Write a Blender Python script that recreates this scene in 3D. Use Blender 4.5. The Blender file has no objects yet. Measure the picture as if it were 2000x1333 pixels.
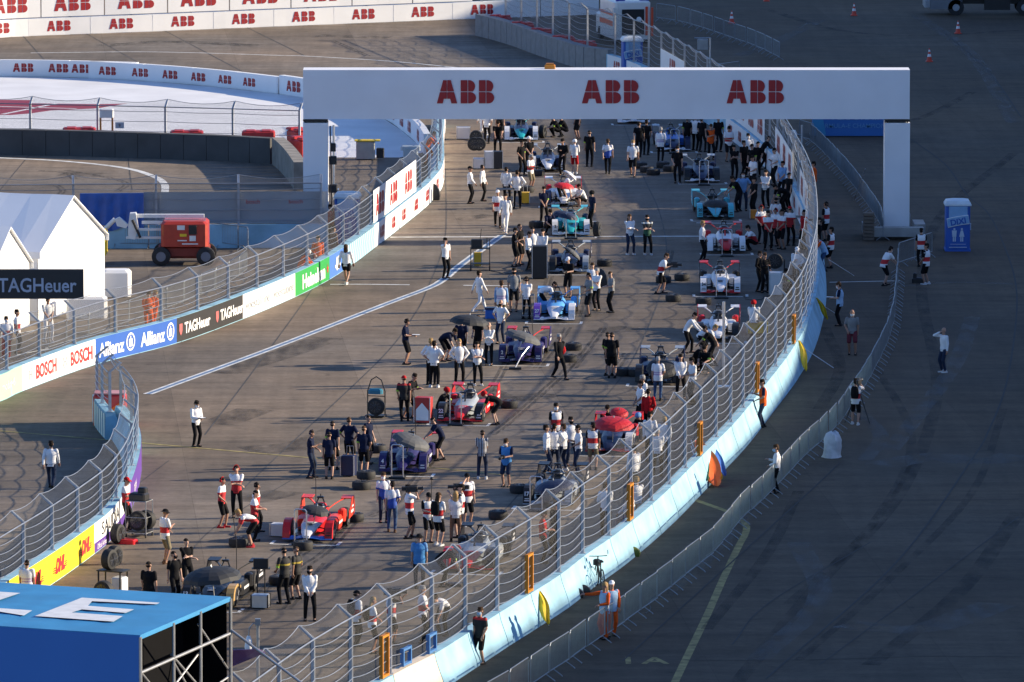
import bpy, bmesh, math, random
from mathutils import Vector, Matrix, noise as mnoise
R = math.radians
rnd = random.Random(11)
S = bpy.context.scene
COL = S.collection
V = Vector
# ------------------------------------------------------------------ camera model (long lens from a high vantage point)
F, H = 15000.0, 40.0
PIT = math.atan(1907 / F)
CP, SP = math.cos(PIT), math.sin(PIT)

def g(u, v, z=0.0):
    """Point of the horizontal plane at height z seen at photograph coordinates u, v (2000 x 1333)."""
    cx, cy = (u - 1000) / F, (666.5 - v) / F
    d = V((cx, CP + cy * SP, -SP + cy * CP))
    t = (z - H) / d.z
    return V((d.x * t, d.y * t, z))

def ppm(p):
    """Photograph pixels per metre at a point."""
    return F / (p.y * CP + (H - p.z) * SP)

cam_d = bpy.data.cameras.new('camera')
cam_d.lens, cam_d.sensor_width = 36 * F / 2000, 36
cam_d.clip_start, cam_d.clip_end = 1, 4000
cam = bpy.data.objects.new('camera', cam_d)
COL.objects.link(cam)
cam.location = (0, 0, H)
cam.rotation_euler = (R(90) - PIT, 0, 0)
S.camera = cam
# ------------------------------------------------------------------ light
SUN_EL, SUN_AZ = 19.0, 7.0           # azimuth counted from +X towards +Y
w = bpy.data.worlds.new('World')
S.world = w
w.use_nodes = True
nt = w.node_tree
sky = nt.nodes.new('ShaderNodeTexSky')
sky.sky_type = 'NISHITA'
sky.sun_disc = False
sky.sun_elevation = R(SUN_EL)
sky.sun_rotation = R(90 - SUN_AZ)
bg = nt.nodes['Background']
sky.ozone_density, sky.dust_density = 4.0, .4
wb = nt.nodes.new('ShaderNodeVectorMath')          # camera balanced for the low sun: sky light reads blue
wb.operation = 'MULTIPLY'
wb.inputs[1].default_value = (.98, 1.0, 1.17)
nt.links.new(sky.outputs[0], wb.inputs[0])
nt.links.new(wb.outputs[0], bg.inputs[0])
bg.inputs[1].default_value = 0.10
sd = bpy.data.lights.new('sun', 'SUN')
sd.energy, sd.angle, sd.color = 4.9, R(0.5), (1.0, 0.85, 0.63)
sun = bpy.data.objects.new('sun', sd)
COL.objects.link(sun)
to_sun = V((math.cos(R(SUN_EL)) * math.cos(R(SUN_AZ)), math.cos(R(SUN_EL)) * math.sin(R(SUN_AZ)), math.sin(R(SUN_EL))))
sun.rotation_euler = to_sun.to_track_quat('Z', 'Y').to_euler()
sun.location = (120, 320, 80)
S.view_settings.view_transform = 'Standard'
S.view_settings.look = 'None'
S.view_settings.exposure = 1.0
S.view_settings.gamma = 1.0
cy_ = S.cycles
cy_.max_bounces, cy_.diffuse_bounces, cy_.glossy_bounces, cy_.transparent_max_bounces = 5, 3, 2, 24
cy_.caustics_reflective = cy_.caustics_refractive = False
# ------------------------------------------------------------------ materials
def lin(h):
    h = h.lstrip('#')
    o = []
    for i in (0, 2, 4):
        c = int(h[i:i + 2], 16) / 255
        o.append(c / 12.92 if c <= .04045 else ((c + .055) / 1.055) ** 2.4)
    return tuple(o)

MATS = {}
def mat(key, col, rough=.6, metal=0., coat=0., var=.12, scale=3., bump=0., spec=.5):
    if key in MATS:
        return MATS[key]
    if isinstance(col, str):
        col = lin(col)
    m = bpy.data.materials.new(key)
    m.use_nodes = True
    n, l = m.node_tree.nodes, m.node_tree.links
    b = n['Principled BSDF']
    b.inputs['Roughness'].default_value = rough
    b.inputs['Metallic'].default_value = metal
    b.inputs['Coat Weight'].default_value = coat
    b.inputs['Specular IOR Level'].default_value = spec
    tc = n.new('ShaderNodeTexCoord')
    nz = n.new('ShaderNodeTexNoise')
    nz.inputs['Scale'].default_value = scale
    nz.inputs['Detail'].default_value = 4
    l.new(tc.outputs['Object'], nz.inputs['Vector'])
    mr = n.new('ShaderNodeMapRange')
    mr.inputs[1].default_value, mr.inputs[2].default_value = .3, .7
    mr.inputs[3].default_value, mr.inputs[4].default_value = 1 - var, 1 + var * .6
    l.new(nz.outputs[0], mr.inputs[0])
    mx = n.new('ShaderNodeVectorMath')
    mx.operation = 'SCALE'
    mx.inputs[0].default_value = col[:3]
    l.new(mr.outputs[0], mx.inputs['Scale'])
    l.new(mx.outputs[0], b.inputs['Base Color'])
    if bump:
        bp = n.new('ShaderNodeBump')
        bp.inputs['Strength'].default_value = bump
        bp.inputs['Distance'].default_value = .02
        l.new(nz.outputs[0], bp.inputs['Height'])
        l.new(bp.outputs[0], b.inputs['Normal'])
    MATS[key] = m
    return m

def split_mat(key, stops, axis=2, rough=.8, diag=0.):
    """Cloth of several colours in bands across the garment's own height: [(from 0..1, colour)]."""
    if key in MATS:
        return MATS[key]
    m = bpy.data.materials.new(key)
    m.use_nodes = True
    n, l = m.node_tree.nodes, m.node_tree.links
    b = n['Principled BSDF']
    b.inputs['Roughness'].default_value = rough
    tc = n.new('ShaderNodeTexCoord')
    sx = n.new('ShaderNodeSeparateXYZ')
    l.new(tc.outputs['Generated'], sx.inputs[0])
    src = sx.outputs[axis]
    if diag:
        ma = n.new('ShaderNodeMath')
        ma.operation = 'MULTIPLY_ADD'
        l.new(sx.outputs[0], ma.inputs[0])
        ma.inputs[1].default_value = diag
        l.new(src, ma.inputs[2])
        src = ma.outputs[0]
    cr = n.new('ShaderNodeValToRGB')
    cr.color_ramp.interpolation = 'CONSTANT'
    e = cr.color_ramp.elements
    while len(e) < len(stops):
        e.new(.5)
    for k, (p, c) in enumerate(stops):
        e[k].position = p
        e[k].color = (*(lin(c) if isinstance(c, str) else c), 1)
    l.new(src, cr.inputs[0])
    l.new(cr.outputs[0], b.inputs['Base Color'])
    MATS[key] = m
    return m

STEEL = mat('galvanised_steel', (.36, .37, .38), .42, .75, var=.2, scale=1.5)
STEELP = mat('grey_post_steel', (.46, .48, .51), .5, .15, var=.2, scale=2)
DARK = mat('black_plastic', (.012, .012, .014), .5, var=.2)
RUBBER = mat('tyre_rubber', (.016, .016, .017), .75, var=.25, scale=8)
CARBON = mat('carbon_fibre', (.014, .015, .018), .35, coat=.3)
ALU = mat('aluminium', (.62, .63, .65), .35, .85)
WHITE = mat('white_paint', (.78, .78, .77), .5, var=.05)
WVINYL = mat('white_vinyl', (.78, .78, .78), .55, var=.05, scale=.6)
ORANGE = mat('amber_frame', (.52, .19, .012), .5)
CONC = mat('grey_concrete', (.36, .345, .32), .85, var=.25, scale=1.2, bump=.2)
BLUEWALL = mat('pale_blue_painted_concrete', (.265, .48, .60), .75, var=.24, scale=.9, bump=.15)
ABBRED = mat('sign_red', (.33, .012, .016), .5, var=.04)
YELLOW = mat('safety_yellow', (.75, .52, .02), .6)

def lattice_mat(key, cell, wire, col, rough=.5, metal=.6, diamond=True, extra=0.):
    m = bpy.data.materials.new(key)
    m.use_nodes = True
    n, l = m.node_tree.nodes, m.node_tree.links
    b = n['Principled BSDF']
    b.inputs['Base Color'].default_value = (*col, 1)
    b.inputs['Roughness'].default_value = rough
    b.inputs['Metallic'].default_value = metal
    uv = n.new('ShaderNodeTexCoord')
    mp = n.new('ShaderNodeMapping')
    mp.inputs['Scale'].default_value = (1 / cell, 1 / cell, 1)
    if diamond:
        mp.inputs['Rotation'].default_value = (0, 0, R(45))
    l.new(uv.outputs['UV'], mp.inputs[0])
    sx = n.new('ShaderNodeSeparateXYZ')
    l.new(mp.outputs[0], sx.inputs[0])
    lo = []
    for k in (0, 1):
        fr = n.new('ShaderNodeMath'); fr.operation = 'FRACT'
        l.new(sx.outputs[k], fr.inputs[0])
        lt = n.new('ShaderNodeMath'); lt.operation = 'LESS_THAN'
        lt.inputs[1].default_value = wire / cell
        l.new(fr.outputs[0], lt.inputs[0])
        lo.append(lt)
    mxm = n.new('ShaderNodeMath'); mxm.operation = 'MAXIMUM'
    l.new(lo[0].outputs[0], mxm.inputs[0]); l.new(lo[1].outputs[0], mxm.inputs[1])
    tr = n.new('ShaderNodeBsdfTransparent')
    ms = n.new('ShaderNodeMixShader')
    l.new(mxm.outputs[0], ms.inputs[0])
    l.new(tr.outputs[0], ms.inputs[1]); l.new(b.outputs[0], ms.inputs[2])
    l.new(ms.outputs[0], n['Material Output'].inputs[0])
    MATS[key] = m
    return m
CHAIN = lattice_mat('chain_link_wire', .05, .0056, (.115, .115, .115), .6, .1)

# ------------------------------------------------------------------ mesh builder
class MB:
    def __init__(s):
        s.v, s.f, s.m, s.uv = [], [], [], {}
    def add(s, vs, fs, mi=0):
        o = len(s.v)
        s.v += [tuple(p) for p in vs]
        for f in fs:
            s.f.append([i + o for i in f]); s.m.append(mi)
        return s
    def box(s, c, d, mi=0, M=None, top=1.0):
        c, h = V(c), V(d) / 2
        vs = []
        for z in (-1, 1):
            k = top if z > 0 else 1
            for x, y in ((-1, -1), (1, -1), (1, 1), (-1, 1)):
                p = V((x * h.x * k, y * h.y * k, z * h.z))
                vs.append((M @ (c + p)) if M else c + p)
        return s.add(vs, [(3, 2, 1, 0), (4, 5, 6, 7), (0, 1, 5, 4), (1, 2, 6, 5), (2, 3, 7, 6), (3, 0, 4, 7)], mi)
    def bbox(s, c, d, r=.04, mi=0, M=None):
        """Box with chamfered vertical and top edges."""
        c, h = V(c), V(d) / 2
        rings = []
        for z, q in ((-h.z, 0), (h.z - r, 0), (h.z, r)):
            x, y = h.x - q, h.y - q
            e = r
            rings.append([c + V(p) for p in ((-x + e, -y, z), (x - e, -y, z), (x, -y + e, z), (x, y - e, z), (x - e, y, z), (-x + e, y, z), (-x, y - e, z), (-x, -y + e, z))])
        if M:
            rings = [[M @ p for p in q] for q in rings]
        return s.loft(rings, mi)
    def loft(s, rings, mi=0, caps=True, closed=True):
        o = len(s.v)
        k = len(rings[0])
        for q in rings:
            s.v += [tuple(p) for p in q]
        for i in range(len(rings) - 1):
            for j in range(k if closed else k - 1):
                a, b = i * k + j, i * k + (j + 1) % k
                s.f.append([o + a, o + b, o + b + k, o + a + k]); s.m.append(mi)
        if caps:
            s.f.append([o + j for j in reversed(range(k))]); s.m.append(mi)
            s.f.append([o + (len(rings) - 1) * k + j for j in range(k)]); s.m.append(mi)
        return s
    def tube(s, pts, r, n=6, mi=0, caps=True):
        pts = [V(p) for p in pts]
        rr = r if isinstance(r, (list, tuple)) else [r] * len(pts)
        rings, prev = [], None
        for i, p in enumerate(pts):
            t = (pts[min(i + 1, len(pts) - 1)] - pts[max(i - 1, 0)]).normalized()
            if prev is None:
                a = t.cross(V((0, 0, 1)))
                if a.length < .05:
                    a = t.cross(V((1, 0, 0)))
                a.normalize()
            else:
                a = (prev - t * prev.dot(t)).normalized()
            prev = a
            b = t.cross(a)
            rings.append([p + (a * math.cos(2 * math.pi * j / n) + b * math.sin(2 * math.pi * j / n)) * rr[i] for j in range(n)])
        return s.loft(rings, mi, caps)
    def cyl(s, a, b, r, n=12, mi=0, r2=None):
        return s.tube([a, b], [r, r if r2 is None else r2], n, mi)
    def prism(s, poly, o, ax, ay, ext, mi=0):
        """2-D polygon in the frame o, ax, ay extruded by vector ext."""
        o, ax, ay, ext = V(o), V(ax), V(ay), V(ext)
        a = [o + ax * x + ay * y for x, y in poly]
        return s.loft([a, [p + ext for p in a]], mi)
    def poly(s, pts, mi=0):
        o = len(s.v)
        s.v += [tuple(p) for p in pts]
        s.f.append(list(range(o, o + len(pts)))); s.m.append(mi)
        return s
    def sph(s, c, r, mi=0, n=10, k=7, M=None):
        c = V(c)
        r = V(r) if not isinstance(r, (int, float)) else V((r, r, r))
        rings = []
        for i in range(k + 1):
            th = math.pi * (.02 + .96 * i / k)
            rings.append([(lambda q: (M @ q) if M else q)(c + V((r.x * math.sin(th) * math.cos(2 * math.pi * j / n), r.y * math.sin(th) * math.sin(2 * math.pi * j / n), -r.z * math.cos(th)))) for j in range(n)])
        return s.loft(rings, mi)
    def mesh(s, name, mats, smooth=False):
        me = bpy.data.meshes.new(name)
        me.from_pydata(s.v, [], s.f)
        for m in (mats if isinstance(mats, (list, tuple)) else [mats]):
            me.materials.append(m)
        me.polygons.foreach_set('material_index', s.m)
        bm = bmesh.new(); bm.from_mesh(me)
        bmesh.ops.recalc_face_normals(bm, faces=bm.faces)
        bm.to_mesh(me); bm.free()
        if smooth:
            me.polygons.foreach_set('use_smooth', [True] * len(me.polygons))
            try:
                me.set_sharp_from_angle(angle=R(40))
            except Exception:
                pass
        me.update()
        return me
    def obj(s, name, mats, parent=None, smooth=False, **k):
        return link(name, s.mesh(name, mats, smooth), parent, **k)

def link(name, me, parent=None, label=None, cat=None, group=None, kind=None, loc=None, rz=None, M=None):
    o = bpy.data.objects.new(name, me)
    COL.objects.link(o)
    if parent is not None:
        o.parent = parent
    if loc is not None:
        o.location = loc
    if rz is not None:
        o.rotation_euler = (0, 0, rz)
    if M is not None:
        o.matrix_local = M
    return tag(o, label, cat, group, kind)

def tag(o, label=None, cat=None, group=None, kind=None):
    for k, x in (('label', label), ('category', cat), ('group', group), ('kind', kind)):
        if x:
            o[k] = x
    return o

def thing(name, label, cat, loc, rz=0., group=None):
    o = bpy.data.objects.new(name, None)
    COL.objects.link(o)
    o.location = loc
    o.rotation_euler = (0, 0, rz)
    o.empty_display_size = .2
    return tag(o, label, cat, group)

def recolor(o, mats):
    for i, m in enumerate(mats):
        if i < len(o.material_slots) and m is not None:
            o.material_slots[i].link = 'OBJECT'
            o.material_slots[i].material = m

def copy_tree(o, parent=None):
    c = o.copy()
    COL.objects.link(c)
    if parent is not None:
        c.parent = parent
    for ch in list(o.children):
        copy_tree(ch, c)
    return c

# ------------------------------------------------------------------ paths
class Path:
    def __init__(s, pts, z=0.0, step=.5):
        P = [g(u, v, z).to_2d() for u, v in pts] if not isinstance(pts[0], Vector) else [p.to_2d() for p in pts]
        P = [P[0] * 2 - P[1]] + P + [P[-1] * 2 - P[-2]]
        q = []
        for i in range(1, len(P) - 2):
            a, b, c, d = P[i - 1:i + 3]
            n = max(2, int((c - b).length / .4))
            for k in range(n):
                t = k / n
                q.append(.5 * ((2 * b) + (c - a) * t + (2 * a - 5 * b + 4 * c - d) * t * t + (3 * b - a - 3 * c + d) * t ** 3))
        q.append(P[-2])
        s.p = q
        s.d = [0.]
        for i in range(1, len(q)):
            s.d.append(s.d[-1] + (q[i] - q[i - 1]).length)
        s.L = s.d[-1]
    def at(s, x):
        import bisect
        i = min(max(bisect.bisect(s.d, x) - 1, 0), len(s.p) - 2)
        t = (x - s.d[i]) / (s.d[i + 1] - s.d[i])
        p = s.p[i].lerp(s.p[i + 1], t) if t <= 1 else s.p[i + 1] + (s.p[i + 1] - s.p[i]) * (t - 1)
        j, k = max(i - 2, 0), min(i + 3, len(s.p) - 1)
        tg = (s.p[k] - s.p[j]).normalized()
        return p, tg
    def off(s, x, o, z=0.):
        """Point at arc length x, o metres to the right of travel, height z."""
        p, t = s.at(x)
        return V((p.x + t.y * o, p.y - t.x * o, z))
    def near(s, q):
        q = q.to_2d()
        return s.d[min(range(len(s.p)), key=lambda i: (s.p[i] - q).length_squared)]
    def offset(s, o):
        r = [s.off(x, o) for x in [s.L * i / 200 for i in range(201)]]
        return Path(r)

# ------------------------------------------------------------------ lettering as flat 2-D polygons
TXT = {}
def text2d(body, bold=.0, shear=0., sx=1.):
    """(width, [polygons]) of a line of text of cap height about 1, origin at its lower left."""
    key = (body, bold, shear, sx)
    if key in TXT:
        return TXT[key]
    c = bpy.data.curves.new('t', 'FONT')
    c.body = body
    c.size = 1.38
    c.offset = bold
    c.resolution_u = 3
    c.shear = shear
    o = bpy.data.objects.new('t', c)
    COL.objects.link(o)
    dg = bpy.context.evaluated_depsgraph_get()
    me = bpy.data.meshes.new_from_object(o.evaluated_get(dg))
    ps = [[(me.vertices[i].co.x * sx, me.vertices[i].co.y) for i in p.vertices] for p in me.polygons]
    bpy.data.objects.remove(o)
    bpy.data.meshes.remove(me)
    bpy.data.curves.remove(c)
    xs = [x for p in ps for x, y in p] or [0]
    x0 = min(xs)
    ps = [[(x - x0, y) for x, y in p] for p in ps]
    TXT[key] = (max(xs) - x0, ps)
    return TXT[key]

def arcp(cx, cy, r, a0, a1, n=8):
    return [(cx + r * math.cos(R(a0 + (a1 - a0) * i / n)), cy + r * math.sin(R(a0 + (a1 - a0) * i / n))) for i in range(n + 1)]

def abb2d():
    ps = [[(.14, .515), (.272, 1), (.425, 1), (.425, .515)], [(0, 0), (.13, .485), (.425, .485), (.425, .2), (.30, .2), (.245, 0)]]
    ps += [[(.87 - x, y) for x, y in reversed(p)] for p in ps]
    for o in (1.02, 1.80):
        ps += [[(o, .515), (o, 1), (o + .29, 1), (o + .29, .515)], [(o, 0), (o, .485), (o + .29, .485), (o + .29, 0)]]
        ps += [[(o + .32, .515)] + [(o + .53, .515)] + arcp(o + .36, .74, .26, -28, 90)[0:] + [(o + .32, 1)]]
        ps += [[(o + .32, 0)] + arcp(o + .415, .2425, .2425, -90, 90) + [(o + .32, .485)]]
    return 2.48, ps
ABB2D = abb2d()

def lay(ps, fn, mb, mi=0):
    for p in ps:
        mb.poly([fn(x, y) for x, y in p], mi)

def letter_plane(txt, o, ax, ay, h, mb, mi=0, center=False):
    """Lay lettering (width, polys) on the plane o + ax*x + ay*y with cap height h."""
    wd, ps = txt
    o, ax, ay = V(o), V(ax).normalized(), V(ay).normalized()
    if center:
        o = o - ax * wd * h / 2
    lay(ps, lambda x, y: o + ax * (x * h) + ay * (y * h), mb, mi)
    return wd * h
# ------------------------------------------------------------------ ground
def ground_mat(name='apron_concrete', k_=1.0, g_=1.0, b_=1.0):
    m = bpy.data.materials.new(name)
    m.use_nodes = True
    n, l = m.node_tree.nodes, m.node_tree.links
    b = n['Principled BSDF']
    b.inputs['Roughness'].default_value = .88
    b.inputs['Specular IOR Level'].default_value = .25
    tc = n.new('ShaderNodeTexCoord')
    def nz(scale, det, rough=.55, sc=None):
        t = n.new('ShaderNodeTexNoise')
        t.inputs['Scale'].default_value = scale
        t.inputs['Detail'].default_value = det
        t.inputs['Roughness'].default_value = rough
        if sc:
            mp = n.new('ShaderNodeMapping')
            mp.inputs['Scale'].default_value = sc
            mp.inputs['Rotation'].default_value = (0, 0, R(12))
            l.new(tc.outputs['Object'], mp.inputs[0]); l.new(mp.outputs[0], t.inputs['Vector'])
        else:
            l.new(tc.outputs['Object'], t.inputs['Vector'])
        return t
    def ramp(src, a, c0, c1, p0=.35, p1=.65):
        mr = n.new('ShaderNodeMapRange')
        for i, x in enumerate((p0, p1, c0, c1)):
            mr.inputs[i + 1].default_value = x
        l.new(src, mr.inputs[0])
        return mr.outputs[0]
    fac = None
    for src in (ramp(nz(.035, 3).outputs[0], 0, .80, 1.14), ramp(nz(.45, 5, .65).outputs[0], 0, .84, 1.12), ramp(nz(1.0, 4, .7, (.12, 1.1, 1)).outputs[0], 0, .80, 1.14), ramp(nz(3.5, 4, .7).outputs[0], 0, .86, 1.1), ramp(nz(1.0, 3, .6, (1.4, .05, 1)).outputs[0], 0, .90, 1.06)):
        if fac is None:
            fac = src
        else:
            k = n.new('ShaderNodeMath'); k.operation = 'MULTIPLY'
            l.new(fac, k.inputs[0]); l.new(src, k.inputs[1])
            fac = k.outputs[0]
    # slabs of slightly different age
    mp = n.new('ShaderNodeMapping')
    mp.inputs['Rotation'].default_value = (0, 0, R(-4))
    l.new(tc.outputs['Object'], mp.inputs[0])
    br = n.new('ShaderNodeTexBrick')
    br.offset = 0
    for k, x in (('Scale', 1.), ('Mortar Size', .012), ('Brick Width', 7.5), ('Row Height', 15.), ('Bias', 0.)):
        br.inputs[k].default_value = x
    br.inputs['Color1'].default_value = (.90, .90, .90, 1)
    br.inputs['Color2'].default_value = (1.1, 1.1, 1.1, 1)
    br.inputs['Mortar'].default_value = (.72, .72, .72, 1)
    l.new(mp.outputs[0], br.inputs['Vector'])
    st_ = n.new('ShaderNodeMath'); st_.operation = 'MULTIPLY'
    l.new(fac, st_.inputs[0]); l.new(ramp(nz(.9, 6, .75).outputs[0], 0, .62, 1., .30, .40), st_.inputs[1])
    fac = st_.outputs[0]
    k = n.new('ShaderNodeMath'); k.operation = 'MULTIPLY'
    l.new(fac, k.inputs[0]); l.new(br.outputs['Color'], k.inputs[1])
    cm = n.new('ShaderNodeMix'); cm.data_type = 'RGBA'
    cm.inputs[6].default_value = (.200 * k_, .152 * k_ * g_, .108 * k_ * b_, 1)
    cm.inputs[7].default_value = (.160 * k_, .138 * k_ * g_, .114 * k_ * b_, 1)
    l.new(ramp(nz(.06, 4).outputs[0], 0, 0., 1.), cm.inputs[0])
    sc = n.new('ShaderNodeVectorMath'); sc.operation = 'SCALE'
    l.new(cm.outputs[2], sc.inputs[0]); l.new(k.outputs[0], sc.inputs['Scale'])
    l.new(sc.outputs[0], b.inputs['Base Color'])
    bp = n.new('ShaderNodeBump')
    bp.inputs['Strength'].default_value = .25; bp.inputs['Distance'].default_value = .02
    l.new(nz(2.5, 5, .7).outputs[0], bp.inputs['Height'])
    l.new(bp.outputs[0], b.inputs['Normal'])
    return m
GROUND = ground_mat()
MB().poly([(-900, -200, 0), (900, -200, 0), (900, 2500, 0), (-900, 2500, 0)]).obj('ground', GROUND, kind='structure')

APRON_SHADE = ground_mat('apron_painted_shade', .56, .91, .78)  # apron ground toned down: shade of the building put into its colour
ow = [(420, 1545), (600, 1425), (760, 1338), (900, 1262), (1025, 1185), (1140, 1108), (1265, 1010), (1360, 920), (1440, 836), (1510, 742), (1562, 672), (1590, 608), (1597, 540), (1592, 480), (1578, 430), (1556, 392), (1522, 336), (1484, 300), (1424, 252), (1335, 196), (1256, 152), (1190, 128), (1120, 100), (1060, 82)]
MB().poly([g(u, v, .004) for u, v in ow] + [V((30, 700, .004)), V((600, 700, .004)), V((600, 60, .004)), V((-30, 60, .004))]).obj('apron_ground', APRON_SHADE, kind='structure')

def strip_pts(path, o, wd, z, d0=0., d1=None, step=1.0):
    d1 = path.L if d1 is None else d1
    k = max(1, int((d1 - d0) / step))
    return [[path.off(d0 + (d1 - d0) * i / k, o - wd / 2, z), path.off(d0 + (d1 - d0) * i / k, o + wd / 2, z)] for i in range(k + 1)]

def strip(mb, path, o, wd, z, d0=0., d1=None, mi=0):
    mb.loft(strip_pts(path, o, wd, z, d0, d1), mi, caps=False, closed=False)

PAINT_W = mat('white_road_paint', (.66, .66, .63), .7, var=.35, scale=2.2)
PAINT_B = mat('blue_road_paint', (.10, .19, .33), .7, var=.3, scale=2.2)
PAINT_Y = mat('yellow_road_paint', (.30, .24, .085), .85, var=.5, scale=2.5)
SEAL = mat('joint_sealant', (.062, .055, .047), .8, var=.45, scale=.6)
SEAL2 = mat('apron_joint_sealant', (.022, .020, .018), .8, var=.5, scale=.5)
def lines(name, m, items, z):
    mb = MB()
    for pts, wd in items:
        strip(mb, Path(pts), 0, wd, z)
    return mb.obj(name, m, kind='structure')
pl = [(985, 458), (972, 466), (900, 518), (867, 546), (837, 563), (750, 596), (534, 680), (279, 774), (200, 806)]
pp = Path(pl)
mb = MB()
PE = pp.near(g(288, 771))
for o in (-.145, .145):
    strip(mb, pp, o, .115, .010, .5, PE)
mb.obj('road_marking_white', PAINT_W, kind='structure')
mb = MB(); strip(mb, pp, 0, .17, .010, .5, PE)
mb.obj('road_marking_blue', PAINT_B, kind='structure')
lines('road_marking_white', PAINT_W, [([(762, 464), (1000, 463), (1372, 462)], .30), ([(645, 556), (720, 556), (800, 557)], .22), ([(905, 558), (1000, 559)], .2),
      ([(60, 104), (300, 102), (550, 109), (594, 110), (760, 120), (895, 133)], .22), ([(-60, 305), (0, 309), (120, 315), (240, 328), (300, 345), (321, 360), (322, 378)], .38),
      ([(1050, 433), (1165, 433)], .2), ([(1360, 436), (1445, 437)], .2), ([(1620, 552), (1760, 549)], .16)], .008)
lines('road_marking_yellow', PAINT_Y, [([(-60, 838), (0, 842), (207, 860), (279, 866), (597, 894), (842, 914), (1000, 930)], .20),
      ([(1300, 952), (1352, 975), (1419, 999), (1445, 1013), (1458, 1028), (1455, 1045), (1443, 1067), (1413, 1130), (1378, 1209), (1321, 1327), (1270, 1440)], .25)], .008)
mb = MB()
for i, (t, u) in enumerate((('1', 1222), ('A', 1252))):
    o, e = g(u, 1297), (g(u + 60, 1297) - g(u, 1297)).normalized()
    letter_plane(text2d(t, .03, 0, .7), o + V((0, 0, .009)), e, V((0, 1, 0)), 1.25, mb)
mb.obj('road_marking_yellow', PAINT_Y, kind='structure')
lines('ground_joint_surface', SEAL, [([(640, 520), (607, 569), (572, 620), (480, 745), (400, 850)], .055), ([(870, 330), (869, 465), (832, 571), (806, 620), (745, 700), (550, 884), (470, 960)], .055),
      ([(1215, 235), (1257, 346), (1287, 412), (1302, 490), (1290, 575), (1227, 717), (1115, 850), (930, 1060)], .06),
      
      ([(321, 60), (492, 150)], .09), ([(168, 66), (282, 129)], .09), ([(0, 20), (95, 127)], .09), ([(470, 48), (594, 109)], .09),
      ([(0, 372), (60, 300)], .05), ([(250, 310), (258, 372)], .05), ([(330, 900), (120, 1060)], .05), ([(640, 1000), (500, 1110)], .05), ([(1030, 560), (905, 745), (700, 930)], .05), 
      ([(600, 920), (420, 1030), (350, 1110)], .05)], .005)
lines('apron_joint_surface', SEAL2, [([(1779, 272), (1847, 323), (1889, 382), (1931, 419), (1965, 490), (1984, 557), (1984, 632), (1965, 752), (1931, 842), (1897, 900), (1750, 1100), (1496, 1327)], .07), ([(1640, 905), (1588, 955), (1450, 1080), (1216, 1292)], .06), ([(1560, 45), (1800, 40)], .1), ([(1700, 1060), (1500, 1180), (1430, 1260)], .05), ([(1990, 1010), (1830, 1130), (1600, 1300)], .05), ([(1840, 60), (1930, 140), (1995, 230)], .08), ([(1300, 1290), (1560, 1290), (1800, 1283), (1995, 1284)], .05), ([(1560, 1130), (1780, 1126), (1995, 1130)], .05), ([(1700, 980), (1995, 976)], .05)], .013)
# tyre rubber laid down on the grid
def rubber_mat():
    m = bpy.data.materials.new('rubber_trace')
    m.use_nodes = True
    n, l = m.node_tree.nodes, m.node_tree.links
    b = n['Principled BSDF']
    b.inputs['Base Color'].default_value = (.03, .029, .028, 1)
    b.inputs['Roughness'].default_value = .8
    tc = n.new('ShaderNodeTexCoord')
    mp = n.new('ShaderNodeMapping'); mp.inputs['Scale'].default_value = (5, .5, 1)
    t = n.new('ShaderNodeTexNoise'); t.inputs['Scale'].default_value = 1.4; t.inputs['Detail'].default_value = 5
    l.new(tc.outputs['Object'], mp.inputs[0]); l.new(mp.outputs[0], t.inputs[0])
    mr = n.new('ShaderNodeMapRange')
    for i, x in enumerate((.35, .7, .08, .62)):
        mr.inputs[i + 1].default_value = x
    l.new(t.outputs[0], mr.inputs[0])
    tr = n.new('ShaderNodeBsdfTransparent'); ms = n.new('ShaderNodeMixShader')
    l.new(mr.outputs[0], ms.inputs[0]); l.new(tr.outputs[0], ms.inputs[1]); l.new(b.outputs[0], ms.inputs[2])
    l.new(ms.outputs[0], n['Material Output'].inputs[0])
    return m
RUB = rubber_mat()
mb = MB()
for pts in ([(700, 1010), (640, 1075), (590, 1110), (540, 1145)], [(660, 1010), (600, 1075), (548, 1110)], [(860, 880), (770, 985), (720, 1010)], [(1140, 690), (1095, 735), (1000, 820), (960, 850)], [(1180, 640), (1120, 720)], [(1075, 540), (1060, 580), (1030, 610)], [(1110, 640), (1090, 670), (1050, 720)], [(1225, 690), (1190, 740)],
            [(77, 334), (130, 338), (145, 350)], [(130, 333), (200, 345), (240, 355), (248, 362), (230, 374)], [(110, 362), (124, 374), (100, 390)], [(1000, 690), (960, 760), (900, 820)], [(650, 80), (720, 110)], [(1310, 490), (1295, 560)], [(1145, 560), (1128, 620)], [(560, 1110), (470, 1200)], [(640, 1100), (560, 1190)]):
    p = Path(pts)
    for o in (-.1, .12):
        strip(mb, p, o, .14, .0065)
mb.obj('road_rubber_markings', RUB, kind='structure')
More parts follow.
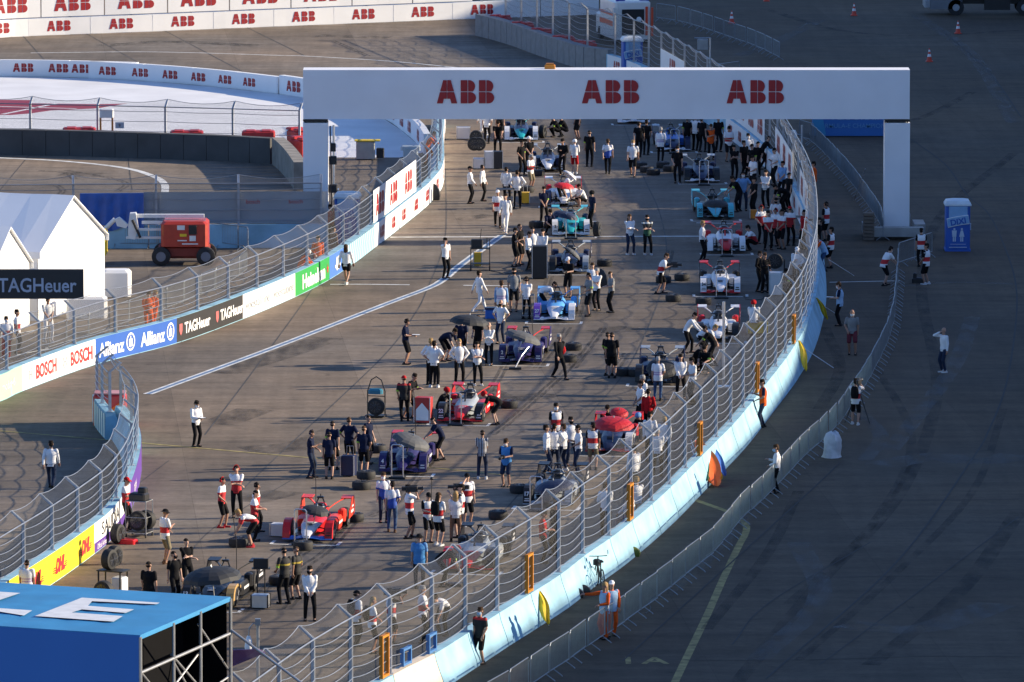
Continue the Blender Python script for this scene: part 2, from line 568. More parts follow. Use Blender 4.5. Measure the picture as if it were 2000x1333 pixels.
# faint old marks and patches of the apron
def faint(key, c, a0, a1):
    m = RUB.copy(); m.name = key
    m.node_tree.nodes['Principled BSDF'].inputs['Base Color'].default_value = (*c, 1)
    for q in m.node_tree.nodes:
        if q.type == 'MAP_RANGE':
            q.inputs[3].default_value, q.inputs[4].default_value = a0, a1
        if q.type == 'MAPPING':
            q.inputs['Scale'].default_value = (1.2, .35, 1)
    return m
FD, FL = faint('faint_dark_trace', (.012, .012, .012), .0, .45), faint('faint_pale_trace', (.20, .19, .175), .0, .42)
for m_, items in ((FD, [([(1980, 300), (1840, 420), (1800, 560), (1830, 760), (1760, 960), (1600, 1140), (1440, 1333)], .5), ([(1700, 700), (1780, 860), (1700, 1030), (1540, 1180)], .35), ([(1990, 1000), (1880, 1150), (1700, 1300)], .6), ([(1900, 180), (1800, 230), (1690, 250)], .5), ([(1500, 20), (1640, 60), (1800, 70), (1990, 60)], .6), ([(1960, 800), (1900, 960), (1740, 1130), (1560, 1290)], .3), ([(1560, 960), (1500, 1080), (1380, 1230)], .4), ([(1610, 640), (1640, 720), (1600, 800)], .5)]),
                  (FL, [([(1990, 890), (1900, 905), (1830, 890), (1720, 910)], 1.6), ([(1900, 620), (1860, 720), (1740, 880)], .7), ([(1560, 1060), (1600, 1170), (1480, 1290)], .8), ([(1950, 1180), (1800, 1230), (1650, 1220)], 1.5), ([(1790, 30), (1900, 110), (1980, 240)], .8), ([(1600, 40), (1500, 90), (1440, 110)], .9), ([(1670, 800), (1720, 850), (1690, 900)], .6), ([(1480, 960), (1400, 1070), (1290, 1170)], .6), ([(1760, 560), (1860, 552), (1990, 556)], .5)])):
    mb = MB()
    for pts, wd in items:
        p = Path(pts)
        strip(mb, p, 0, wd, .0095 if m_ is FD else .011)
    mb.obj('apron_surface_markings', m_, kind='structure')
mb = MB()
for pts in ([(640, 660), (560, 690), (430, 730)], [(500, 800), (420, 830)], [(680, 840), (600, 870), (480, 880)], [(930, 760), (1000, 780), (1080, 770)], [(560, 960), (480, 980)], [(1240, 640), (1170, 650)], [(960, 420), (900, 430)], [(200, 90), (330, 82), (500, 90)], [(620, 70), (760, 74)], [(120, 340), (200, 342)]):
    strip(mb, Path(pts), 0, rnd.uniform(.8, 2.2), .0035)
mb.obj('track_stain_markings', FD, kind='structure')
# white painted run-off inside the bend
WPAINT = mat('runoff_white_paint', (.70, .70, .70), .7, var=.1, scale=.4)
mb = MB()
edge = [(-120, 150), (0, 150), (174, 153), (300, 160), (430, 171), (543, 184), (600, 191), (680, 206), (749, 232), (783, 254), (814, 281), (826, 298), (780, 308), (655, 308), (590, 296), (540, 280), (440, 268), (300, 262), (150, 258), (0, 255), (-120, 255)]
mb.poly([g(u, v, .006) for u, v in edge])
mb.obj('runoff_ground_paint', WPAINT, kind='structure')
mb = MB()
for q in ([(-40, 195), (65, 196), (60, 202), (190, 204), (235, 203), (250, 202), (190, 212), (100, 216), (60, 222), (20, 225), (-40, 225)],):
    mb.poly([g(u, v, .010) for u, v in q])
mb.obj('runoff_red_paint_marking', ABBRED, kind='structure')
mb = MB()
for q in ([(-30, 208), (150, 213)], [(5, 224), (110, 203)]):
    strip(mb, Path(q), 0, .28, .014)
mb.obj('runoff_white_paint_marking', WPAINT, kind='structure')

# ------------------------------------------------------------------ the airport building that throws the long shade (beyond the frame)
tan_e = math.tan(R(SUN_EL))
ux, uy = math.cos(R(SUN_AZ)), math.sin(R(SUN_AZ))
XB = 78.0
def roof(u, v):
    p = g(u, v)
    k = (XB - p.x) / ux
    return p.y + k * uy, k * tan_e
prof = [roof(*q) for q in [(740, 1400), (860, 1333), (1035, 1205), (1165, 1122), (1252, 1055), (1352, 958), (1428, 868), (1462, 822), (1478, 780), (1482, 745), (1400, 680), (1372, 610), (1358, 529), (1206, 527), (1204, 481), (1352, 480), (1356, 471), (1205, 470), (1206, 447), (1203, 413), (1352, 412), (1356, 398), (1197, 397), (1175, 367), (1166, 349), (1306, 348), (1310, 334), (1152, 333), (1132, 310), (1124, 280), (1112, 235), (1050, 180), (970, 134), (870, 96), (803, 72), (900, 68), (884, 40), (860, 18), (830, -40)]]
prof = [(prof[0][0] - 60, prof[0][1])] + prof + [(prof[-1][0] + 160, prof[-1][1])]
mb = MB()
base = [(y, h) for y, h in prof]
poly = [(prof[0][0], 0)] + base + [(prof[-1][0], 0)]
# the stepped roof screen, then the hall behind it
for (ya, ha), (yb, hb) in zip(base, base[1:]):
    if yb - ya < .02:
        continue
    mb.loft([[(XB, ya, 0), (XB + .5, ya, 0), (XB + .5, ya, ha), (XB, ya, ha)], [(XB, yb, 0), (XB + .5, yb, 0), (XB + .5, yb, hb), (XB, yb, hb)]])
TERM = mat('limestone_cladding', (.34, .32, .28), .85, var=.2, scale=.2)
tb = thing('airport_hall', 'long stone airport hall with stepped roof screen standing outside the frame', 'building', (0, 0, 0))
mb.obj('roof_screen', TERM, tb)
MB().box((XB + 16, (prof[0][0] + prof[-1][0]) / 2, 8.5), (30, prof[-1][0] - prof[0][0], 17)).obj('hall', TERM, tb)
# ------------------------------------------------------------------ concrete barrier blocks, banners, debris fences
def wall_blocks(path, d0, d1, profile, blen, m, label, group, cat='barrier block', name='barrier_block', gap=.03, sub=1.0):
    k = max(1, round((d1 - d0) / blen))
    for i in range(k):
        a, b = d0 + (d1 - d0) * i / k + gap, d0 + (d1 - d0) * (i + 1) / k - gap
        nn = max(1, int((b - a) / sub))
        rings = [[path.off(a + (b - a) * j / nn, o, z) for o, z in profile] for j in range(nn + 1)]
        MB().loft(rings).obj(name, m(i) if callable(m) else m, label=label, cat=cat, group=group)

def banner(path, d0, d1, o, z0, z1, m, label, texts=(), sgn=1, thick=.012, cat='advertising banner', tilt=0., step=.7, name='advertising_banner'):
    """Vinyl banner on a wall face at offset o, facing side sgn (1 = right of travel). texts: (polys, centre s, z, height, material, reading dir)."""
    k = max(1, int((d1 - d0) / step))
    wob = lambda s: .005 * math.sin(s * 2.1) + .003 * math.sin(s * 5.3)
    rings = []
    for j in range(k + 1):
        s_ = d0 + (d1 - d0) * j / k
        rings.append([path.off(s_, o + sgn * (thick + wob(s_)), z0), path.off(s_, o + sgn * (thick + wob(s_)), (z0 + z1) / 2), path.off(s_, o + sgn * thick, z1), path.off(s_, o + sgn * .003, z1), path.off(s_, o + sgn * .003, z0)])
    b = MB().loft(rings).obj(name, m, label=label, cat=cat)
    for (wd, ps), sc, z, h, tm, rd in texts:
        mb = MB()
        st = sc - rd * wd * h / 2
        lay(ps, lambda x, y: path.off(st + rd * x * h, o + sgn * (thick + .014), z + y * h), mb)
        mb.obj('lettering', tm, b)
    return b

def fence(path, o, d0, d1, z0, sgn, label, cat='debris fence', spacing=4.0, hgt=2.35, tip=True, rows=7, sag=.14, tsag=.2, mesh=True, name='debris_fence', group=None, chain=None):
    """FIA style catch fence: H posts with kinked tips, sagging cables, chain link. sgn: side the tips lean to (1 = right of travel)."""
    f = thing(name, label, cat, (0, 0, 0), group=group)
    k = max(1, round((d1 - d0) / spacing))
    ds = [d0 + (d1 - d0) * i / k for i in range(k + 1)]
    zt = z0 + hgt
    for s_ in ds:
        p, t = path.at(s_)
        n = V((t.y, -t.x, 0)) * sgn
        T = V((t.x, t.y, 0))
        b = path.off(s_, o, z0)
        mb = MB()
        for q, (aw, bw) in ((-.045, (.10, .012)), (.045, (.10, .012)), (0, (.012, .09))):
            c = [b + T * (q + sx * bw / 2) + n * (sy * aw / 2) for sx, sy in ((-1, -1), (1, -1), (1, 1), (-1, 1))]
            up = V((0, 0, hgt))
            r2 = [x + up for x in c]
            rings = [c, r2]
            if tip:
                rings.append([x + up + n * .42 + V((0, 0, .36)) for x in c])
            mb.loft(rings)
        mb.box(b + V((0, 0, .01)), (.2, .2, .02), M=None)
        mb.obj('post', STEELP, f)
    def line(z, oo, sg, r, nm, seg=6, m=STEEL):
        pts = []
        for i in range(k):
            for j in range(seg):
                t = j / seg
                pts.append(path.off(ds[i] + (ds[i + 1] - ds[i]) * t, oo, z - sg * 4 * t * (1 - t)))
        pts.append(path.off(ds[-1], oo, z))
        MB().tube(pts, r, 4).obj(nm, m, f)
    line(zt, o - sgn * .07, 0, .026, 'top_rail', 2)
    for i in range(rows):
        line(z0 + .22 + i * (hgt - .45) / (rows - 1), o - sgn * .07, sag * (.75 + .5 * ((i * 37) % 7) / 7), .013, 'cable')
    if tip:
        line(zt + .36, o + sgn * .42, tsag, .013, 'tip_cable')
    if mesh:
        mb = MB()
        seg = 6
        vs, fs, uvs = [], [], []
        for i in range(k):
            for j in range(seg + (1 if i == k - 1 else 0)):
                t = j / seg
                s_ = ds[i] + (ds[i + 1] - ds[i]) * t
                sg = tsag * 4 * t * (1 - t)
                row = [(path.off(s_, o + sgn * .065, z0 + .03), 0), (path.off(s_, o + sgn * .065, zt), hgt)]
                if tip:
                    row.append((path.off(s_, o + sgn * .42, zt + .36 - sg), hgt + .55))
                for q, uvv in row:
                    vs.append(q); uvs.append((s_, uvv))
        w_ = 3 if tip else 2
        nrow = len(vs) // w_
        for i in range(nrow - 1):
            for j in range(w_ - 1):
                a = i * w_ + j
                fs.append((a, a + 1, a + w_ + 1, a + w_))
        me = bpy.data.meshes.new('chain_link_mesh')
        me.from_pydata(vs, [], fs)
        ul = me.uv_layers.new(name='UVMap')
        for lp in me.loops:
            ul.data[lp.index].uv = uvs[lp.vertex_index]
        me.materials.append(chain or CHAIN)
        link('chain_link_mesh', me, f)
    return f, ds

ABB1 = lambda n, d0, d1, z, h, rd=1: [(ABB2D, d0 + (d1 - d0) * (i + .5) / n, z, h, ABBRED, rd) for i in range(n)]
# --- the long barrier on the far side of the pit lane (track on its right when walking away)
LW = Path([(-260, 868), (-120, 824), (0, 785), (43, 765), (186, 713), (345, 671), (474, 624), (576, 581), (643, 547), (697, 511), (731, 485), (760, 463), (824, 412), (842, 395), (855, 380), (863, 368), (867, 350), (867, 328), (866, 300), (868, 268), (870.5, 244)])
PROF_L = [(0, 0), (0, 1.05), (-.34, 1.05), (-.42, .8), (-.66, .2), (-.7, 0)]
wall_blocks(LW, 0, LW.L, PROF_L, 4.0, lambda i: BLUEWALL, 'pale blue concrete barrier block behind the sponsor banners beside the pit straight', 'barrier blocks under the banners')
LS = lambda u, v: LW.near(g(u, v))
def col(k, h, var=.06):
    return mat(k, h, .5, var=var, scale=.6)
BLK = mat('banner_black', (.02, .02, .022), .5)
TW = mat('lettering_white', (.80, .80, .80), .5, var=.02)
GREYT = mat('lettering_grey', (.30, .33, .36), .5, var=.02)
BOSR = mat('lettering_red', (.62, .03, .03), .5, var=.02)
def txt(t, bold=.03, shear=0, sx=1.0):
    return text2d(t, bold, shear, sx)
def fit(t, bold, wd, h, shear=0):
    """Lettering of cap height h stretched to be wd metres long."""
    w0 = text2d(t, bold, shear)[0]
    return text2d(t, bold, shear, round(wd / (w0 * h), 3))
def ring2d(r, wd, n=20):
    ps = []
    for i in range(n):
        a, b = 2 * math.pi * i / n, 2 * math.pi * (i + 1) / n
        ps.append([(r + q * math.cos(t), r + q * math.sin(t)) for q, t in ((r, a), (r, b), (r - wd, b), (r - wd, a))])
    return ps
def eagle2d():      # ring with three bars
    ps = ring2d(.6, .12)
    for x, z0, z1 in ((.36, .28, .80), (.54, .22, .98), (.72, .28, .80)):
        ps.append([(x, z0), (x + .12, z0), (x + .12, z1), (x, z1)])
    return 1.2, ps
def anchor2d():     # ring with an armature
    ps = ring2d(.6, .07)
    ps += [[(.30, .25), (.40, .25), (.40, .95), (.30, .95)], [(.80, .25), (.90, .25), (.90, .95), (.80, .95)], [(.40, .52), (.80, .52), (.80, .66), (.40, .66)]]
    return 1.2, ps
def shield2d():
    return .8, [[(0, 1.1), (.8, 1.1), (.8, .45), (.62, .15), (.4, 0), (.18, .15), (0, .45)]]
def star2d():
    ps = [(.5 + (.5 if k % 2 == 0 else .2) * math.sin(math.pi * k / 5), .5 + (.5 if k % 2 == 0 else .2) * math.cos(math.pi * k / 5)) for k in range(10)]
    return 1., [[(.5, .5), ps[k], ps[(k + 1) % 10]] for k in range(10)]
def seg(u0, v0, u1, v1):
    return LS(u0, v0), LS(u1, v1)
# pale green
a, b = 0.5, LS(43, 765)
banner(LW, a, b, 0, .03, 1.04, col('banner_pale_green', (.36, .72, .38)), 'pale green banner with thin white lettering cut off by the photo edge', [(txt('modum46', .0), b - 1.9, .38, .34, TW, 1)])
a, b = seg(43, 765, 186, 713)
bw = b - a
bo = banner(LW, a, b, 0, .03, 1.04, WVINYL, 'white banner with two round armature emblems and red capital lettering', [(anchor2d(), a + bw * .12, .30, .42, GREYT, 1), (txt('BOSCH', .04), a + bw * .34, .30, .55, BOSR, 1), (anchor2d(), a + bw * .60, .30, .42, GREYT, 1), (txt('BOSCH', .04), a + bw * .82, .30, .55, BOSR, 1)])
a, b = seg(186, 713, 345, 671)
bw = b - a
banner(LW, a, b, 0, .03, 1.04, col('banner_royal_blue', (.018, .10, .42)), 'royal blue banner with white lettering and round eagle emblems', [(fit('Allianz', .04, bw * .31, .56), a + bw * .20, .26, .56, TW, 1), (eagle2d(), a + bw * .43, .20, .62, TW, 1), (fit('Allianz', .04, bw * .29, .56), a + bw * .69, .26, .56, TW, 1), (eagle2d(), a + bw * .91, .20, .62, TW, 1)])
a, b = seg(345, 671, 474, 624)
bw = b - a
SHR = mat('shield_red_green', (.45, .12, .12), .5)
def tagt(c):
    return [(shield2d(), c - bw * .19, .28, .44, SHR, 1), (fit('TAGHeuer', .035, bw * .37, .46), c + bw * .045, .32, .46, TW, 1)]
banner(LW, a, b, 0, .03, 1.04, BLK, 'black banner with small shields and white watchmaker lettering', tagt(a + bw * .24) + tagt(a + bw * .77))
a, b = seg(474, 624, 576, 581)
bw = b - a
banner(LW, a, b, 0, .03, 1.04, WVINYL, 'white banner with thin grey lower case lettering', [(fit('voestalpine', -.004, bw * .44, .42), a + bw * .27, .34, .42, GREYT, 1), (fit('voestalpine', -.004, bw * .40, .42), a + bw * .77, .34, .42, GREYT, 1)])
a, b = seg(576, 581, 643, 547)
bw = b - a
banner(LW, a, b, 0, .03, 1.04, col('banner_green', (.02, .30, .06)), 'bright green banner with white lettering and a red star', [(fit('Heineken', .05, bw * .66, .62), a + bw * .52, .22, .62, TW, 1), (star2d(), b - .45, .30, .48, BOSR, 1)])
a, b = seg(643, 547, 671, 528)
banner(LW, a, b, 0, .03, 1.04, col('banner_mid_blue', (.06, .17, .50)), 'mid blue banner with a white zero zero mark', [(txt('-00-', .05), (a + b) / 2, .25, .6, TW, 1)])
# zigzag striped banner
a, b = seg(671, 528, 731, 485)
zz = banner(LW, a, b, 0, .03, 1.04, col('banner_navy_zigzag', (.02, .06, .14)), 'dark blue banner with light blue zigzag stripes', [])
mb = MB()
n = 16
for i in range(n):
    s0 = a + (b - a) * i / n
    for z0, z1, x0, x1 in ((.04, .52, 0, .32), (.52, 1.03, .32, 0)):
        mb.poly([LW.off(s0 + x0, .03, z0), LW.off(s0 + x0 + .42, .03, z0), LW.off(s0 + x1 + .42, .03, z1), LW.off(s0 + x1, .03, z1)])
mb.obj('zigzag_stripe_pattern', col('zigzag_light_blue', (.40, .66, .80)), zz)
segs = [(731, 485, 760, 463, 1, 'white banner with one red logo next to the zigzag stripes'), (760, 463, 776, 450, 1, 'short white banner with a red logo where the painted line meets the wall'), (776, 450, 824, 412, 2, 'white banner with two red logos under the fence banners'), (824, 412, 842, 395, 1, 'white banner with a red logo beside the black bag'), (842, 395, 863, 368, 1, 'white banner with a red logo on the tightening bend'), (863, 368, 867, 328, 3, 'white banner seen almost edge on at the bend'), (867, 328, 870, 250, 4, 'white banner running on under the gantry')]
for u0, v0, u1, v1, k, lb in segs:
    a, b = seg(u0, v0, u1, v1)
    banner(LW, a + .02, b - .02, 0, .03, 1.04, WVINYL, lb, ABB1(k, a, b, .27, .52))
fl, dsl = fence(LW, -.17, 2.0, LW.L - .5, 1.05, -1, 'grey catch fence with sagging cables above the sponsor banners of the pit straight', hgt=1.40, rows=5, sag=.08, tsag=.11)
# banners hung on that fence
a, b = seg(731, 485, 776, 450)
banner(LW, a + .1, a + (b - a) * .52, -.06, 1.12, 2.62, WVINYL, 'tall white fence banner with one big red logo beside the bare fence', [(ABB2D, a + (b - a) * .29, 1.38, .98, ABBRED, 1)])
b2 = LS(812, 420)
banner(LW, a + (b - a) * .53, b2, -.06, 1.12, 2.62, WVINYL, 'tall white fence banner with two big red logos', [(ABB2D, a + (b - a) * .53 + (b2 - a - (b - a) * .53) * q, 1.38, .98, ABBRED, 1) for q in (.26, .74)])
a = LS(869, 262)
banner(LW, a, LW.L - .6, -.06, 1.15, 2.9, WVINYL, 'added white fence banner hidden behind the gantry beam, shading the run-off', ABB1(4, a, LW.L - .6, 1.5, 1.0))  # unseen banner, added to throw solid shade on the run-off
# --- nearer barrier on the left, between track and pit exit
NW = Path([(-200, 1335), (-60, 1248), (0, 1208), (105, 1140), (184, 1083), (222, 1050), (254, 1002), (271, 950), (276, 912), (270, 884), (258, 863), (244, 846)])
wall_blocks(NW, 0, NW.L, PROF_L, 4.0, BLUEWALL, 'pale blue concrete barrier block of the pit exit wall', 'barrier blocks of the pit exit wall')
NS = lambda u, v: NW.near(g(u, v))
a, b = NS(-60, 1248), NS(184, 1083)
bw = b - a
DHLR = mat('lettering_crimson', (.60, .02, .03), .5, var=.02)
def dhl2d():
    wd, ps = text2d('DHL', .09, .35, 1.05)
    ps = [list(p) for p in ps]
    for k in range(3):
        z = .05 + k * .16
        ps += [[(-.75 + z * .3, z), (-.12 + z * .3, z), (-.10 + z * .3, z + .09), (-.73 + z * .3, z + .09)], [(wd - .05, z), (wd + .55, z), (wd + .57, z + .09), (wd - .05, z + .09)]]
    return wd, ps
banner(NW, a, b, 0, .03, 1.04, col('banner_courier_yellow', (.88, .66, .02)), 'yellow banner with red slanted lettering and speed lines', [(dhl2d(), NS(70, 1163) + .0, .30, .46, DHLR, 1), (dhl2d(), NS(118, 1131), .30, .46, DHLR, 1), (dhl2d(), NS(165, 1097), .30, .46, DHLR, 1)])
a, b = NS(184, 1083), NS(254, 1002)
PURP = col('banner_purple', (.10, .035, .28))
bn = banner(NW, a, b, 0, .36, 1.04, WVINYL, 'white banner with thin dark airline lettering over a purple strip', [(fit('SAUDIA', .0, (b - a) * .42, .46), a + (b - a) * .34, .47, .46, BLK, 1)])
bp_ = MB()
k = 8
bp_.loft([[NW.off(a + (b - a) * j / k, .004, .03), NW.off(a + (b - a) * j / k, .016, .03), NW.off(a + (b - a) * j / k, .016, .355), NW.off(a + (b - a) * j / k, .004, .355)] for j in range(k + 1)])
pr = bp_.obj('purple_strip', PURP, bn)
mb = MB()
lay(txt('Official Airline', .0)[1], lambda x, y: NW.off(a + .4 + x * .2, .034, .10 + y * .2), mb)
mb.obj('lettering', TW, pr)
banner(NW, b + .02, NS(272, 890), 0, .03, 1.04, PURP, 'purple banner wrapping the bend of the pit exit wall', [(txt('DIRIYAH', .0), b + 3.0, .36, .34, TW, 1)])
fence(NW, -.17, NS(-60, 1248), NW.L - .2, 1.05, -1, 'grey catch fence on the pit exit wall beside the yellow banner', hgt=1.5, rows=5, sag=.11, tsag=.13)
# the other arm of the pit entry nose
NA = Path([(207, 860), (196, 848), (185, 833), (181, 824)])
wall_blocks(NA, 0, NA.L, [(0, 0), (0, 1.05), (.34, 1.05), (.66, .2), (.7, 0)], NA.L / 2, BLUEWALL, 'pale blue barrier block of the short wall closing the pit exit nose', 'barrier blocks of the short nose wall')
fence(NA, .17, .1, NA.L - .1, 1.05, 1, 'short grey catch fence seen end on above the orange straps', spacing=2.4, hgt=1.5, rows=5, sag=.06, tsag=.05)
b = banner(NA, .1, NA.L - .1, 0, .03, 1.0, col('banner_stripe_blue', (.10, .30, .55)), 'blue and white striped panel on the pit exit nose', [], sgn=-1)
mb = MB()
for i in range(7):
    s0 = .2 + i * (NA.L - .6) / 7
    mb.poly([NA.off(s0, -.03, .06), NA.off(s0 + .3, -.03, .06), NA.off(s0 + .3, -.03, .97), NA.off(s0, -.03, .97)])
mb.obj('stripe_pattern', TW, b)
# --- right barrier (track on the left when walking away); outer face is painted pale blue
RW = Path([g(u, v, 1.05) for u, v in [(470, 1500), (600, 1404), (753, 1314), (827, 1277), (893, 1236), (959, 1194), (1018, 1158), (1076, 1121), (1125, 1083), (1175, 1049), (1216, 1017), (1258, 982), (1294, 949), (1325, 918), (1356, 887), (1386, 857), (1414, 829), (1440, 799), (1487, 740), (1507, 715), (1527, 688), (1556, 640), (1574, 590), (1584, 540), (1584, 490), (1578, 440), (1566, 403), (1551, 372), (1515, 310), (1481, 276), (1418, 228), (1330, 172), (1252, 129), (1186, 106), (1140, 97), (1090, 80), (1030, 58), (980, 40)]])
PROF_R = [(0, 0), (0, 1.05), (.34, 1.05), (.40, .80), (.60, .25), (.66, 0)]
CREAM = mat('cream_painted_concrete', (.66, .56, .44), .7, var=.1)
RS = lambda u, v, z=1.05: RW.near(g(u, v, z))
k0 = round(RS(740, 1322) / 4)
wall_blocks(RW, 0, RW.L, PROF_R, 4.0, lambda i: CREAM if i == k0 else BLUEWALL, 'pale blue concrete barrier block in the curved wall along the outside of the grid', 'barrier blocks of the outer wall')
dR = RS(1186, 106)
fence(RW, .17, RS(470, 1500), RW.L - .3, 1.05, -1, 'tall catch fence curving along the outside of the starting grid', spacing=4.02)
# red lettered boards on its track side, far end
for (u0, v0), (u1, v1), k, lb in [((1584, 490), (1566, 403), 5, 'white wall banner with red logos where the outer wall bends at the grid'), ((1566, 403), (1515, 310), 5, 'white wall banner with red logos behind the team in light blue and black'), ((1515, 310), (1418, 228), 6, 'white wall banner with red logos receding under the gantry'), ((1252, 129), (1186, 106), 2, 'white wall banner with small red logos beyond the gantry')]:
    a, b = RS(u0, v0), RS(u1, v1)
    banner(RW, a + .05, b - .05, 0, .03, 1.04, WVINYL, lb, ABB1(k, a, b, .27, .52, -1), sgn=-1)
for (u0, v0), (u1, v1), k, lb in [((1576, 430), (1560, 388), 2, 'tall white fence banner nearest the bend of the outer wall'), ((1545, 362), (1512, 306), 3, 'tall white fence banner with red logos beside the leaning crew'), ((1490, 284), (1418, 228), 4, 'tall white fence banner with red logos cut by the gantry beam'), ((1335, 174), (1290, 148), 1, 'tall white fence banner just above the gantry beam')]:
    a, b = RS(u0, v0), RS(u1, v1)
    banner(RW, a, b, .06, 1.15, 2.55, WVINYL, lb, ABB1(k, a, b, 1.45, .85, -1), sgn=-1)
# --- far wall with its row of logos
FW = Path([(-160, 90), (0, 74), (300, 62), (600, 50), (928, 37), (1100, 31), (1200, 28)])
fa, fb = FW.near(g(-60, 81)), FW.L - 1
wall_blocks(FW, fa, fb, [(0, 0), (0, 1.05), (-.34, 1.05), (-.66, .2), (-.7, 0)], 4.0, WVINYL, 'white painted barrier block of the far wall with red logos', 'white barrier blocks of the far wall')
sp_ = FW.near(g(483, 55)) - FW.near(g(360, 59))
s115 = FW.near(g(115, 69))
for j in range(-1, 8):
    a, b = s115 + (j - .5) * sp_ + .02, s115 + (j + .5) * sp_ - .02
    banner(FW, a, b, 0, .02, 1.04, WVINYL, 'low white wall banner with one red logo along the far wall', [(ABB2D, (a + b) / 2, .25, .62, ABBRED, 1)]).__setitem__('group', 'low logo banners along the far wall')
fence(FW, -.17, fa, fb, 1.05, -1, 'far catch fence carrying the upper row of tall white banners', mesh=False, rows=2)
sp2 = FW.near(g(388, 59)) - FW.near(g(266, 63))
s2 = FW.near(g(143, 68))
for j in range(-2, 7):
    a, b = s2 + (j - .5) * sp2 + .04, s2 + (j + .5) * sp2 - .04
    banner(FW, a, b, .06, 1.12, 3.25, WVINYL, 'tall white fence banner with one big red logo along the far wall', [(ABB2D, (a + b) / 2, 1.45, .95, ABBRED, 1)]).__setitem__('group', 'tall logo banners along the far wall')
# --- middle wall round the white run-off
MW1 = Path([(-140, 149), (0, 150), (100, 151), (200, 153.5), (268, 155.5)])
wall_blocks(MW1, 0, MW1.L, [(0, 0), (0, .95), (-.34, .95), (-.7, 0)], 4.0, WVINYL, 'white barrier block of the wall along the far edge of the run-off', 'white blocks at the run-off edge')
M1 = lambda u, v: MW1.near(g(u, v))
banner(MW1, .1, M1(174, 153), 0, .02, .94, WVINYL, 'white wall banner with three red logos at the edge of the run-off', [(ABB2D, M1(q, 151), .28, .48, ABBRED, 1) for q in (-35, 40, 117, 160)])
MW2 = Path([(172, 153), (300, 160), (430, 171), (543, 184)])
wall_blocks(MW2, 0, MW2.L, [(0, 0), (0, .95), (-.34, .95), (-.7, 0)], 4.0, WVINYL, 'white barrier block of the curved wall beside the run-off', 'white blocks of the curved run-off wall')
banner(MW2, .1, MW2.L - .1, 0, .02, .94, WVINYL, 'long white curved wall banner with six small red logos', [(ABB2D, MW2.near(g(*q)), .24, .46, ABBRED, 1) for q in ((209, 155), (272, 158), (333, 162.5), (389, 167), (442, 172), (491, 177.5))])
MW3 = Path([(545, 184), (593, 191), (680, 206), (749, 232), (783, 254), (814, 281), (828, 302)])
wall_blocks(MW3, 0, MW3.L, [(0, 0), (0, 1.05), (-.34, 1.05), (-.7, 0)], 4.0, WVINYL, 'white barrier block of the inner wall curving under the gantry', 'white blocks of the inner curve')
banner(MW3, .1, MW3.L - .1, 0, .02, 1.04, WVINYL, 'white wall banner with red logos curving round the blue shaded run-off', [(ABB2D, MW3.near(g(*q)), .24, .58, ABBRED, 1) for q in ((575, 188), (620, 195), (665, 204), (710, 216), (745, 232), (766, 243), (785, 256), (800, 268), (816, 284))])
# --- grey block walls
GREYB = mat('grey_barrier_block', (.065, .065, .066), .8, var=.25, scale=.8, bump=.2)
GREYC = mat('worn_concrete_block', (.24, .22, .19), .9, var=.3, scale=1.5, bump=.3)
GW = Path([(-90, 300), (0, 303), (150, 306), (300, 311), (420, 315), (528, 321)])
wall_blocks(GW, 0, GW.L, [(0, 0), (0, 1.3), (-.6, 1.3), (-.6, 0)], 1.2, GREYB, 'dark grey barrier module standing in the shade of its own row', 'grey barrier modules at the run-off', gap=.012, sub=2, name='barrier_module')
GW2 = Path([(531, 321), (545, 333), (560, 350), (574, 371)])
wall_blocks(GW2, 0, GW2.L, [(0, 0), (0, 1.35), (-.6, 1.35), (-.6, 0)], 1.3, GREYC, 'worn pale concrete block at the end of the grey barrier', 'concrete end blocks by the gantry leg', sub=2, name='barrier_module')
LFP = Path([(-90, 296), (0, 298), (300, 305), (575, 313)])
fence(LFP, -1.2, LFP.near(g(50, 299)) - 3.56, LFP.L - .1, .4, -1, 'low catch fence with thin posts in front of the white run-off', spacing=3.56, hgt=2.0, rows=4, sag=.03)
GR = Path([(928, 70), (960, 78), (1000, 90), (1054, 110), (1123, 132), (1162, 139), (1188, 142)])
wall_blocks(GR, 0, GR.L, [(0, 0), (0, 1.3), (-.6, 1.3), (-.6, 0)], 1.2, mat('light_grey_module', (.22, .22, .22), .8, var=.15), 'light grey barrier module in the row at the far corner', 'light grey modules at the far corner', gap=.03, sub=2, name='barrier_module')
REDP = mat('red_plastic_block', (.50, .03, .03), .45, var=.15)
for u, v in [(977, 74), (1020, 88), (1058, 101), (1100, 116), (1142, 126)]:
    mb = MB()
    mb.bbox((0, 0, .64), (1.2, .9, 1.28), .08)
    for x in (-.36, .36):
        mb.bbox((x, 0, 1.33), (.4, .7, .10), .04)
    mb.obj('crash_barrier_block', REDP, label='red plastic crash barrier block behind the light grey modules', cat='crash barrier', group='red crash blocks at the far corner', loc=g(u, v), rz=R(-40))
for u, v in [(583, 300), (590, 318)]:
    MB().bbox((0, 0, .6), (1.2, .8, 1.2), .08).bbox((-.4, 0, 1.26), (.5, .8, .12), .05).bbox((.4, 0, 1.26), (.5, .8, .12), .05).obj('crash_barrier_block', REDP, label='red plastic crash block half hidden by the gantry leg', cat='crash barrier', group='red crash blocks by the gantry leg', loc=g(u, v), rz=R(-60))
for u in (155, 365, 505):
    MB().bbox((0, 0, .68), (1.7, .9, 1.30), .08).bbox((-.4, 0, 1.33), (.5, .8, .06), .03).bbox((.4, 0, 1.33), (.5, .8, .06), .03).obj('crash_barrier_block', REDP, label='red crash block just showing over the dark grey modules', cat='crash barrier', group='red crash blocks behind the grey modules', loc=g(u, 300 if u < 300 else 306), rz=R(2))
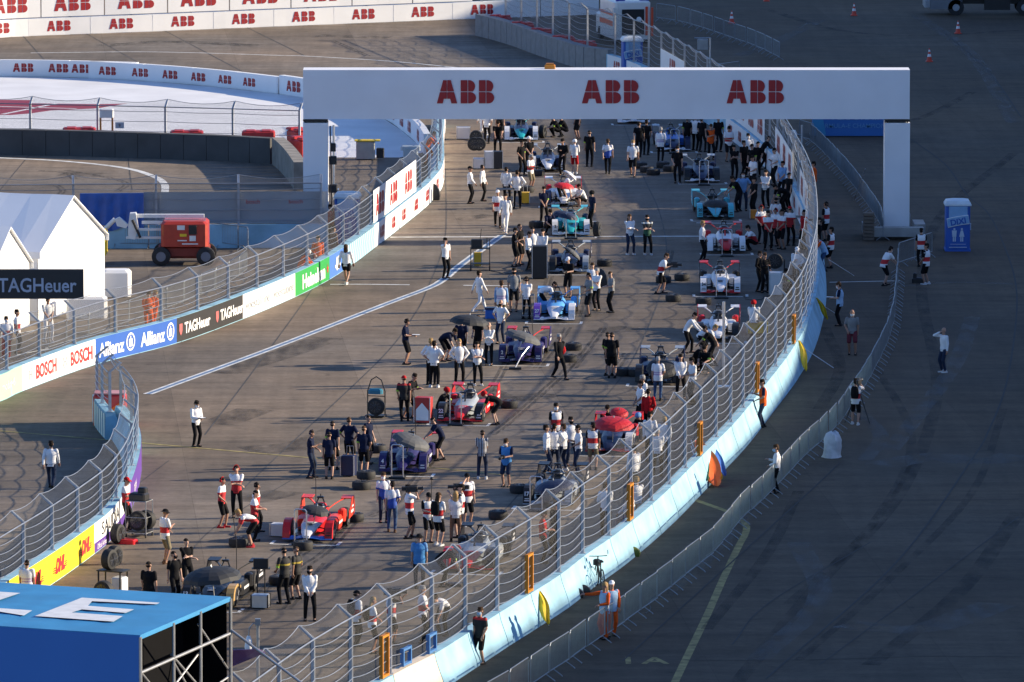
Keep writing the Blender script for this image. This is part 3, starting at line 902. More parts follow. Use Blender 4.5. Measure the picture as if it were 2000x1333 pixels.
# --- back wall of the service yard: blue wall, fence with grey scrim, blue tarpaulin
YW = Path([(-60, 489), (205, 486), (400, 485), (590, 484), (640, 484)])
wall_blocks(YW, 0, YW.L, [(0, 0), (0, 1.05), (-.34, 1.05), (-.7, 0)], 4.0, BLUEWALL, 'pale blue barrier block along the back of the service yard', 'barrier blocks of the service yard')
fence(YW, -.17, 1.0, YW.L - .3, 1.05, -1, 'catch fence along the back of the service yard', spacing=3.66, hgt=1.9, rows=4, sag=.04)
SCRIM = mat('grey_scrim', (.42, .44, .46), .8, var=.12, scale=.5)
YS = lambda u: YW.near(g(u, 485))
ban = banner(YW, YS(285), YS(640), -.3, 1.1, 2.55, SCRIM, 'long grey scrim banner on the back fence of the service yard', [(txt('bosch', .0), YS(500), 2.0, .2, BOSR, 1), (txt('bosch', .0), YS(578), 2.0, .2, BOSR, 1)])
mb = MB()
n = 18
rows = []
TS = [YS(160), YS(285)]
for j in range(n + 1):
    t = j / n
    s_ = TS[0] + (TS[1] - TS[0]) * t
    rows.append([YW.off(s_, .12 + .10 * math.sin(j * 1.7 + z * 2) * z, 2.55 - z * (1.65 + .1 * math.sin(j * .9))) for z in (0, .25, .5, .75, 1)] + [YW.off(s_, .02, 2.55 - z * 1.6) for z in (1, .5, 0)])
mb.loft(rows)
mb.obj('tarpaulin', mat('blue_tarpaulin', (.010, .085, .36), .4, var=.2), smooth=True, label='bright blue creased tarpaulin hung over the yard fence', cat='tarpaulin')
# ------------------------------------------------------------------ gantry over the grid
def wavy_box(c, d, nx, nz, amp, seed, mb, mi=0):
    """Box whose front and right faces are stretched vinyl with faint folds."""
    x0, x1, y0, y1, z0, z1 = c[0] - d[0] / 2, c[0] + d[0] / 2, c[1] - d[1] / 2, c[1] + d[1] / 2, c[2] - d[2] / 2, c[2] + d[2] / 2
    rings = []
    for i in range(nx + 1):
        x = x0 + (x1 - x0) * i / nx
        col_ = []
        for j in range(nz + 1):
            z = z0 + (z1 - z0) * j / nz
            e = amp * .8 * (mnoise.noise(V((x * .5 + seed, z * .8, 0))) + .6 * mnoise.noise(V((x * 2 + z, z * .7 + seed, 3))))
            if i in (0, nx) or j in (0, nz):
                e *= .15
            col_.append((x, y0 + e, z))
        rings.append(col_ + [(x, y1, z1), (x, y1, z0)])
    mb.loft(rings, mi)
gl, gr_ = g(617, 467), g(1751, 467)
GV = mat('gantry_white_vinyl', (.76, .76, .78), .6, var=.05, scale=.5, bump=.35)
k = ppm(g(1000, 467))
ga = thing('gantry', 'huge white gantry with three red logos spanning the starting grid', 'gantry', ((gl.x + gr_.x) / 2, gl.y, 0))
wl, wr = g(593, 467).x - ga.location.x, g(1775, 467).x - ga.location.x
zb = (467 - 233) / k + .02
zt = (467 - 136) / k
mb = MB()
wavy_box(((wl + wr) / 2, .65, (zb + zt) / 2), (wr - wl, 1.3, zt - zb), 60, 10, .03, 2, mb)
beam = mb.obj('beam', GV, ga, smooth=True)
for u in (910, 1192.5, 1474.5):
    mb = MB()
    cx = g(u, 467).x - ga.location.x
    hz = 45.5 / k
    z0 = zb + (233 - 202) / k
    letter_plane(ABB2D, (cx, -.034, z0), (1, 0, 0), (0, 0, 1), hz, mb, center=True)
    mb.obj('logo_lettering', ABBRED, beam)
for nm, u0, u1 in (('leg', 592.5, 641), ('leg', 1727, 1776)):
    x0, x1 = g(u0, 467).x - ga.location.x, g(u1, 467).x - ga.location.x
    mb = MB()
    wavy_box(((x0 + x1) / 2, .65, (zb - .18) / 2 + .1), (x1 - x0, 1.24, zb - .38), 6, 14, .02, u0, mb)
    leg = mb.obj(nm, GV, ga, smooth=True)
    t = MB()
    for x in (x0 + .12, x1 - .12):
        for y in (.12, 1.15):
            t.tube([(x, y, .05), (x, y, zb + .05)], .04, 6)
    for z in (zb - .06,):
        t.tube([(x0, .1, z), (x1, .1, z)], .05, 6).tube([(x0, 1.1, z), (x1, 1.1, z)], .05, 6)
    t.box(((x0 + x1) / 2, .6, zb - .08), (x1 - x0 - .05, 1.1, .10))
    t.obj('truss', DARK, leg)
    if u0 < 1000:
        for z, w_ in ((1.2, .3), (2.3, .42), (3.6, .34), (4.2, .26)):
            MB().bbox((x1 + .22, .5, z), (w_, .4, .38), .04).obj('control_box', DARK, leg)
        MB().tube([(x1 + .12, .3, .05), (x1 + .16, .3, 2.0), (x1 + .10, .35, 5.2)], .03, 5).obj('cable', DARK, leg)
        MB().tube([(x1 + .1, .9, .05), (x1 + .6, .9, .05), (x1 + .1, .9, 2.4)], .03, 5).obj('brace', STEEL, leg)
ct = MB().box(((x0 + x1) / 2 - .1, -.4, .38), (2.6, .55, .42)).box((x0 - .7, .9, .38), (.5, 2.4, .42)).box((x1 + .5, 1.2, .45), (.5, 2.0, .4))
ct.obj('ballast_block', CONC, ga)
bl = MB()
for i in range(8):
    bl.box((x0 - .75, -.6 + (i % 2) * .04, .09 + i * .16), (.5, .5, .13))
bl.obj('ballast_weight', mat('rusty_weight', (.16, .12, .09), .8), ga)
MB().bbox((0, 0, .09), (.5, .35, .18), .03).box((0, 0, .21), (.36, .2, .08)).obj('beacon_lamp', ORANGE, ga, loc=(g(1074, 467).x - ga.location.x, .6, zt + .01))

# ------------------------------------------------------------------ clad scaffold gantry in the near corner
ZS = 7.0
A_, B_, C_ = g(-260, 1121, ZS), g(450, 1166, ZS), g(274, 1241, ZS)
D_ = A_ + (C_ - B_)
st = thing('scaffold_gantry', 'blue clad scaffold gantry with white letters on its roof', 'gantry', (C_.x, C_.y, 0))
O = st.location
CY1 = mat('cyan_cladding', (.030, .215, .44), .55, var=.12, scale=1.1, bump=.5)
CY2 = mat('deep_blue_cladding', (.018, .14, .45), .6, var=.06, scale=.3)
def quad(a, b, c, d, u, v):
    return a.lerp(b, u).lerp(d.lerp(c, u), v)
rings = []
nu, nv = 44, 16
for i in range(nu + 1):
    r_ = []
    for j in range(nv + 1):
        u, v = i / nu, j / nv
        p = quad(A_, B_, C_, D_, u, v)
        e = .02 * mnoise.noise(V((u * 26, v * 5, 1))) + .018 * mnoise.noise(V((u * 60 + v * 18, v * 9, 4)))
        r_.append(p - O + V((0, 0, e if 0 < j < nv and 0 < i < nu else 0)))
    r_.append(quad(A_, B_, C_, D_, u, 1) - O - V((0, 0, .12)))
    r_.append(quad(A_, B_, C_, D_, u, 0) - O - V((0, 0, .12)))
    rings.append(r_)
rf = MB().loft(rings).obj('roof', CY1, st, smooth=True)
LP = [g(u, v, ZS) for u, v in [(66, 1207), (100, 1189), (160, 1170), (310, 1179), (310, 1182), (240, 1182), (180, 1178), (175, 1186), (262, 1192), (245, 1200), (138, 1192), (138, 1200), (240, 1207), (222, 1217)]]
mb = MB(); mb.poly([p - O + V((0, 0, .034)) for p in [g(u, v, ZS) for u, v in [(68, 1206), (160, 1170), (312, 1180), (306, 1183), (180, 1177), (172, 1186), (262, 1193), (246, 1200), (160, 1193), (140, 1199), (240, 1206), (222, 1217)]]])
mb.poly([p - O + V((0, 0, .034)) for p in [g(u, v, ZS) for u, v in [(-60, 1188), (-40, 1156), (40, 1161), (-5, 1176), (-25, 1189), (63, 1195), (47, 1205)]]])
mb.obj('lettering', mat('roof_lettering', (.62, .64, .66), .6), rf)
fd = (C_ - D_).normalized()
bd = (B_ - C_)
mb = MB()
rings = []
for i in range(31):
    p = D_.lerp(C_, i / 30) - O
    off = V((fd.y, -fd.x, 0))
    rings.append([p + off * (.02 + .012 * math.sin(i * 1.3 + z)) + V((0, 0, z - ZS)) for z in (ZS - .03, 4.8, 2.4, .1)] + [p - off * .02 + V((0, 0, z - ZS)) for z in (.1, ZS - .03)])
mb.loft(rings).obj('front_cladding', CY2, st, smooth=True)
bl = MB()
n1 = V((fd.y, -fd.x, 0))
bl.loft([[A_ - O - n1 * -.1 + V((0, 0, z - ZS)) for z in (ZS - .2, .1)], [B_ - O + n1 * .1 + fd * -.1 + V((0, 0, z - ZS)) for z in (ZS - .2, .1)]], caps=False, closed=False)
BLKC = mat('black_backing_cloth', (.004, .004, .005), .95, spec=.1)
back = MB()
q0, q1 = A_ - O, B_ - O - fd * .12
back.loft([[q0 + V((0, 0, -.2)), q0 + V((0, 0, .1 - ZS)), q0 - n1 * .03 + V((0, 0, .1 - ZS)), q0 - n1 * .03 + V((0, 0, -.2))], [q1 + V((0, 0, -.2)), q1 + V((0, 0, .1 - ZS)), q1 - n1 * .03 + V((0, 0, .1 - ZS)), q1 - n1 * .03 + V((0, 0, -.2))]])
mid = C_.lerp(B_, .45) - O - fd * 1.6
q2, q3 = C_ - O - fd * 1.4, B_ - O - fd * 1.4
back.loft([[q2 + V((0, 0, -.25)), q2 + V((0, 0, .1 - ZS)), q2 - fd * .03 + V((0, 0, .1 - ZS)), q2 - fd * .03 + V((0, 0, -.25))], [q3 + V((0, 0, -.25)), q3 + V((0, 0, .1 - ZS)), q3 - fd * .03 + V((0, 0, .1 - ZS)), q3 - fd * .03 + V((0, 0, -.25))]])
back.obj('backing_cloth', BLKC, st)
tb = MB()
E0 = C_ - O
bl_ = bd.length
be = bd.normalized()
up = V((0, 0, 1))
stat = [0, .36, .66, 1.0]
for q in stat:
    p = E0 + bd * q
    tb.tube([p + up * (-ZS), p + up * -.05], .045, 8)
for z in (-1.0, -2.0, -3.5, -5):
    if z > -1.5:
        tb.tube([E0 + up * z, E0 + bd + up * z], .045, 8)
for q0_, q1_, z0, z1 in ((0, .36, -.9, -2.4), (0, .36, -2.6, -4.2), (.36, .66, -1.0, -2.6), (.36, 1., -.9, -3.4), (.66, 1., -.4, -2.0), (0, .66, -2.6, -1.2), (0, 1, -2.7, -2.2), (0, 1, -4, -4.4)):
    tb.tube([E0 + bd * q0_ + up * z0 - fd * .07, E0 + bd * q1_ + up * z1 - fd * .07], .032, 8)
# outrigger bay towards the fence
x2 = fd * 2.5
p = E0 + bd
q = E0 + bd * .35 + x2
for a_, b_ in ((p, p + x2),):
    tb.tube([b_ + up * (-ZS), b_ + up * -2.3], .045, 8)
    tb.tube([a_ + up * -.9, b_ + up * -2.5], .04, 8)
    tb.tube([a_ + up * -2.6, b_ + up * -2.35], .04, 8)
    tb.tube([b_ + up * -2.4, b_ + fd * 1.2 + up * -4.2], .04, 8)
    tb.tube([a_ + up * -3.0, b_ + up * -4.4], .04, 8)
    tb.tube([a_ + bd * -.5 + up * -3.6, b_ + up * -2.45], .04, 8)
tb.obj('scaffold_frame', mat('scaffold_tube', (.42, .42, .42), .4, .7), st)

# purple pennant banner and drop shaped camera on a pole beside it
pn = MB()
a, b, c, d = g(455, 1270, 4.2), g(505, 1268, 4.4), g(518, 1276, 4.0), g(452, 1303, 3.2)
pn.loft([[a, b, c, d], [x + V((0, .03, 0)) for x in (a, b, c, d)]])
pn = pn.obj('pennant', col('banner_violet', (.20, .08, .42)), label='small purple pennant hanging from the scaffold beside the grid fence', cat='pennant')
cp_ = g(504, 1345)
t = thing('camera_mast', 'thin grey mast with a drop shaped camera beside the scaffold', 'camera mast', cp_)
MB().tube([(0, 0, 0), (0, 0, 2.1)], .05, 8).box((0, 0, 2.05), (.16, .16, .2)).obj('pole', STEEL, t)
MB().tube([(0, 0, 2.0), (-.15, 0, 2.0), (-.26, 0, 1.85), (-.28, 0, 1.6)], .02, 6).obj('arm', STEEL, t)
MB().tube([(-.28, 0, 1.62), (-.28, 0, 1.5), (-.28, 0, 1.3), (-.28, 0, 1.16), (-.28, 0, 1.08)], [.05, .10, .13, .11, .05], 10).obj('camera_head', WHITE, t, smooth=True)

# ------------------------------------------------------------------ tents
TENT = mat('tent_white_pvc', (.80, .80, .79), .5, var=.03, scale=.4)
def tent(near_px, far_px, eave, apex, length, label, group):
    a, b = g(*near_px), g(*far_px)
    e = (b - a)
    n = V((-e.y, e.x, 0)).normalized()
    if n.x > 0:
        n = -n
    L = n * length
    t = thing('marquee_tent', label, 'tent', a, group=group)
    m = e / 2
    upv = V((0, 0, 1))
    sec = [V((0, 0, 0)), upv * eave, m + upv * apex, e + upv * eave, e]
    MB().loft([[sec[0], sec[1], sec[1] + e * .004, sec[0] + e * .004], [sec[0] + L, sec[1] + L, sec[1] + L + e * .004, sec[0] + L + e * .004]]).loft([[sec[4], sec[3], sec[3] - e * .004, sec[4] - e * .004], [sec[4] + L, sec[3] + L, sec[3] + L - e * .004, sec[4] + L - e * .004]]).obj('wall', TENT, t)
    MB().loft([[x for x in sec], [x + n * .03 for x in sec]]).obj('gable_wall', TENT, t)
    eu = e.normalized()
    dn = upv * -.28
    sl = [-eu * .12 + upv * (eave - .06), m + upv * (apex + .03), e + eu * .12 + upv * (eave - .06)]
    prof_ = [sl[0] + dn, sl[0], sl[1], sl[2], sl[2] + dn, sl[2] - eu * .02 + dn, sl[2] - eu * .02 - upv * .03, sl[1] - upv * .05, sl[0] + eu * .02 - upv * .03, sl[0] + eu * .02 + dn]
    nn = 12
    MB().loft([[p - n * .15 + L * (i / nn) + upv * (.05 * math.sin(i * 1.9) if k_ in (1, 2, 3) and 0 < i else 0) * (.3 if k_ == 2 else .6) for k_, p in enumerate(prof_)] for i in range(nn + 1)]).obj('roof', TENT, t)
    return t
tent((75, 628), (205, 590), 3.0, 4.95, 12, 'white marquee with a tall gable facing the boom lift', 'marquees')
tent((-25, 668), (58, 636), 2.75, 4.45, 9, 'white marquee half hidden behind the black sign', 'marquees')
sg = thing('overhead_sign', 'black overhead sign board with white lettering in front of the tents', 'sign', g(20, 672))
k = ppm(g(20, 672)); yb = 0
z0, z1 = (672 - 583) / k, (672 - 525.5) / k
x0, x1 = (-150 - 20) / k, (164 - 20) / k
bdz = MB().box(((x0 + x1) / 2, 0, (z0 + z1) / 2), (x1 - x0, .25, z1 - z0)).obj('board', BLK, sg)
mb = MB()
wd, ps = text2d('TAGHeuer', .02, 0, .86)
hh = 28 / k
letter_plane((wd, ps), (x1 - .28 - wd * hh, -.14, z0 + (583 - 569) / k), (1, 0, 0), (0, 0, 1), hh, mb)
mb.obj('lettering', mat('sign_grey_lettering', (.42, .46, .55), .5), bdz)
for x in (x0 + .2, x0 + 2.2):
    MB().tube([(x, .2, 0), (x, .2, z1)], .08, 8).box((x, .2, .04), (.6, .6, .08)).obj('post', STEEL, sg)
tk = MB()
tk.bbox((0, 0, .6), (1.25, 1.0, 1.15), .12)
tk.obj('water_tank', TENT, label='white covered tank beside the marquee in the service yard', cat='tank', loc=g(228, 579))
MB().bbox((0, 0, .45), (1.7, .9, .9), .1).obj('covered_pallet', TENT, label='white sheeted pallet load against the marquee wall', cat='pallet load', loc=g(170, 620))

# ------------------------------------------------------------------ boom lift
bl = thing('boom_lift', 'red boom lift with folded white boom in the service yard', 'boom lift', g(360, 515))
LR = mat('lift_red', (.44, .035, .015), .45, coat=.3, var=.15)
LWm = mat('lift_white', (.72, .72, .70), .5, var=.1)
MB().bbox((0, 0, .62), (2.3, 1.5, .42), .06).box((0, 0, .42), (1.4, .7, .3)).obj('chassis', mat('lift_dark_red', (.20, .02, .012), .6), bl)
for x in (-1.0, 1.0):
    for y in (-.85, .85):
        wv = MB().tube([(0, -.19, 0), (0, -.15, 0), (0, .15, 0), (0, .19, 0)], [.33, .42, .42, .33], 20).obj('wheel', RUBBER, bl, smooth=True, loc=(x, y, .42))
        MB().tube([(0, -.21, 0), (0, .21, 0)], .22, 12).obj('rim', mat('lift_rim', (.16, .17, .2), .6), wv)
bd_ = MB().bbox((.05, 0, 1.42), (2.1, 1.9, 1.12), .12).obj('engine_housing', LR, bl)
MB().bbox((.42, -.97, 1.62), (.36, .06, .42), .02).obj('control_panel', DARK, bd_)
MB().box((-.1, -.965, 1.72), (.34, .02, .2)).box((.42, -.965, 1.24), (.28, .02, .24)).box((-.05, -.965, 1.14), (.42, .02, .05)).box((.3, -.965, .99), (.72, .02, .05)).obj('decal_lettering', LWm, bd_)
MB().box((0, -.965, 1.38), (.3, .02, .12)).obj('warning_sticker', YELLOW, bd_)
MB().box((-.7, .1, 2.14), (3.2, .26, .15)).box((-.6, .1, 1.84), (2.6, .22, .12)).obj('upper_boom', LWm, bl)
MB().box((-1.5, -.1, 1.55), (1.6, .18, .10)).box((-1.6, -.1, 1.18), (2.0, .18, .10)).obj('lower_boom', LWm, bl)
kn = MB().prism([(-2.5, 1.15), (-2.2, 1.1), (-2.05, 1.6), (-2.15, 2.3), (-2.42, 2.28), (-2.5, 1.7)], (0, -.25, 0), (1, 0, 0), (0, 0, 1), (0, .5, 0)).obj('boom_knuckle', LWm, bl)
MB().tube([(-2.3, -.3, 2.0), (-1.95, -.3, 1.2)], .06, 8).obj('hydraulic_cylinder', DARK, bl)
MB().prism([(-3.0, 1.7), (-2.6, 1.6), (-2.5, 1.75), (-2.9, 2.1), (-3.1, 2.0)], (0, -.15, 0), (1, 0, 0), (0, 0, 1), (0, .3, 0)).tube([(-3.1, 0, 2.0), (-3.6, 0, 1.5)], .1, 8).obj('jib', LWm, bl)
bk = MB()
for x in (-4.1, -3.5):
    for y in (-.8, 0, .8):
        bk.tube([(x, y, .5), (x, y, 1.6)], .025, 6)
for z in (.5, 1.05, 1.6):
    bk.tube([(-4.1, -.8, z), (-3.5, -.8, z), (-3.5, .8, z), (-4.1, .8, z), (-4.1, -.8, z)], .025, 6)
bk.box((-3.8, 0, .48), (.66, 1.7, .06)).obj('basket_frame', YELLOW, bl)

# ------------------------------------------------------------------ portable toilets
TB = mat('toilet_blue', (.02, .10, .42), .5, var=.1)
TL = mat('toilet_pale_blue', (.22, .40, .62), .5, var=.1)
TWH = mat('toilet_roof', (.60, .66, .70), .5)
def toilet(u, v, rz, label, front=True):
    t = thing('portable_toilet', label, 'portable toilet', g(u, v), rz, 'blue portable toilets')
    MB().bbox((0, 0, .06), (1.16, 1.16, .12), .03).bbox((0, 0, 1.1), (1.1, 1.1, 2.0), .05).obj('cabin', TB, t)
    MB().loft([[(x * q, y * q, z) for x, y in ((-.6, -.6), (.6, -.6), (.6, .6), (-.6, .6))] for z, q in ((2.08, 1), (2.16, 1.0), (2.30, .86), (2.36, .4))]).obj('roof', TWH, t)
    d = MB()
    d.box((0, -.565, 1.02), (.86, .03, 1.8)).obj('door', TB, t)
    if front:
        dd = t.children[-1]
        MB().box((0, -.585, 1.75), (.84, .02, .62)).obj('upper_panel', TL, dd)
        mb = MB()
        ax = V((math.cos(R(10)), 0, math.sin(R(10))))
        ay = V((-math.sin(R(10)), 0, math.cos(R(10))))
        P0 = V((0, -.62, 1.38))
        band = MB()
        hw = .50
        pts = []
        for sx in (-1, 1):
            pass
        band.loft([[P0 + ax * x + ay * (z + .03 * math.cos(x * 2.6)) + V((0, dy, 0)) for dy in (0, .03) for z in ((-.21, .21) if dy == 0 else (.21, -.21))] for x in [hw * (k_ / 6 - 1) for k_ in range(13)]])
        bnd = band.obj('logo_band', WHITE, t)
        inb = MB()
        inb.loft([[P0 + ax * x + ay * (z + .03 * math.cos(x * 2.6)) + V((0, dy - .012, 0)) for dy in (0, .008) for z in ((-.18, .18) if dy == 0 else (.18, -.18))] for x in [hw * .98 * (k_ / 6 - 1) for k_ in range(13)]])
        inb.obj('logo_field', TL, bnd)
        letter_plane(text2d('DIXI', .045, 0, 1.0), P0 + V((0, -.025, 0)) - ay * .13, ax, ay, .27, mb, center=True)
        mb.obj('lettering', TB, bnd)
        pc = MB()
        for x, skirt in ((-.17, 0), (.17, 1)):
            y = -.60
            pc.poly([(x + .05 * math.cos(k_ * .6283), y, 1.03 + .05 * math.sin(k_ * .6283)) for k_ in range(10)])
            if skirt:
                pc.poly([(x - .05, y, .97), (x + .05, y, .97), (x + .12, y, .68), (x - .12, y, .68)])
            else:
                pc.poly([(x - .11, y, .97), (x + .11, y, .97), (x + .09, y, .68), (x - .09, y, .68)])
            for s_ in (-.04, .04):
                pc.poly([(x + s_ - .028, y, .68), (x + s_ + .028, y, .68), (x + s_ + .028, y, .46), (x + s_ - .028, y, .46)])
        pc.box((0, -.6, .34), (.7, .004, .02)).box((0, -.6, .2), (.8, .004, .03))
        pc.obj('pictogram_marking', mat('pictogram_pale', (.50, .58, .68), .5), t.children[2] if len(t.children) > 2 else t)
    MB().box((.58, -.2, 1.1), (.05, .2, .3)).obj('vent', TWH, t)
    return t
toilet(1869.5, 489, R(0), 'blue portable toilet with a dixi band standing alone on the shaded apron')
toilet(679, 474, R(-4), 'blue portable toilet behind the pit straight fence next to the gantry leg')
toilet(1234, 152, R(6), 'pale blue portable toilet behind the far catch fence near the ambulance')

# ------------------------------------------------------------------ ambulance, lorry, cones
am = thing('ambulance', 'white ambulance with orange stripes and open rear doors', 'ambulance', g(1237, 88), R(12))
AW = mat('ambulance_white', (.75, .74, .70), .4, coat=.3, var=.05)
AO = mat('ambulance_orange', (.70, .08, .03), .4)
MB().bbox((0, 2.2, 1.45), (2.15, 4.2, 2.3), .12).bbox((0, 5.0, 1.0), (2.0, 1.7, 1.3), .2).obj('body', AW, am)
MB().box((0, .085, 1.35), (1.35, .04, 1.5)).obj('rear_opening', DARK, am)
for s_ in (-1, 1):
    MB().box((s_ * 1.16, .1, 1.35), (.12, .12, 1.7)).box((s_ * .82, .07, 1.4), (.14, .05, 1.7)).obj('rear_door', AO if s_ > 0 else AW, am)
    MB().box((s_ * 1.085, 2.3, 1.75), (.02, 3.9, .16)).box((s_ * 1.085, 2.3, 1.2), (.02, 3.9, .3)).obj('side_stripe_marking', AO, am)
    for y in (.9, 4.6):
        MB().tube([(s_ * .8, y, .38), (s_ * 1.05, y, .38)], .38, 14).obj('wheel', RUBBER, am)
    MB().bbox((s_ * .72, .35, 2.68), (.55, .25, .18), .05).obj('blue_beacon', mat('beacon_blue', (.02, .05, .4), .2), am)
MB().box((0, 1.6, 2.62), (.6, .5, .06)).obj('roof_vent', DARK, am)
MB().sph((.35, .05, 1.5), (.16, .04, .16)).obj('spare_cover', WHITE, am)
tr = thing('lorry', 'white lorry cut off by the top edge of the photo', 'lorry', g(1812, 31), R(0))
TRM = mat('lorry_grey', (.16, .17, .19), .5, var=.1)
MB().bbox((1.1, 1.2, 1.75), (2.1, 2.4, 2.7), .15).obj('cab', TRM, tr)
MB().box((.03, 1.2, 2.2), (.05, 2.0, .9)).box((1.2, -.01, 2.2), (1.0, .04, .8)).obj('cab_window', DARK, tr)
MB().bbox((0, 1.2, .75), (.4, 2.4, .5), .08).obj('bumper', mat('lorry_bumper', (.28, .29, .31), .5), tr)
MB().bbox((6.3, 1.2, 2.5), (7.8, 2.45, 2.6), .05).obj('box_body', mat('lorry_box_grey', (.10, .105, .11), .6), tr)
MB().box((6.3, -.035, 1.28), (7.8, .03, .12)).obj('side_stripe_marking', AO, tr)
MB().box((6, 1.2, .85), (8, 1.0, .35)).box((4.3, .1, .7), (1.6, .3, .7)).obj('chassis', DARK, tr)
for x in (1.75, 6.0, 8.6):
    for y in (.15, 2.25):
        wv = MB().tube([(0, -.15, 0), (0, .15, 0)], .5, 18).obj('wheel', RUBBER, tr, loc=(x, y, .5))
        MB().tube([(0, -.17, 0), (0, .17, 0)], .22, 12).obj('rim', mat('lorry_rim', (.3, .31, .33), .5), wv)
CO = mat('cone_orange', (.62, .06, .03), .5)
c0 = None
for u, v, lb in [(1668, 31, 'orange and white traffic cone standing nearest the lorry front'), (1871, 66, 'orange and white traffic cone below the lorry wheels'), (1815, 121, 'orange and white traffic cone nearest the gantry beam'), (1429, 46, 'orange and white traffic cone behind the crowd barriers'), (1497, 3, 'orange traffic cone cut by the top of the photo')]:
    if c0 is None:
        c0 = thing('traffic_cone', lb, 'traffic cone', g(u, v), 0, 'traffic cones on the apron')
        MB().bbox((0, 0, .03), (.42, .42, .06), .02).obj('base', CO, c0)
        MB().tube([(0, 0, .06), (0, 0, .3)], [.16, .12], 14).tube([(0, 0, .45), (0, 0, .58)], [.088, .062], 14).tube([(0, 0, .7), (0, 0, .78)], [.04, .03], 14).obj('cone_body', CO, c0)
        MB().tube([(0, 0, .3), (0, 0, .45)], [.12, .088], 14).tube([(0, 0, .58), (0, 0, .7)], [.062, .04], 14).obj('white_band', WHITE, c0)
    else:
        c = copy_tree(c0)
        c.location = g(u, v); c['label'] = lb
# far blue sponsor banner box behind the gantry leg
bb = thing('banner_box', 'blue banner box with pale championship lettering behind the gantry', 'banner', g(1588, 268))
k = ppm(g(1650, 268))
wdt = (1765 - 1588) / k
MB().box((wdt / 2, .8, 36 / k + .05), (wdt, 1.6, 72 / k)).obj('box_body', col('banner_pool_blue', (.03, .16, .46)), bb)
CSKY = col('lettering_sky', (.12, .32, .55))
mb = MB()
letter_plane(text2d('FORMULA-E CHAMPIONSHIP', .01, 0, 1.0), (.2, -.03, 16 / k + .05), (1, 0, 0), (0, 0, 1), 9 / k, mb)
mb.obj('lettering', CSKY, bb)
mb = MB()
letter_plane(text2d('PERFORMING', .03, 0, 1.0), (1.0, -.03, 34 / k), (1, 0, 0), (0, 0, 1), 14 / k, mb)
mb.obj('lettering', CSKY, bb)
MB().prism([(0, .1), (.7, .1), (.35, 72 / k), (0, 72 / k)], (-.02, -.02, 0), (1, 0, 0), (0, 0, 1), (0, -.02, 0)).obj('swoosh_marking', col('banner_light_pool', (.04, .28, .5)), bb)
MB().box((wdt / 2, .8, .03), (wdt + .3, 1.9, .06)).obj('plinth', DARK, bb)

# ------------------------------------------------------------------ masts, camera frames in the fence, service boxes
def mast(u, v, h, label, head):
    t = thing('camera_mast', label, 'camera mast', g(u, v))
    MB().tube([(0, 0, 0), (0, 0, h)], .055, 8).box((0, 0, .03), (.5, .5, .06)).obj('pole', ALU, t)
    if head == 'dome':
        MB().tube([(0, 0, h - .5), (-.35, 0, h - .45)], .03, 6).obj('arm', STEEL, t)
        MB().tube([(-.42, 0, h - .25), (-.42, 0, h - .45), (-.42, 0, h - .8)], [.10, .19, .15], 10).sph((-.42, 0, h - .8), .15).obj('camera_head', WHITE, t, smooth=True)
    elif head == 'flood':
        MB().tube([(0, 0, h), (-.9, 0, h - .02)], .04, 6).obj('arm', STEEL, t)
        MB().bbox((-.42, 0, h - .36), (.62, .25, .6), .04).obj('lamp_housing', STEEL, t)
    return t
mast(1566, 318, 1.9, 'white mast with a dome camera behind the outer fence', 'dome')
mast(1387, 150, 2.2, 'slim mast carrying a square floodlight above the gantry', 'flood')
mast(1413, 757, 3.4, 'tall plain aluminium pole standing against the outer fence', None)
mast(652, 372, 3.2, 'aluminium pole with cables beside the gantry leg', None)
bo = thing('equipment_crate', 'open equipment crate with yellow lid by the run-off', 'crate', g(714, 312))
MB().bbox((0, 0, .5), (.95, .6, .9), .04).obj('crate_body', mat('crate_grey', (.35, .36, .33), .6), bo)
MB().box((.1, 0, .98), (1.3, .7, .05)).obj('lid', YELLOW, bo)
MB().bbox((.75, -.1, .35), (.4, .4, .5), .04).obj('side_box', DARK, bo)
bt = thing('barrier_stack', 'grey plastic barrier module standing at the pit fence', 'barrier module', g(802, 330))
MB().bbox((0, 0, .55), (.75, .4, 1.1), .06).bbox((0, 0, 1.05), (1.0, .35, .25), .06).obj('module', mat('plastic_grey', (.42, .47, .50), .5), bt)
p = g(207, 330); 
kp = thing('marshal_kiosk', 'white box on two orange posts with a numbered plate in the low fence', 'marshal post', g(207, 268))
MB().bbox((.05, 0, 1.25), (.72, .5, .45), .05).obj('box', WHITE, kp)
for x in (-.28, .34):
    MB().box((x, 0, .5), (.1, .1, 1.1)).obj('post', ORANGE, kp)
MB().box((.72, -.05, .62), (.46, .03, .32)).obj('number_plate', mat('plate_blue', (.42, .50, .60), .5), kp)
mb = MB(); letter_plane(text2d('9', .02), (.66, -.075, .54), (1, 0, 0), (0, 0, 1), .17, mb)
mb.obj('lettering', BLK, kp.children[-1])

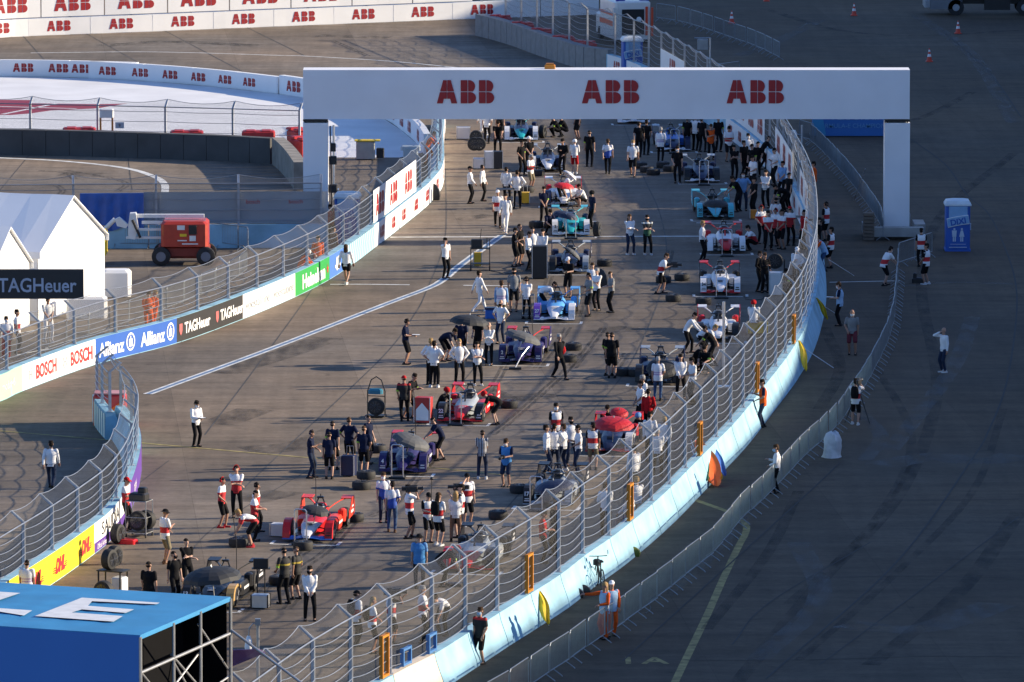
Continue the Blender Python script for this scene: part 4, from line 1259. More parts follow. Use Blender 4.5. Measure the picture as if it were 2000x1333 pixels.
def opening(path, u, v, z0, z1, wd, m, label, group, o=.26):
    s_ = path.near(g(u, v, 1.05))
    mb = MB()
    for sx in (-wd / 2, wd / 2):
        p_, t_ = path.at(s_ + sx)
        q = path.off(s_ + sx, o)
        T = V((t_.x, t_.y, 0)); N = V((t_.y, -t_.x, 0))
        mb.loft([[q + T * a * .035 + N * b * .06 + V((0, 0, z)) for a, b in ((-1, -1), (1, -1), (1, 1), (-1, 1))] for z in (z0, z1)])
    for z in (z0 + .05, z1 - .05):
        a_, b_ = path.off(s_ - wd / 2, o), path.off(s_ + wd / 2, o)
        mb.loft([[q + V((0, 0, z + dz)) + (b_ - a_).normalized().cross(V((0, 0, 1))) * dn for dz, dn in ((-.035, -.06), (.035, -.06), (.035, .06), (-.035, .06))] for q in (a_, b_)])
    mb.obj('camera_opening', m, label=label, cat='fence opening', group=group)
for u, v, h in [(742, 1326, 1.3), (1012, 1159, 1.25), (1211, 1016, 1.25), (1350, 890, 1.2), (1458, 768, 1.15), (1540, 672, 1.15)]:
    opening(RW, u, v, 1.08, 1.08 + h, .62, ORANGE, 'amber camera opening frame set low in the outer catch fence', 'amber opening frames of the outer fence')
opening(RW, 768, 1300, 1.1, 1.65, .7, mat('frame_blue', (.06, .18, .42), .5), 'blue camera opening frame beside an amber one in the outer fence', 'blue opening frames of the outer fence')
opening(RW, 816, 1277, 1.1, 1.7, .7, mat('frame_blue', (.06, .18, .42), .5), 'blue camera opening frame beside an amber one in the outer fence', 'blue opening frames of the outer fence')

# ------------------------------------------------------------------ crowd barriers
GALV = mat('crowd_barrier_steel', (.27, .29, .305), .45, .6, var=.15)
def barrier_proto(name='crowd_barrier', L=2.4):
    mb = MB()
    mb.tube([(-L / 2 + .04, 0, .22), (-L / 2 + .04, 0, 1.02), (-L / 2 + .12, 0, 1.1), (L / 2 - .12, 0, 1.1), (L / 2 - .04, 0, 1.02), (L / 2 - .04, 0, .22)], .02, 6)
    mb.tube([(-L / 2 + .04, 0, .24), (L / 2 - .04, 0, .24)], .018, 6)
    n = 20
    for i in range(n):
        x = -L / 2 + .04 + (L - .08) * (i + 1) / (n + 1)
        mb.tube([(x, 0, .24), (x, 0, 1.1)], .0062, 4, caps=False)
    return mb.mesh('crowd_barrier', GALV)
BP = barrier_proto()
FT = MB()
FT.tube([(0, -.3, .02), (0, -.26, .06), (0, 0, .24), (0, .26, .06), (0, .3, .02)], .018, 6)
FT = FT.mesh('foot', GALV)
def barriers(pts, label, group, L=2.45, z=1.05, start=0.):
    p = Path([g(u, v, z) for u, v in pts])
    n = max(1, int((p.L - start) / L))
    for i in range(n):
        s_ = start + (i + .5) * L
        q, t = p.at(s_)
        o = link('crowd_barrier', BP, None, label, 'crowd barrier', group, None, (q.x, q.y, 0), math.atan2(t.y, t.x) + rnd.uniform(-.02, .02))
        for x in (-.75, .75):
            link('foot', FT, o, loc=(x, 0, 0))
barriers([(860, 1392), (930, 1350), (1000, 1308), (1086, 1253), (1124, 1227), (1165, 1200), (1207, 1174), (1234, 1154), (1269, 1130), (1302, 1104), (1332, 1081), (1360, 1058), (1389, 1036), (1413, 1010), (1452, 964), (1487, 934), (1527, 894), (1568, 851), (1607, 816), (1640, 784), (1661, 754), (1684, 722), (1710, 677), (1732, 632), (1744, 595), (1749, 557), (1753, 515), (1755, 479)], 'grey steel crowd barrier in the long curved line outside the grid wall', 'crowd barriers in the long curved line')
barriers([(1757, 477), (1775, 471), (1800, 463), (1822, 456)], 'steel crowd barrier set across the line beside the gantry leg', 'crowd barriers across by the gantry leg', L=2.2)
barriers([(1556, 236), (1575, 240), (1592, 251), (1618, 276), (1643, 302), (1664, 326), (1681, 348), (1700, 374), (1715, 396), (1722, 412), (1726, 432)], 'steel crowd barrier in the line running in behind the gantry', 'crowd barriers running in behind the gantry')
barriers([(1730, 408), (1770, 416), (1808, 424)], 'steel crowd barrier showing just past the gantry leg', 'crowd barriers past the gantry leg', L=2.2)
barriers([(1280, 8), (1330, 16), (1380, 30), (1428, 46), (1480, 64), (1538, 92)], 'distant steel crowd barrier on the dark apron beyond the ambulance', 'distant crowd barriers on the apron', L=2.6)
barriers([(1400, 128), (1470, 118)], 'distant steel crowd barrier between floodlight mast and line end', 'stray distant crowd barriers', L=2.6)
barriers([(205, 441), (250, 441), (300, 441), (395, 440), (430, 440), (488, 447)], 'steel crowd barrier in the service yard behind the boom lift', 'crowd barriers behind the boom lift', L=2.4)
barriers([(28, 655), (60, 650), (120, 632), (190, 610), (250, 590), (330, 562), (400, 535), (450, 512), (497, 480)], 'steel crowd barrier just behind the pit straight fence', 'crowd barriers behind the pit straight fence', L=2.4)
# ------------------------------------------------------------------ single seat electric racing cars (front = local -Y)
def paint(k, c, rough=.42):
    return mat('car_' + k, c, rough, coat=.15, var=.08, spec=.3)
PLACE = mat('car_default', (.5, .5, .5))
CARP = []   # (name, mesh, slots, parent index, location)
def part(nm, mb, slots, smooth=True, par=None, loc=None):
    CARP.append((nm, mb.mesh(nm, [PLACE] * len(slots), smooth), slots, par, loc))
    return len(CARP) - 1
def sec(y, w0, w1, z0, z1, r=.35):
    """Rounded section: half width w0 at the bottom, w1 at the top."""
    h = z1 - z0
    return [(-w0, y, z0), (w0, y, z0), (w0 + (w1 - w0) * .4, y, z0 + h * .4), (w1, y, z0 + h * .75), (w1 * .75, y, z0 + h * .95), (w1 * .3, y, z1), (-w1 * .3, y, z1), (-w1 * .75, y, z0 + h * .95), (-w1, y, z0 + h * .75), (-w0 - (w1 - w0) * .4, y, z0 + h * .4)]
m = MB()
m.loft([sec(-1.35, .16, .34, .20, .58), sec(-.8, .22, .38, .14, .65), sec(-.35, .28, .39, .12, .70), sec(.1, .34, .38, .12, .72), sec(.55, .34, .36, .12, .76)])
m.loft([sec(.5, .2, .24, .5, .98), sec(.75, .2, .23, .4, .96), sec(1.3, .16, .18, .3, .78), sec(2.0, .10, .10, .28, .55), sec(2.35, .05, .05, .28, .42)])
part('chassis', m, 'a')
m = MB().loft([sec(-2.42, .09, .12, .17, .26), sec(-2.2, .12, .20, .16, .39), sec(-1.8, .14, .27, .17, .48), sec(-1.34, .16, .342, .195, .585)])
NOSE = part('nose', m, 'b')
m = MB().box((0, -2.0, .32), (.16, .02, .05)).box((0, -1.7, .43), (.2, .3, .01))
for s_ in (-1, 1):
    m = MB().loft([sec(-.3, .10, .12, .16, .52), sec(.1, .20, .22, .12, .58), sec(.9, .20, .22, .12, .56), sec(1.6, .10, .12, .14, .42)])
    m.v = [(x + s_ * .52, y, z) for x, y, z in m.v]
    part('sidepod', m, 's')
    # front wheel cover
    prof_ = [(-2.18, .12), (-2.16, .30), (-2.08, .50), (-1.93, .64), (-1.75, .71), (-1.5, .735), (-1.2, .70), (-.95, .60), (-1.0, .52), (-1.2, .60), (-1.5, .655), (-1.78, .60), (-1.92, .44), (-1.98, .12)]
    m = MB().prism(prof_, (s_ * .735 - .13, 0, 0), (0, 1, 0), (0, 0, 1), (.26, 0, 0))
    part('wheel_cover', m, 'c', False)
    # rear wheel fairing
    m = MB().bbox((s_ * .70, 1.02, .50), (.26, .34, .44), .06)
    part('rear_fairing', m, 'd')
    # rear wing side: arched arm, winglet and end plate
    m = MB()
    arm = [(s_ * .14, 1.25, .62), (s_ * .34, 1.55, .78), (s_ * .52, 1.85, .88), (s_ * .66, 2.05, .92), (s_ * .84, 2.2, .93)]
    m.loft([[V(p) + V(q) for q in ((0, -.05, -.02), (0, .10, -.02), (0, .10, .02), (0, -.05, .02))] for p in arm])
    m.loft([[(s_ * x, 1.95 + .0, z) for z in (.91, .94)] + [(s_ * x, 2.45, z) for z in (.98, .95)] for x in (.50, .88)])
    RWI = part('rear_wing', m, 'e', False)
    m = MB().prism([(1.3, .30), (2.5, .34), (2.6, .60), (2.46, .99), (2.0, .95), (1.75, .70), (1.4, .55)], (s_ * .88 - .012, 0, 0), (0, 1, 0), (0, 0, 1), (.024, 0, 0))
    part('end_plate', m, 'd', False, RWI)
# front wing
m = MB()
fw = [(-.86, .10), (-.5, .10), (-.25, .15), (0, .17), (.25, .15), (.5, .10), (.86, .10)]
m.loft([[(x, -2.36 + abs(x) * .12, z), (x, -1.95, z + .03), (x, -1.95, z + .05), (x, -2.36 + abs(x) * .12, z + .025)] for x, z in fw])
for s_ in (-1, 1):
    m.bbox((s_ * .50, -2.12, .17), (.20, .24, .09), .04)
part('front_wing', m, 'f', False)
m = MB().loft([[(-w_, y, .06), (w_, y, .06), (w_, y, .10), (-w_, y, .10)] for y, w_ in ((-1.7, .3), (-.7, .72), (.4, .78), (1.3, .78), (1.7, .5), (2.4, .45))])
m.loft([[(-.45, 1.7, .1), (.45, 1.7, .1), (.45, 1.7, .14), (-.45, 1.7, .14)], [(-.45, 2.5, .34), (.45, 2.5, .34), (.45, 2.5, .37), (-.45, 2.5, .37)]])
part('floor', m, 'k', False)
for s_ in (-1, 1):
    m = MB()
    for y, z in ((-1.62, .40), (-1.45, .40), (-1.6, .22), (-1.42, .22)):
        m.tube([(s_ * .2, y + .15, z + .02), (s_ * .62, -1.55, z - .04)], .014, 5)
    part('suspension_arm', m, 'k')
    m = MB()
    for z in (.28, .42):
        m.tube([(s_ * .15, 1.4, z), (s_ * .62, 1.55, z)], .018, 5)
    part('suspension_arm', m, 'k')
m = MB().bbox((0, .1, .725), (.44, .78, .03), .012)
CK = part('cockpit', m, 'k', False)
m = MB().loft([sec(.30, .10, .16, .66, .95), sec(.48, .12, .18, .66, .98)])
part('headrest', m, 'k', True, CK)
m = MB()
ring = [(0, -.42, .96)] + [(.33 * math.sin(R(a)), .08 - .50 * math.cos(R(a)), .96 - .06 * (a / 110)) for a in (25, 50, 75, 100)] + [(.31, .5, .86)]
ring = [(-x, y, z) for x, y, z in reversed(ring[1:])] + ring
m.tube(ring, .032, 8).tube([(0, -.43, .95), (0, -.62, .80), (0, -.74, .64)], [.03, .028, .04], 8)
part('halo', m, 'h')
m = MB().tube([(-.17, .66, .86), (-.07, .7, 1.12), (.07, .7, 1.12), (.17, .66, .86)], .028, 6).bbox((0, .66, 1.15), (.24, .16, .07), .02).tube([(0, .7, 1.15), (0, .7, 1.26)], .018, 6)
part('roll_hoop', m, 'k')
tyre = MB().tube([(-.15, 0, 0), (-.13, 0, 0), (-.05, 0, 0), (.05, 0, 0), (.13, 0, 0), (.15, 0, 0)], [.25, .325, .345, .345, .325, .25], 28).mesh('tyre', RUBBER, True)
rm = MB().tube([(-.156, 0, 0), (.156, 0, 0)], .235, 20).mesh('rim', CARBON)
sp = MB()
for i in range(10):
    a = i * math.pi / 5
    for s_ in (1,):
        sp.tube([(s_ * .163, .03 * math.cos(a), .03 * math.sin(a)), (s_ * .160, .225 * math.cos(a + .1), .225 * math.sin(a + .1))], .011, 4)
SPK = mat('wheel_spoke_grey', (.10, .10, .105), .4, .5)
sp = sp.mesh('spoke', SPK)

def wheel_set(o_name, parent=None, flip=False, **k):
    t = link(o_name, tyre, parent, **k)
    r = link('rim', rm, t)
    o = link('spoke', sp, t)
    if flip:
        o.rotation_euler = (0, 0, math.pi)
    return t
GLASSV_ = mat('decal_pale', (.55, .55, .57), .5)
CARGRP = 'racing cars parked on the starting grid'
def car(u, v, head, label, num, c, skip=(), wheels=True, numc=None):
    """c: colours a body, b nose, c covers, d rear fairing, e rear wing, f front wing, h halo. u, v: centre of the front wing."""
    p = g(u, v)
    th = R(head)
    d = V((math.sin(th), -math.cos(th), 0))       # towards the nose
    t = thing('racing_car', label, 'racing car', p - d * 2.25, th, CARGRP)
    c = dict(c)
    for k_, df in (('s', 'a'), ('b', 'a'), ('c', 'a'), ('d', 'c'), ('e', 'd'), ('f', 'b'), ('h', 'k')):
        c.setdefault('k', CARBON)
        c.setdefault(k_, c[df] if df in c else CARBON)
    made = []
    side = 0
    for i, (nm, me, slots, par, loc) in enumerate(CARP):
        if nm in skip:
            made.append(None); continue
        o = link(nm, me, made[par] if par is not None and made[par] else t)
        key = slots[0]
        if nm == 'wheel_cover':
            key = 'c' if side == 0 else ('c2' if 'c2' in c else 'c')
            side += 1
        recolor(o, [c[key]])
        made.append(o)
        if nm == 'wheel_cover' and num and side == 1:
            mb = MB()
            letter_plane(text2d(num, .05, 0, .9), (-.72, -2.185, .40), (1, 0, 0), (0, .3, 1), .15, mb, center=True)
            mb.box((-.72, -2.168, .22), (.2, .006, .035)).box((-.72, -2.168, .29), (.16, .006, .03))
            mb.obj('number_lettering', numc or BLK, o)
        if nm == 'wheel_cover' and side == 2:
            MB().box((.735, -2.172, .24), (.18, .006, .05)).box((.735, -2.166, .33), (.14, .006, .04)).obj('decal_marking', numc or BLK, o)
        if nm == 'end_plate':
            x_ = .902 if made.count(None) == 0 and sum(1 for q in CARP[:i] if q[0] == 'end_plate') else -.902
            MB().box((x_, 2.0, .50), (.006, .62, .10)).box((x_, 2.1, .66), (.006, .40, .07)).obj('decal_marking', GLASSV_, o)
        if nm == 'sidepod':
            s_ = 1 if sum(1 for q in CARP[:i] if q[0] == 'sidepod') else -1
            MB().box((s_ * .742, .45, .34), (.008, .75, .09)).obj('decal_marking', GLASSV_, o)
        if nm == 'nose':
            mb = MB()
            mb.box((0, -1.5, .572), (.26, .06, .012)).box((0, -1.6, .548), (.18, .05, .012)).box((0, -1.69, .53), (.22, .05, .012))
            mb.obj('decal_marking', numc or BLK, o)
    if wheels:
        for x, y in ((-.72, -1.55), (.72, -1.55), (-.71, 1.5), (.71, 1.5)):
            wheel_set('wheel', t, flip=x < 0, loc=(x, y, .345))
    return t
W_, K_, NV = paint('white', (.72, .72, .73)), paint('black', (.014, .014, .016)), paint('navy', (.018, .025, .07))
RD, TQ, SV = paint('red', (.55, .015, .02)), paint('turquoise', (.02, .34, .38)), paint('silver', (.30, .33, .36))
PU, BL, LBL = paint('purple_navy', (.028, .022, .105)), paint('blue', (.03, .14, .5)), paint('light_blue', (.10, .34, .70))
GO, VI, OR_, CYN = paint('gold', (.50, .31, .12)), paint('violet', (.11, .05, .36)), paint('orange_red', (.72, .045, .02)), paint('cyan', (.07, .42, .52))
GLASSV = mat('lettering_pale', (.7, .7, .72), .5)
CARS = [
 (404, 1190, -10, 'black and gold racing car under a large dark umbrella, half hidden by the blue scaffold', '13', dict(a=K_, b=K_, c=K_, c2=GO, d=K_, e=K_, f=GO), GLASSV),
 (599, 1060, -8, 'bright red and white racing car with a small dark umbrella in its cockpit', '', dict(a=RD, s=OR_, b=W_, c=RD, c2=RD, d=OR_, e=OR_, f=BL), None),
 (785, 927, -6, 'dark purple racing car with number 4 and a grey umbrella over it', '4', dict(a=PU, d=PU, e=RD, f=PU, c2=PU), GLASSV),
 (897, 828, -8, 'red and black racing car covered with a white sheet, mechanic bending over its side', '22', dict(a=SV, s=RD, b=RD, c=K_, c2=K_, d=RD, e=RD, f=RD), GLASSV),
 (1015, 712, -5, 'dark purple racing car with number 2 and a jack handle leaning at its nose', '2', dict(a=PU, d=PU, e=RD, f=PU), GLASSV),
 (1082, 630, -3, 'white, violet and light blue racing car with a crew member bent over the cockpit', '27', dict(a=LBL, b=W_, c=VI, c2=W_, d=LBL, e=LBL, f=W_), GLASSV),
 (1111, 535, -2, 'black and silver racing car next to the tall black case', '', dict(a=NV, b=K_, c=K_, c2=SV, d=NV, e=SV, f=SV), None),
 (1115, 463, 0, 'turquoise and white racing car with number 3 under a navy umbrella', '3', dict(a=TQ, b=TQ, c=W_, d=NV, e=CYN, f=W_), None),
 (1101, 404, 0, 'red and white racing car under the small bright red umbrella', '', dict(a=W_, b=W_, c=NV, c2=SV, d=RD, e=W_, f=SV), None),
 (1070, 337, 0, 'white racing car between two dark dressed crew members', '', dict(a=NV, b=W_, c=W_, d=NV, e=SV, f=K_), None),
 (1018, 277, 0, 'turquoise nosed white racing car cut by the gantry beam', '', dict(a=NV, b=TQ, c=W_, d=NV, e=CYN, f=W_), None),
 (1188, 888, -6, 'red and navy racing car under the large red umbrella', '', dict(a=NV, b=NV, c=NV, c2=W_, d=RD, e=RD, f=RD), None),
 (1068, 992, -8, 'silver and black racing car with number 17 partly behind the outer fence', '17', dict(a=SV, b=K_, c=K_, c2=SV, d=K_, e=K_, f=SV), GLASSV),
 (912, 1118, -9, 'black and red racing car seen through the outer fence', '', dict(a=SV, b=RD, c=RD, c2=K_, d=K_, e=K_, f=RD), None),
 (1283, 752, -4, 'dark racing car under a round dark umbrella, screened by officials in white', '', dict(a=NV, b=K_, c=K_, d=NV, e=SV, f=K_), None),
 (1402, 668, -2, 'red and white racing car behind two people bending in white shirts', '', dict(a=W_, b=W_, c=K_, d=RD, e=W_, f=K_), None),
 (1407, 577, -1, 'plain white racing car with red wing tips and number 34', '34', dict(a=W_, b=W_, c=W_, d=K_, e=RD, f=RD), None),
 (1419, 496, 1, 'red and white racing car with a red halo and a jack frame at its nose', '', dict(a=W_, b=RD, c=W_, d=RD, e=RD, f=K_, h=RD), None),
 (1398, 430, 2, 'cyan and black racing car under a black umbrella', '20', dict(a=K_, b=CYN, c=CYN, d=CYN, e=CYN, f=K_), None),
 (1372, 358, 2, 'navy racing car with silver wings and a white jack frame, in the shade', '', dict(a=NV, b=NV, c=K_, d=NV, e=SV, f=W_), None),
 (1316, 297, 2, 'navy and blue racing car behind the official in a printed bib', '', dict(a=BL, b=NV, c=NV, d=NV, e=SV, f=W_), None),
 (1238, 243, 2, 'pale racing car of which only the nose shows below the gantry beam', '', dict(a=W_, b=W_, c=W_, d=NV, e=SV, f=W_), None),
]
for a in CARS:
    car(*a[:6], numc=a[6])
mb = MB()
for a in CARS:
    p, th = g(a[0], a[1]), R(a[2])
    d, e = V((math.sin(th), -math.cos(th), 0)), V((math.cos(th), math.sin(th), 0))
    q = p + d * .55
    for c_, w_, l_ in ((q, 2.3, .12), (q - e * 1.15 - d * .4, .12, .8), (q + e * 1.15 - d * .4, .12, .8)):
        mb.poly([c_ + e * (sx * w_ / 2) + d * (sy * l_ / 2) + V((0, 0, .0085)) for sx, sy in ((-1, -1), (1, -1), (1, 1), (-1, 1))])
mb.obj('road_grid_box_markings', PAINT_W, kind='structure')

# ------------------------------------------------------------------ quick jack frames standing at car noses
def ubar(h=1.25, w_=.44):
    return MB().tube([(-w_ / 2, 0, .02), (-w_ / 2, 0, h - .06), (-w_ / 2 + .06, 0, h), (w_ / 2 - .06, 0, h), (w_ / 2, 0, h - .06), (w_ / 2, 0, .02)], .022, 6).mesh('jack_frame', ALU)
UB = ubar()
JB = MB().box((0, .12, .05), (.5, .34, .08)).tube([(-.3, -.05, .04), (.3, -.05, .04)], .04, 8).mesh('jack_base', DARK)
for u, v, rz, lb in [(587, 1066, -20, 'aluminium jack frame standing at the nose of the bright red car'), (776, 936, -17, 'aluminium jack frame at the nose of the purple car with number 4'), (890, 832, -15, 'aluminium jack frame beside the sheet covered red car'), (1115, 468, 0, 'aluminium jack frame at the nose of the turquoise car with number 3'), (1409, 584, 0, 'aluminium jack frame at the nose of the plain white car'), (1420, 502, 0, 'aluminium jack frame at the nose of the red haloed car'), (1375, 363, 0, 'aluminium jack frame at the nose of the shaded navy car'), (1318, 301, 0, 'aluminium jack frame at the nose of the navy and blue car'), (1047, 1000, -18, 'aluminium jack frame at the car with number 17'), (885, 1145, -20, 'aluminium jack frame behind the outer fence near the bent mechanic')]:
    o = link('jack_frame', UB, None, lb, 'car jack', 'jack frames at the car noses', None, g(u, v), R(rz))
    link('jack_base', JB, o)
t = thing('car_jack', 'long handled jack leaning at the nose of the purple car with number 2', 'car jack', g(1006, 722))
MB().tube([(0, 0, .06), (.25, .3, .5), (.55, .8, .82)], .024, 8).obj('handle', ALU, t)
MB().box((0, 0, .05), (.5, .3, .08)).obj('jack_base', DARK, t)

# ------------------------------------------------------------------ loose wheels on the ground
FLAT = Matrix.Rotation(R(90), 4, 'Y')
def lying(u, v, lb, group='loose wheels lying on the grid', z=0., stand=False, rz=0.):
    p = g(u, v)
    M = Matrix.Translation((p.x, p.y, z + (.345 if stand else .15))) @ Matrix.Rotation(R(rz if stand else rnd.uniform(0, 360)), 4, 'Z') @ (Matrix() if stand else FLAT)
    t = link('loose_wheel', tyre, None, lb, 'wheel', group, None, M=M)
    link('rim', rm, t)
    for a_ in (0, math.pi):
        link('spoke', sp, t, rz=a_)
for a in [(466, 1068, 'loose wheel lying under the bending mechanic in red'), (592, 1074, 'loose wheel lying in front of the bright red car'), (692, 1019, 'loose wheel lying behind the bright red car'), (706, 956, 'lower loose wheel of the stack by the person in a blue and white shirt'), (737, 884, 'loose wheel lying beside the crew near the purple car with number 4'), (994, 797, 'loose wheel lying behind the bending mechanic at the sheet covered car'), (1014, 963, 'loose wheel lying near the car with number 17'), (973, 1014, 'loose wheel lying alone near the phoning photographer'), (1120, 684, 'larger loose wheel beside the person in a black suit'), (1110, 707, 'loose wheel just in front of the other one by the black suit'), (1181, 520, 'loose wheel lying at the edge of the building shade'), (1296, 553, 'loose wheel lying behind the filming photographer'), (1332, 548, 'loose wheel lying between photographer and white car'), (1315, 589, 'loose wheel lying nearest the viewer beside the white car'), (1374, 595, 'loose wheel lying directly before the white car'), (1251, 329, 'loose wheel lying behind the person in black shorts and white shirt'), (1263, 337, 'loose wheel in the pair beside the white shirted walker'), (1276, 342, 'loose wheel nearest of the group by the white shirted walker'), (1295, 328, 'loose wheel beside the masked mechanic in black'), (1308, 335, 'loose wheel close to the feet of the masked mechanic'), (545, 1142, 'loose wheel lying behind the pair in black and yellow'), (563, 1144, 'loose wheel half hidden by the black and yellow pair'), (1047, 445, 'loose wheel lying behind the seated mechanic at the turquoise car'), (1216, 734, 'loose wheel lying beside the two mechanics in black'), (1242, 735, 'loose wheel lying in front of the shaded dark car'), (1030, 376, 'loose wheel by the person in khaki shorts'), (1050, 344, 'loose wheel beside the white car further up the grid')]:
    lying(*a)
lying(715, 952, 'upper loose wheel of the stack by the person in a blue and white shirt', z=.30)
for a in [(1166, 462, 'loose wheel standing upright at the turquoise car'), (1060, 270, 'loose wheel standing upright beside the turquoise nosed car'), (1044, 535, 'loose wheel leaning by the tall black case')]:
    lying(*a, group='wheels standing on their tread', stand=True, rz=rnd.uniform(-20, 20))
lying(230, 1062, 'loose wheel standing on edge beside the red trolley step', group='wheels standing on their tread', stand=True, rz=-25)

# ------------------------------------------------------------------ umbrellas
def umb_mesh(r, h=.32, n=8, mi=DARK):
    m = MB()
    rings = []
    for i in range(6):
        t = i / 5
        rr = r * math.sin(t * math.pi / 2 * .98 + .02)
        z = h * math.cos(t * math.pi / 2)
        rings.append([(rr * math.cos(R(a)) * (1 if a % 45 == 0 else .955 - .0 * t), rr * math.sin(R(a)) * (1 if a % 45 == 0 else .955), z + (.0 if a % 45 == 0 else .03 * t * r)) for a in [22.5 * q for q in range(16)]])
    m.loft(rings, caps=False)
    m.loft([[(x * .985, y * .985, z - .012) for x, y, z in q] for q in rings], caps=False)
    return m.mesh('canopy', mi, False)
UM = {}
def umbrella(u, v, z, r, m, label, tilt=(0, 0), pole=1.0):
    """Centre of the canopy rim seen at u, v at height z."""
    p = g(u, v, z)
    t = thing('umbrella', label, 'umbrella', p)
    t.rotation_euler = (R(tilt[0]), R(tilt[1]), rnd.uniform(0, .7))
    k = round(r, 2)
    if k not in UM:
        UM[k] = umb_mesh(r, r * .42)
    o = link('canopy', UM[k], t)
    recolor(o, [m])
    MB().tube([(0, 0, -pole), (0, 0, r * .42 + .06)], .014, 6).tube([(0, 0, r * .42 + .02), (0, 0, r * .42 + .09)], [.03, .008], 6).obj('shaft', STEEL, t)
    rb = MB()
    for a in range(0, 360, 45):
        rb.tube([(0, 0, r * .40), (r * .55 * math.cos(R(a)), r * .55 * math.sin(R(a)), r * .31), (r * .96 * math.cos(R(a)), r * .96 * math.sin(R(a)), .0)], .008, 4)
    rb.obj('rib', DARK, t)
UK = mat('umbrella_black', (.016, .018, .022), .7, var=.15)
UG = mat('umbrella_grey', (.075, .078, .082), .7, var=.15)
UN = mat('umbrella_navy', (.012, .02, .055), .6, var=.1)
UR = mat('umbrella_red', (.52, .012, .015), .55, var=.1)
umbrella(415, 1133, 1.35, .98, UK, 'large black umbrella over the black and gold car', (0, -6), .9)
umbrella(916, 632, 1.75, .80, UK, 'black umbrella standing over the crew cart beside the purple car', (0, 6), 1.7)
umbrella(1020, 664, 1.0, .78, UG, 'grey umbrella over the cockpit of the purple car with number 2', (0, 18), .5)
umbrella(802, 866, 1.0, .74, UG, 'tilted grey umbrella over the purple car with number 4', (12, 18), .5)
umbrella(617, 1001, .95, .52, UK, 'small dark umbrella in the cockpit of the bright red car', (10, 8), .4)
umbrella(1198, 833, 1.1, .78, UR, 'large bright red umbrella nearest the viewer', (8, 2), .6)
umbrella(1209, 808, 1.2, .36, UR, 'second red umbrella just behind the large bright red one', (25, 0), .6)
umbrella(1101, 366, 1.0, .50, UR, 'small bright red umbrella over the red and white car up the grid', (8, 4), .4)
umbrella(1112, 345, 1.0, .42, mat('umbrella_white', (.7, .7, .72), .6), 'small white umbrella tipped towards the sun behind the red one', (10, 40), .4)
umbrella(1104, 424, 1.0, .62, UN, 'navy umbrella over the turquoise car with number 3', (8, 12), .5)
umbrella(1117, 497, 1.05, .45, UG, 'dark grey umbrella tipped over the black and silver car', (10, 40), .5)
umbrella(1398, 402, .95, .62, UK, 'black umbrella over the cyan car in the shade', (4, 0), .4)
umbrella(1292, 722, 1.0, .62, UK, 'round dark umbrella behind the white haired official', (30, 0), .4)
umbrella(1083, 955, 1.0, .70, UN, 'dark umbrella over the car with number 17', (4, -8), .5)

# ------------------------------------------------------------------ grid trolleys, cases, screens
CASE = mat('flight_case_white', (.62, .62, .62), .5, var=.08)
YC = mat('case_yellow', (.72, .42, .02), .5)
def trolley(u, v, rz, label, w_=.7, d=.6, h=1.0, wheelm=True):
    t = thing('grid_trolley', label, 'trolley', g(u, v), R(rz), 'grid trolleys')
    f = MB()
    for x in (-w_ / 2, w_ / 2):
        for y in (-d / 2, d / 2):
            f.tube([(x, y, .1), (x, y, h)], .02, 6)
    for z in (.15, h * .55, h):
        f.tube([(-w_ / 2, -d / 2, z), (w_ / 2, -d / 2, z), (w_ / 2, d / 2, z), (-w_ / 2, d / 2, z), (-w_ / 2, -d / 2, z)], .018, 6)
    f.obj('frame', STEEL, t)
    MB().box((0, 0, h + .01), (w_ - .02, d - .02, .03)).box((0, 0, .17), (w_ - .04, d - .04, .03)).obj('shelf', DARK, t)
    for x in (-w_ / 2, w_ / 2):
        for y in (-d / 2, d / 2):
            MB().tube([(x - .02, y, .06), (x + .02, y, .06)], .06, 10).obj('caster', RUBBER, t)
    return t
def case(u, v, rz, size, m, label, group=None, handle=True, name='flight_case'):
    w_, d, h = size
    t = thing(name, label, 'case', g(u, v), R(rz), group)
    MB().bbox((0, 0, h / 2 + .04), (w_, d, h), .03).obj('shell', m, t)
    e = MB()
    for x in (-w_ / 2, w_ / 2):
        for y in (-d / 2, d / 2):
            e.box((x, y, h / 2 + .04), (.035, .035, h + .01))
    e.obj('edge_trim', ALU if m is not ALU else DARK, t)
    for x in (-w_ / 2 + .06, w_ / 2 - .06):
        MB().tube([(x - .02, 0, .035), (x + .02, 0, .035)], .035, 8).obj('caster', RUBBER, t)
    if handle:
        MB().tube([(-w_ / 4, d / 2, h), (-w_ / 4, d / 2, h + .35), (w_ / 4, d / 2, h + .35), (w_ / 4, d / 2, h)], .014, 5).obj('handle', ALU, t)
    return t
case(681, 930, -15, (.5, .4, .72), NV, 'navy flight case on wheels among the crew in navy', None)
c_ = case(827, 826, -12, (.62, .5, .95), mat('case_red', (.42, .03, .025), .5), 'red cooling case with a white emblem on its front', None, False)
MB().prism([(-.26, .12), (-.26, .5), (0, .8), (.26, .5), (.26, .12)], (0, -.262, 0), (1, 0, 0), (0, 0, 1), (0, -.004, 0)).obj('emblem_marking', WHITE, c_)
case(509, 1188, -10, (.55, .4, .42), ALU, 'silver metal case under the small black screen', None, False)
case(933, 520, 0, (.36, .3, .58), YC, 'yellow trolley case standing by the black screen rack', None, True)
case(1026, 398, 0, (.40, .36, .52), YC, 'yellow case behind the official in khaki shorts', None)
case(1480, 652, 0, (.9, .5, .45), YC, 'long yellow case beside the red and white car in the outer row', None, False)
case(1472, 428, 0, (.35, .3, .4), mat('case_orange', (.55, .2, .02), .5), 'small orange case beside the cyan car', None, False)
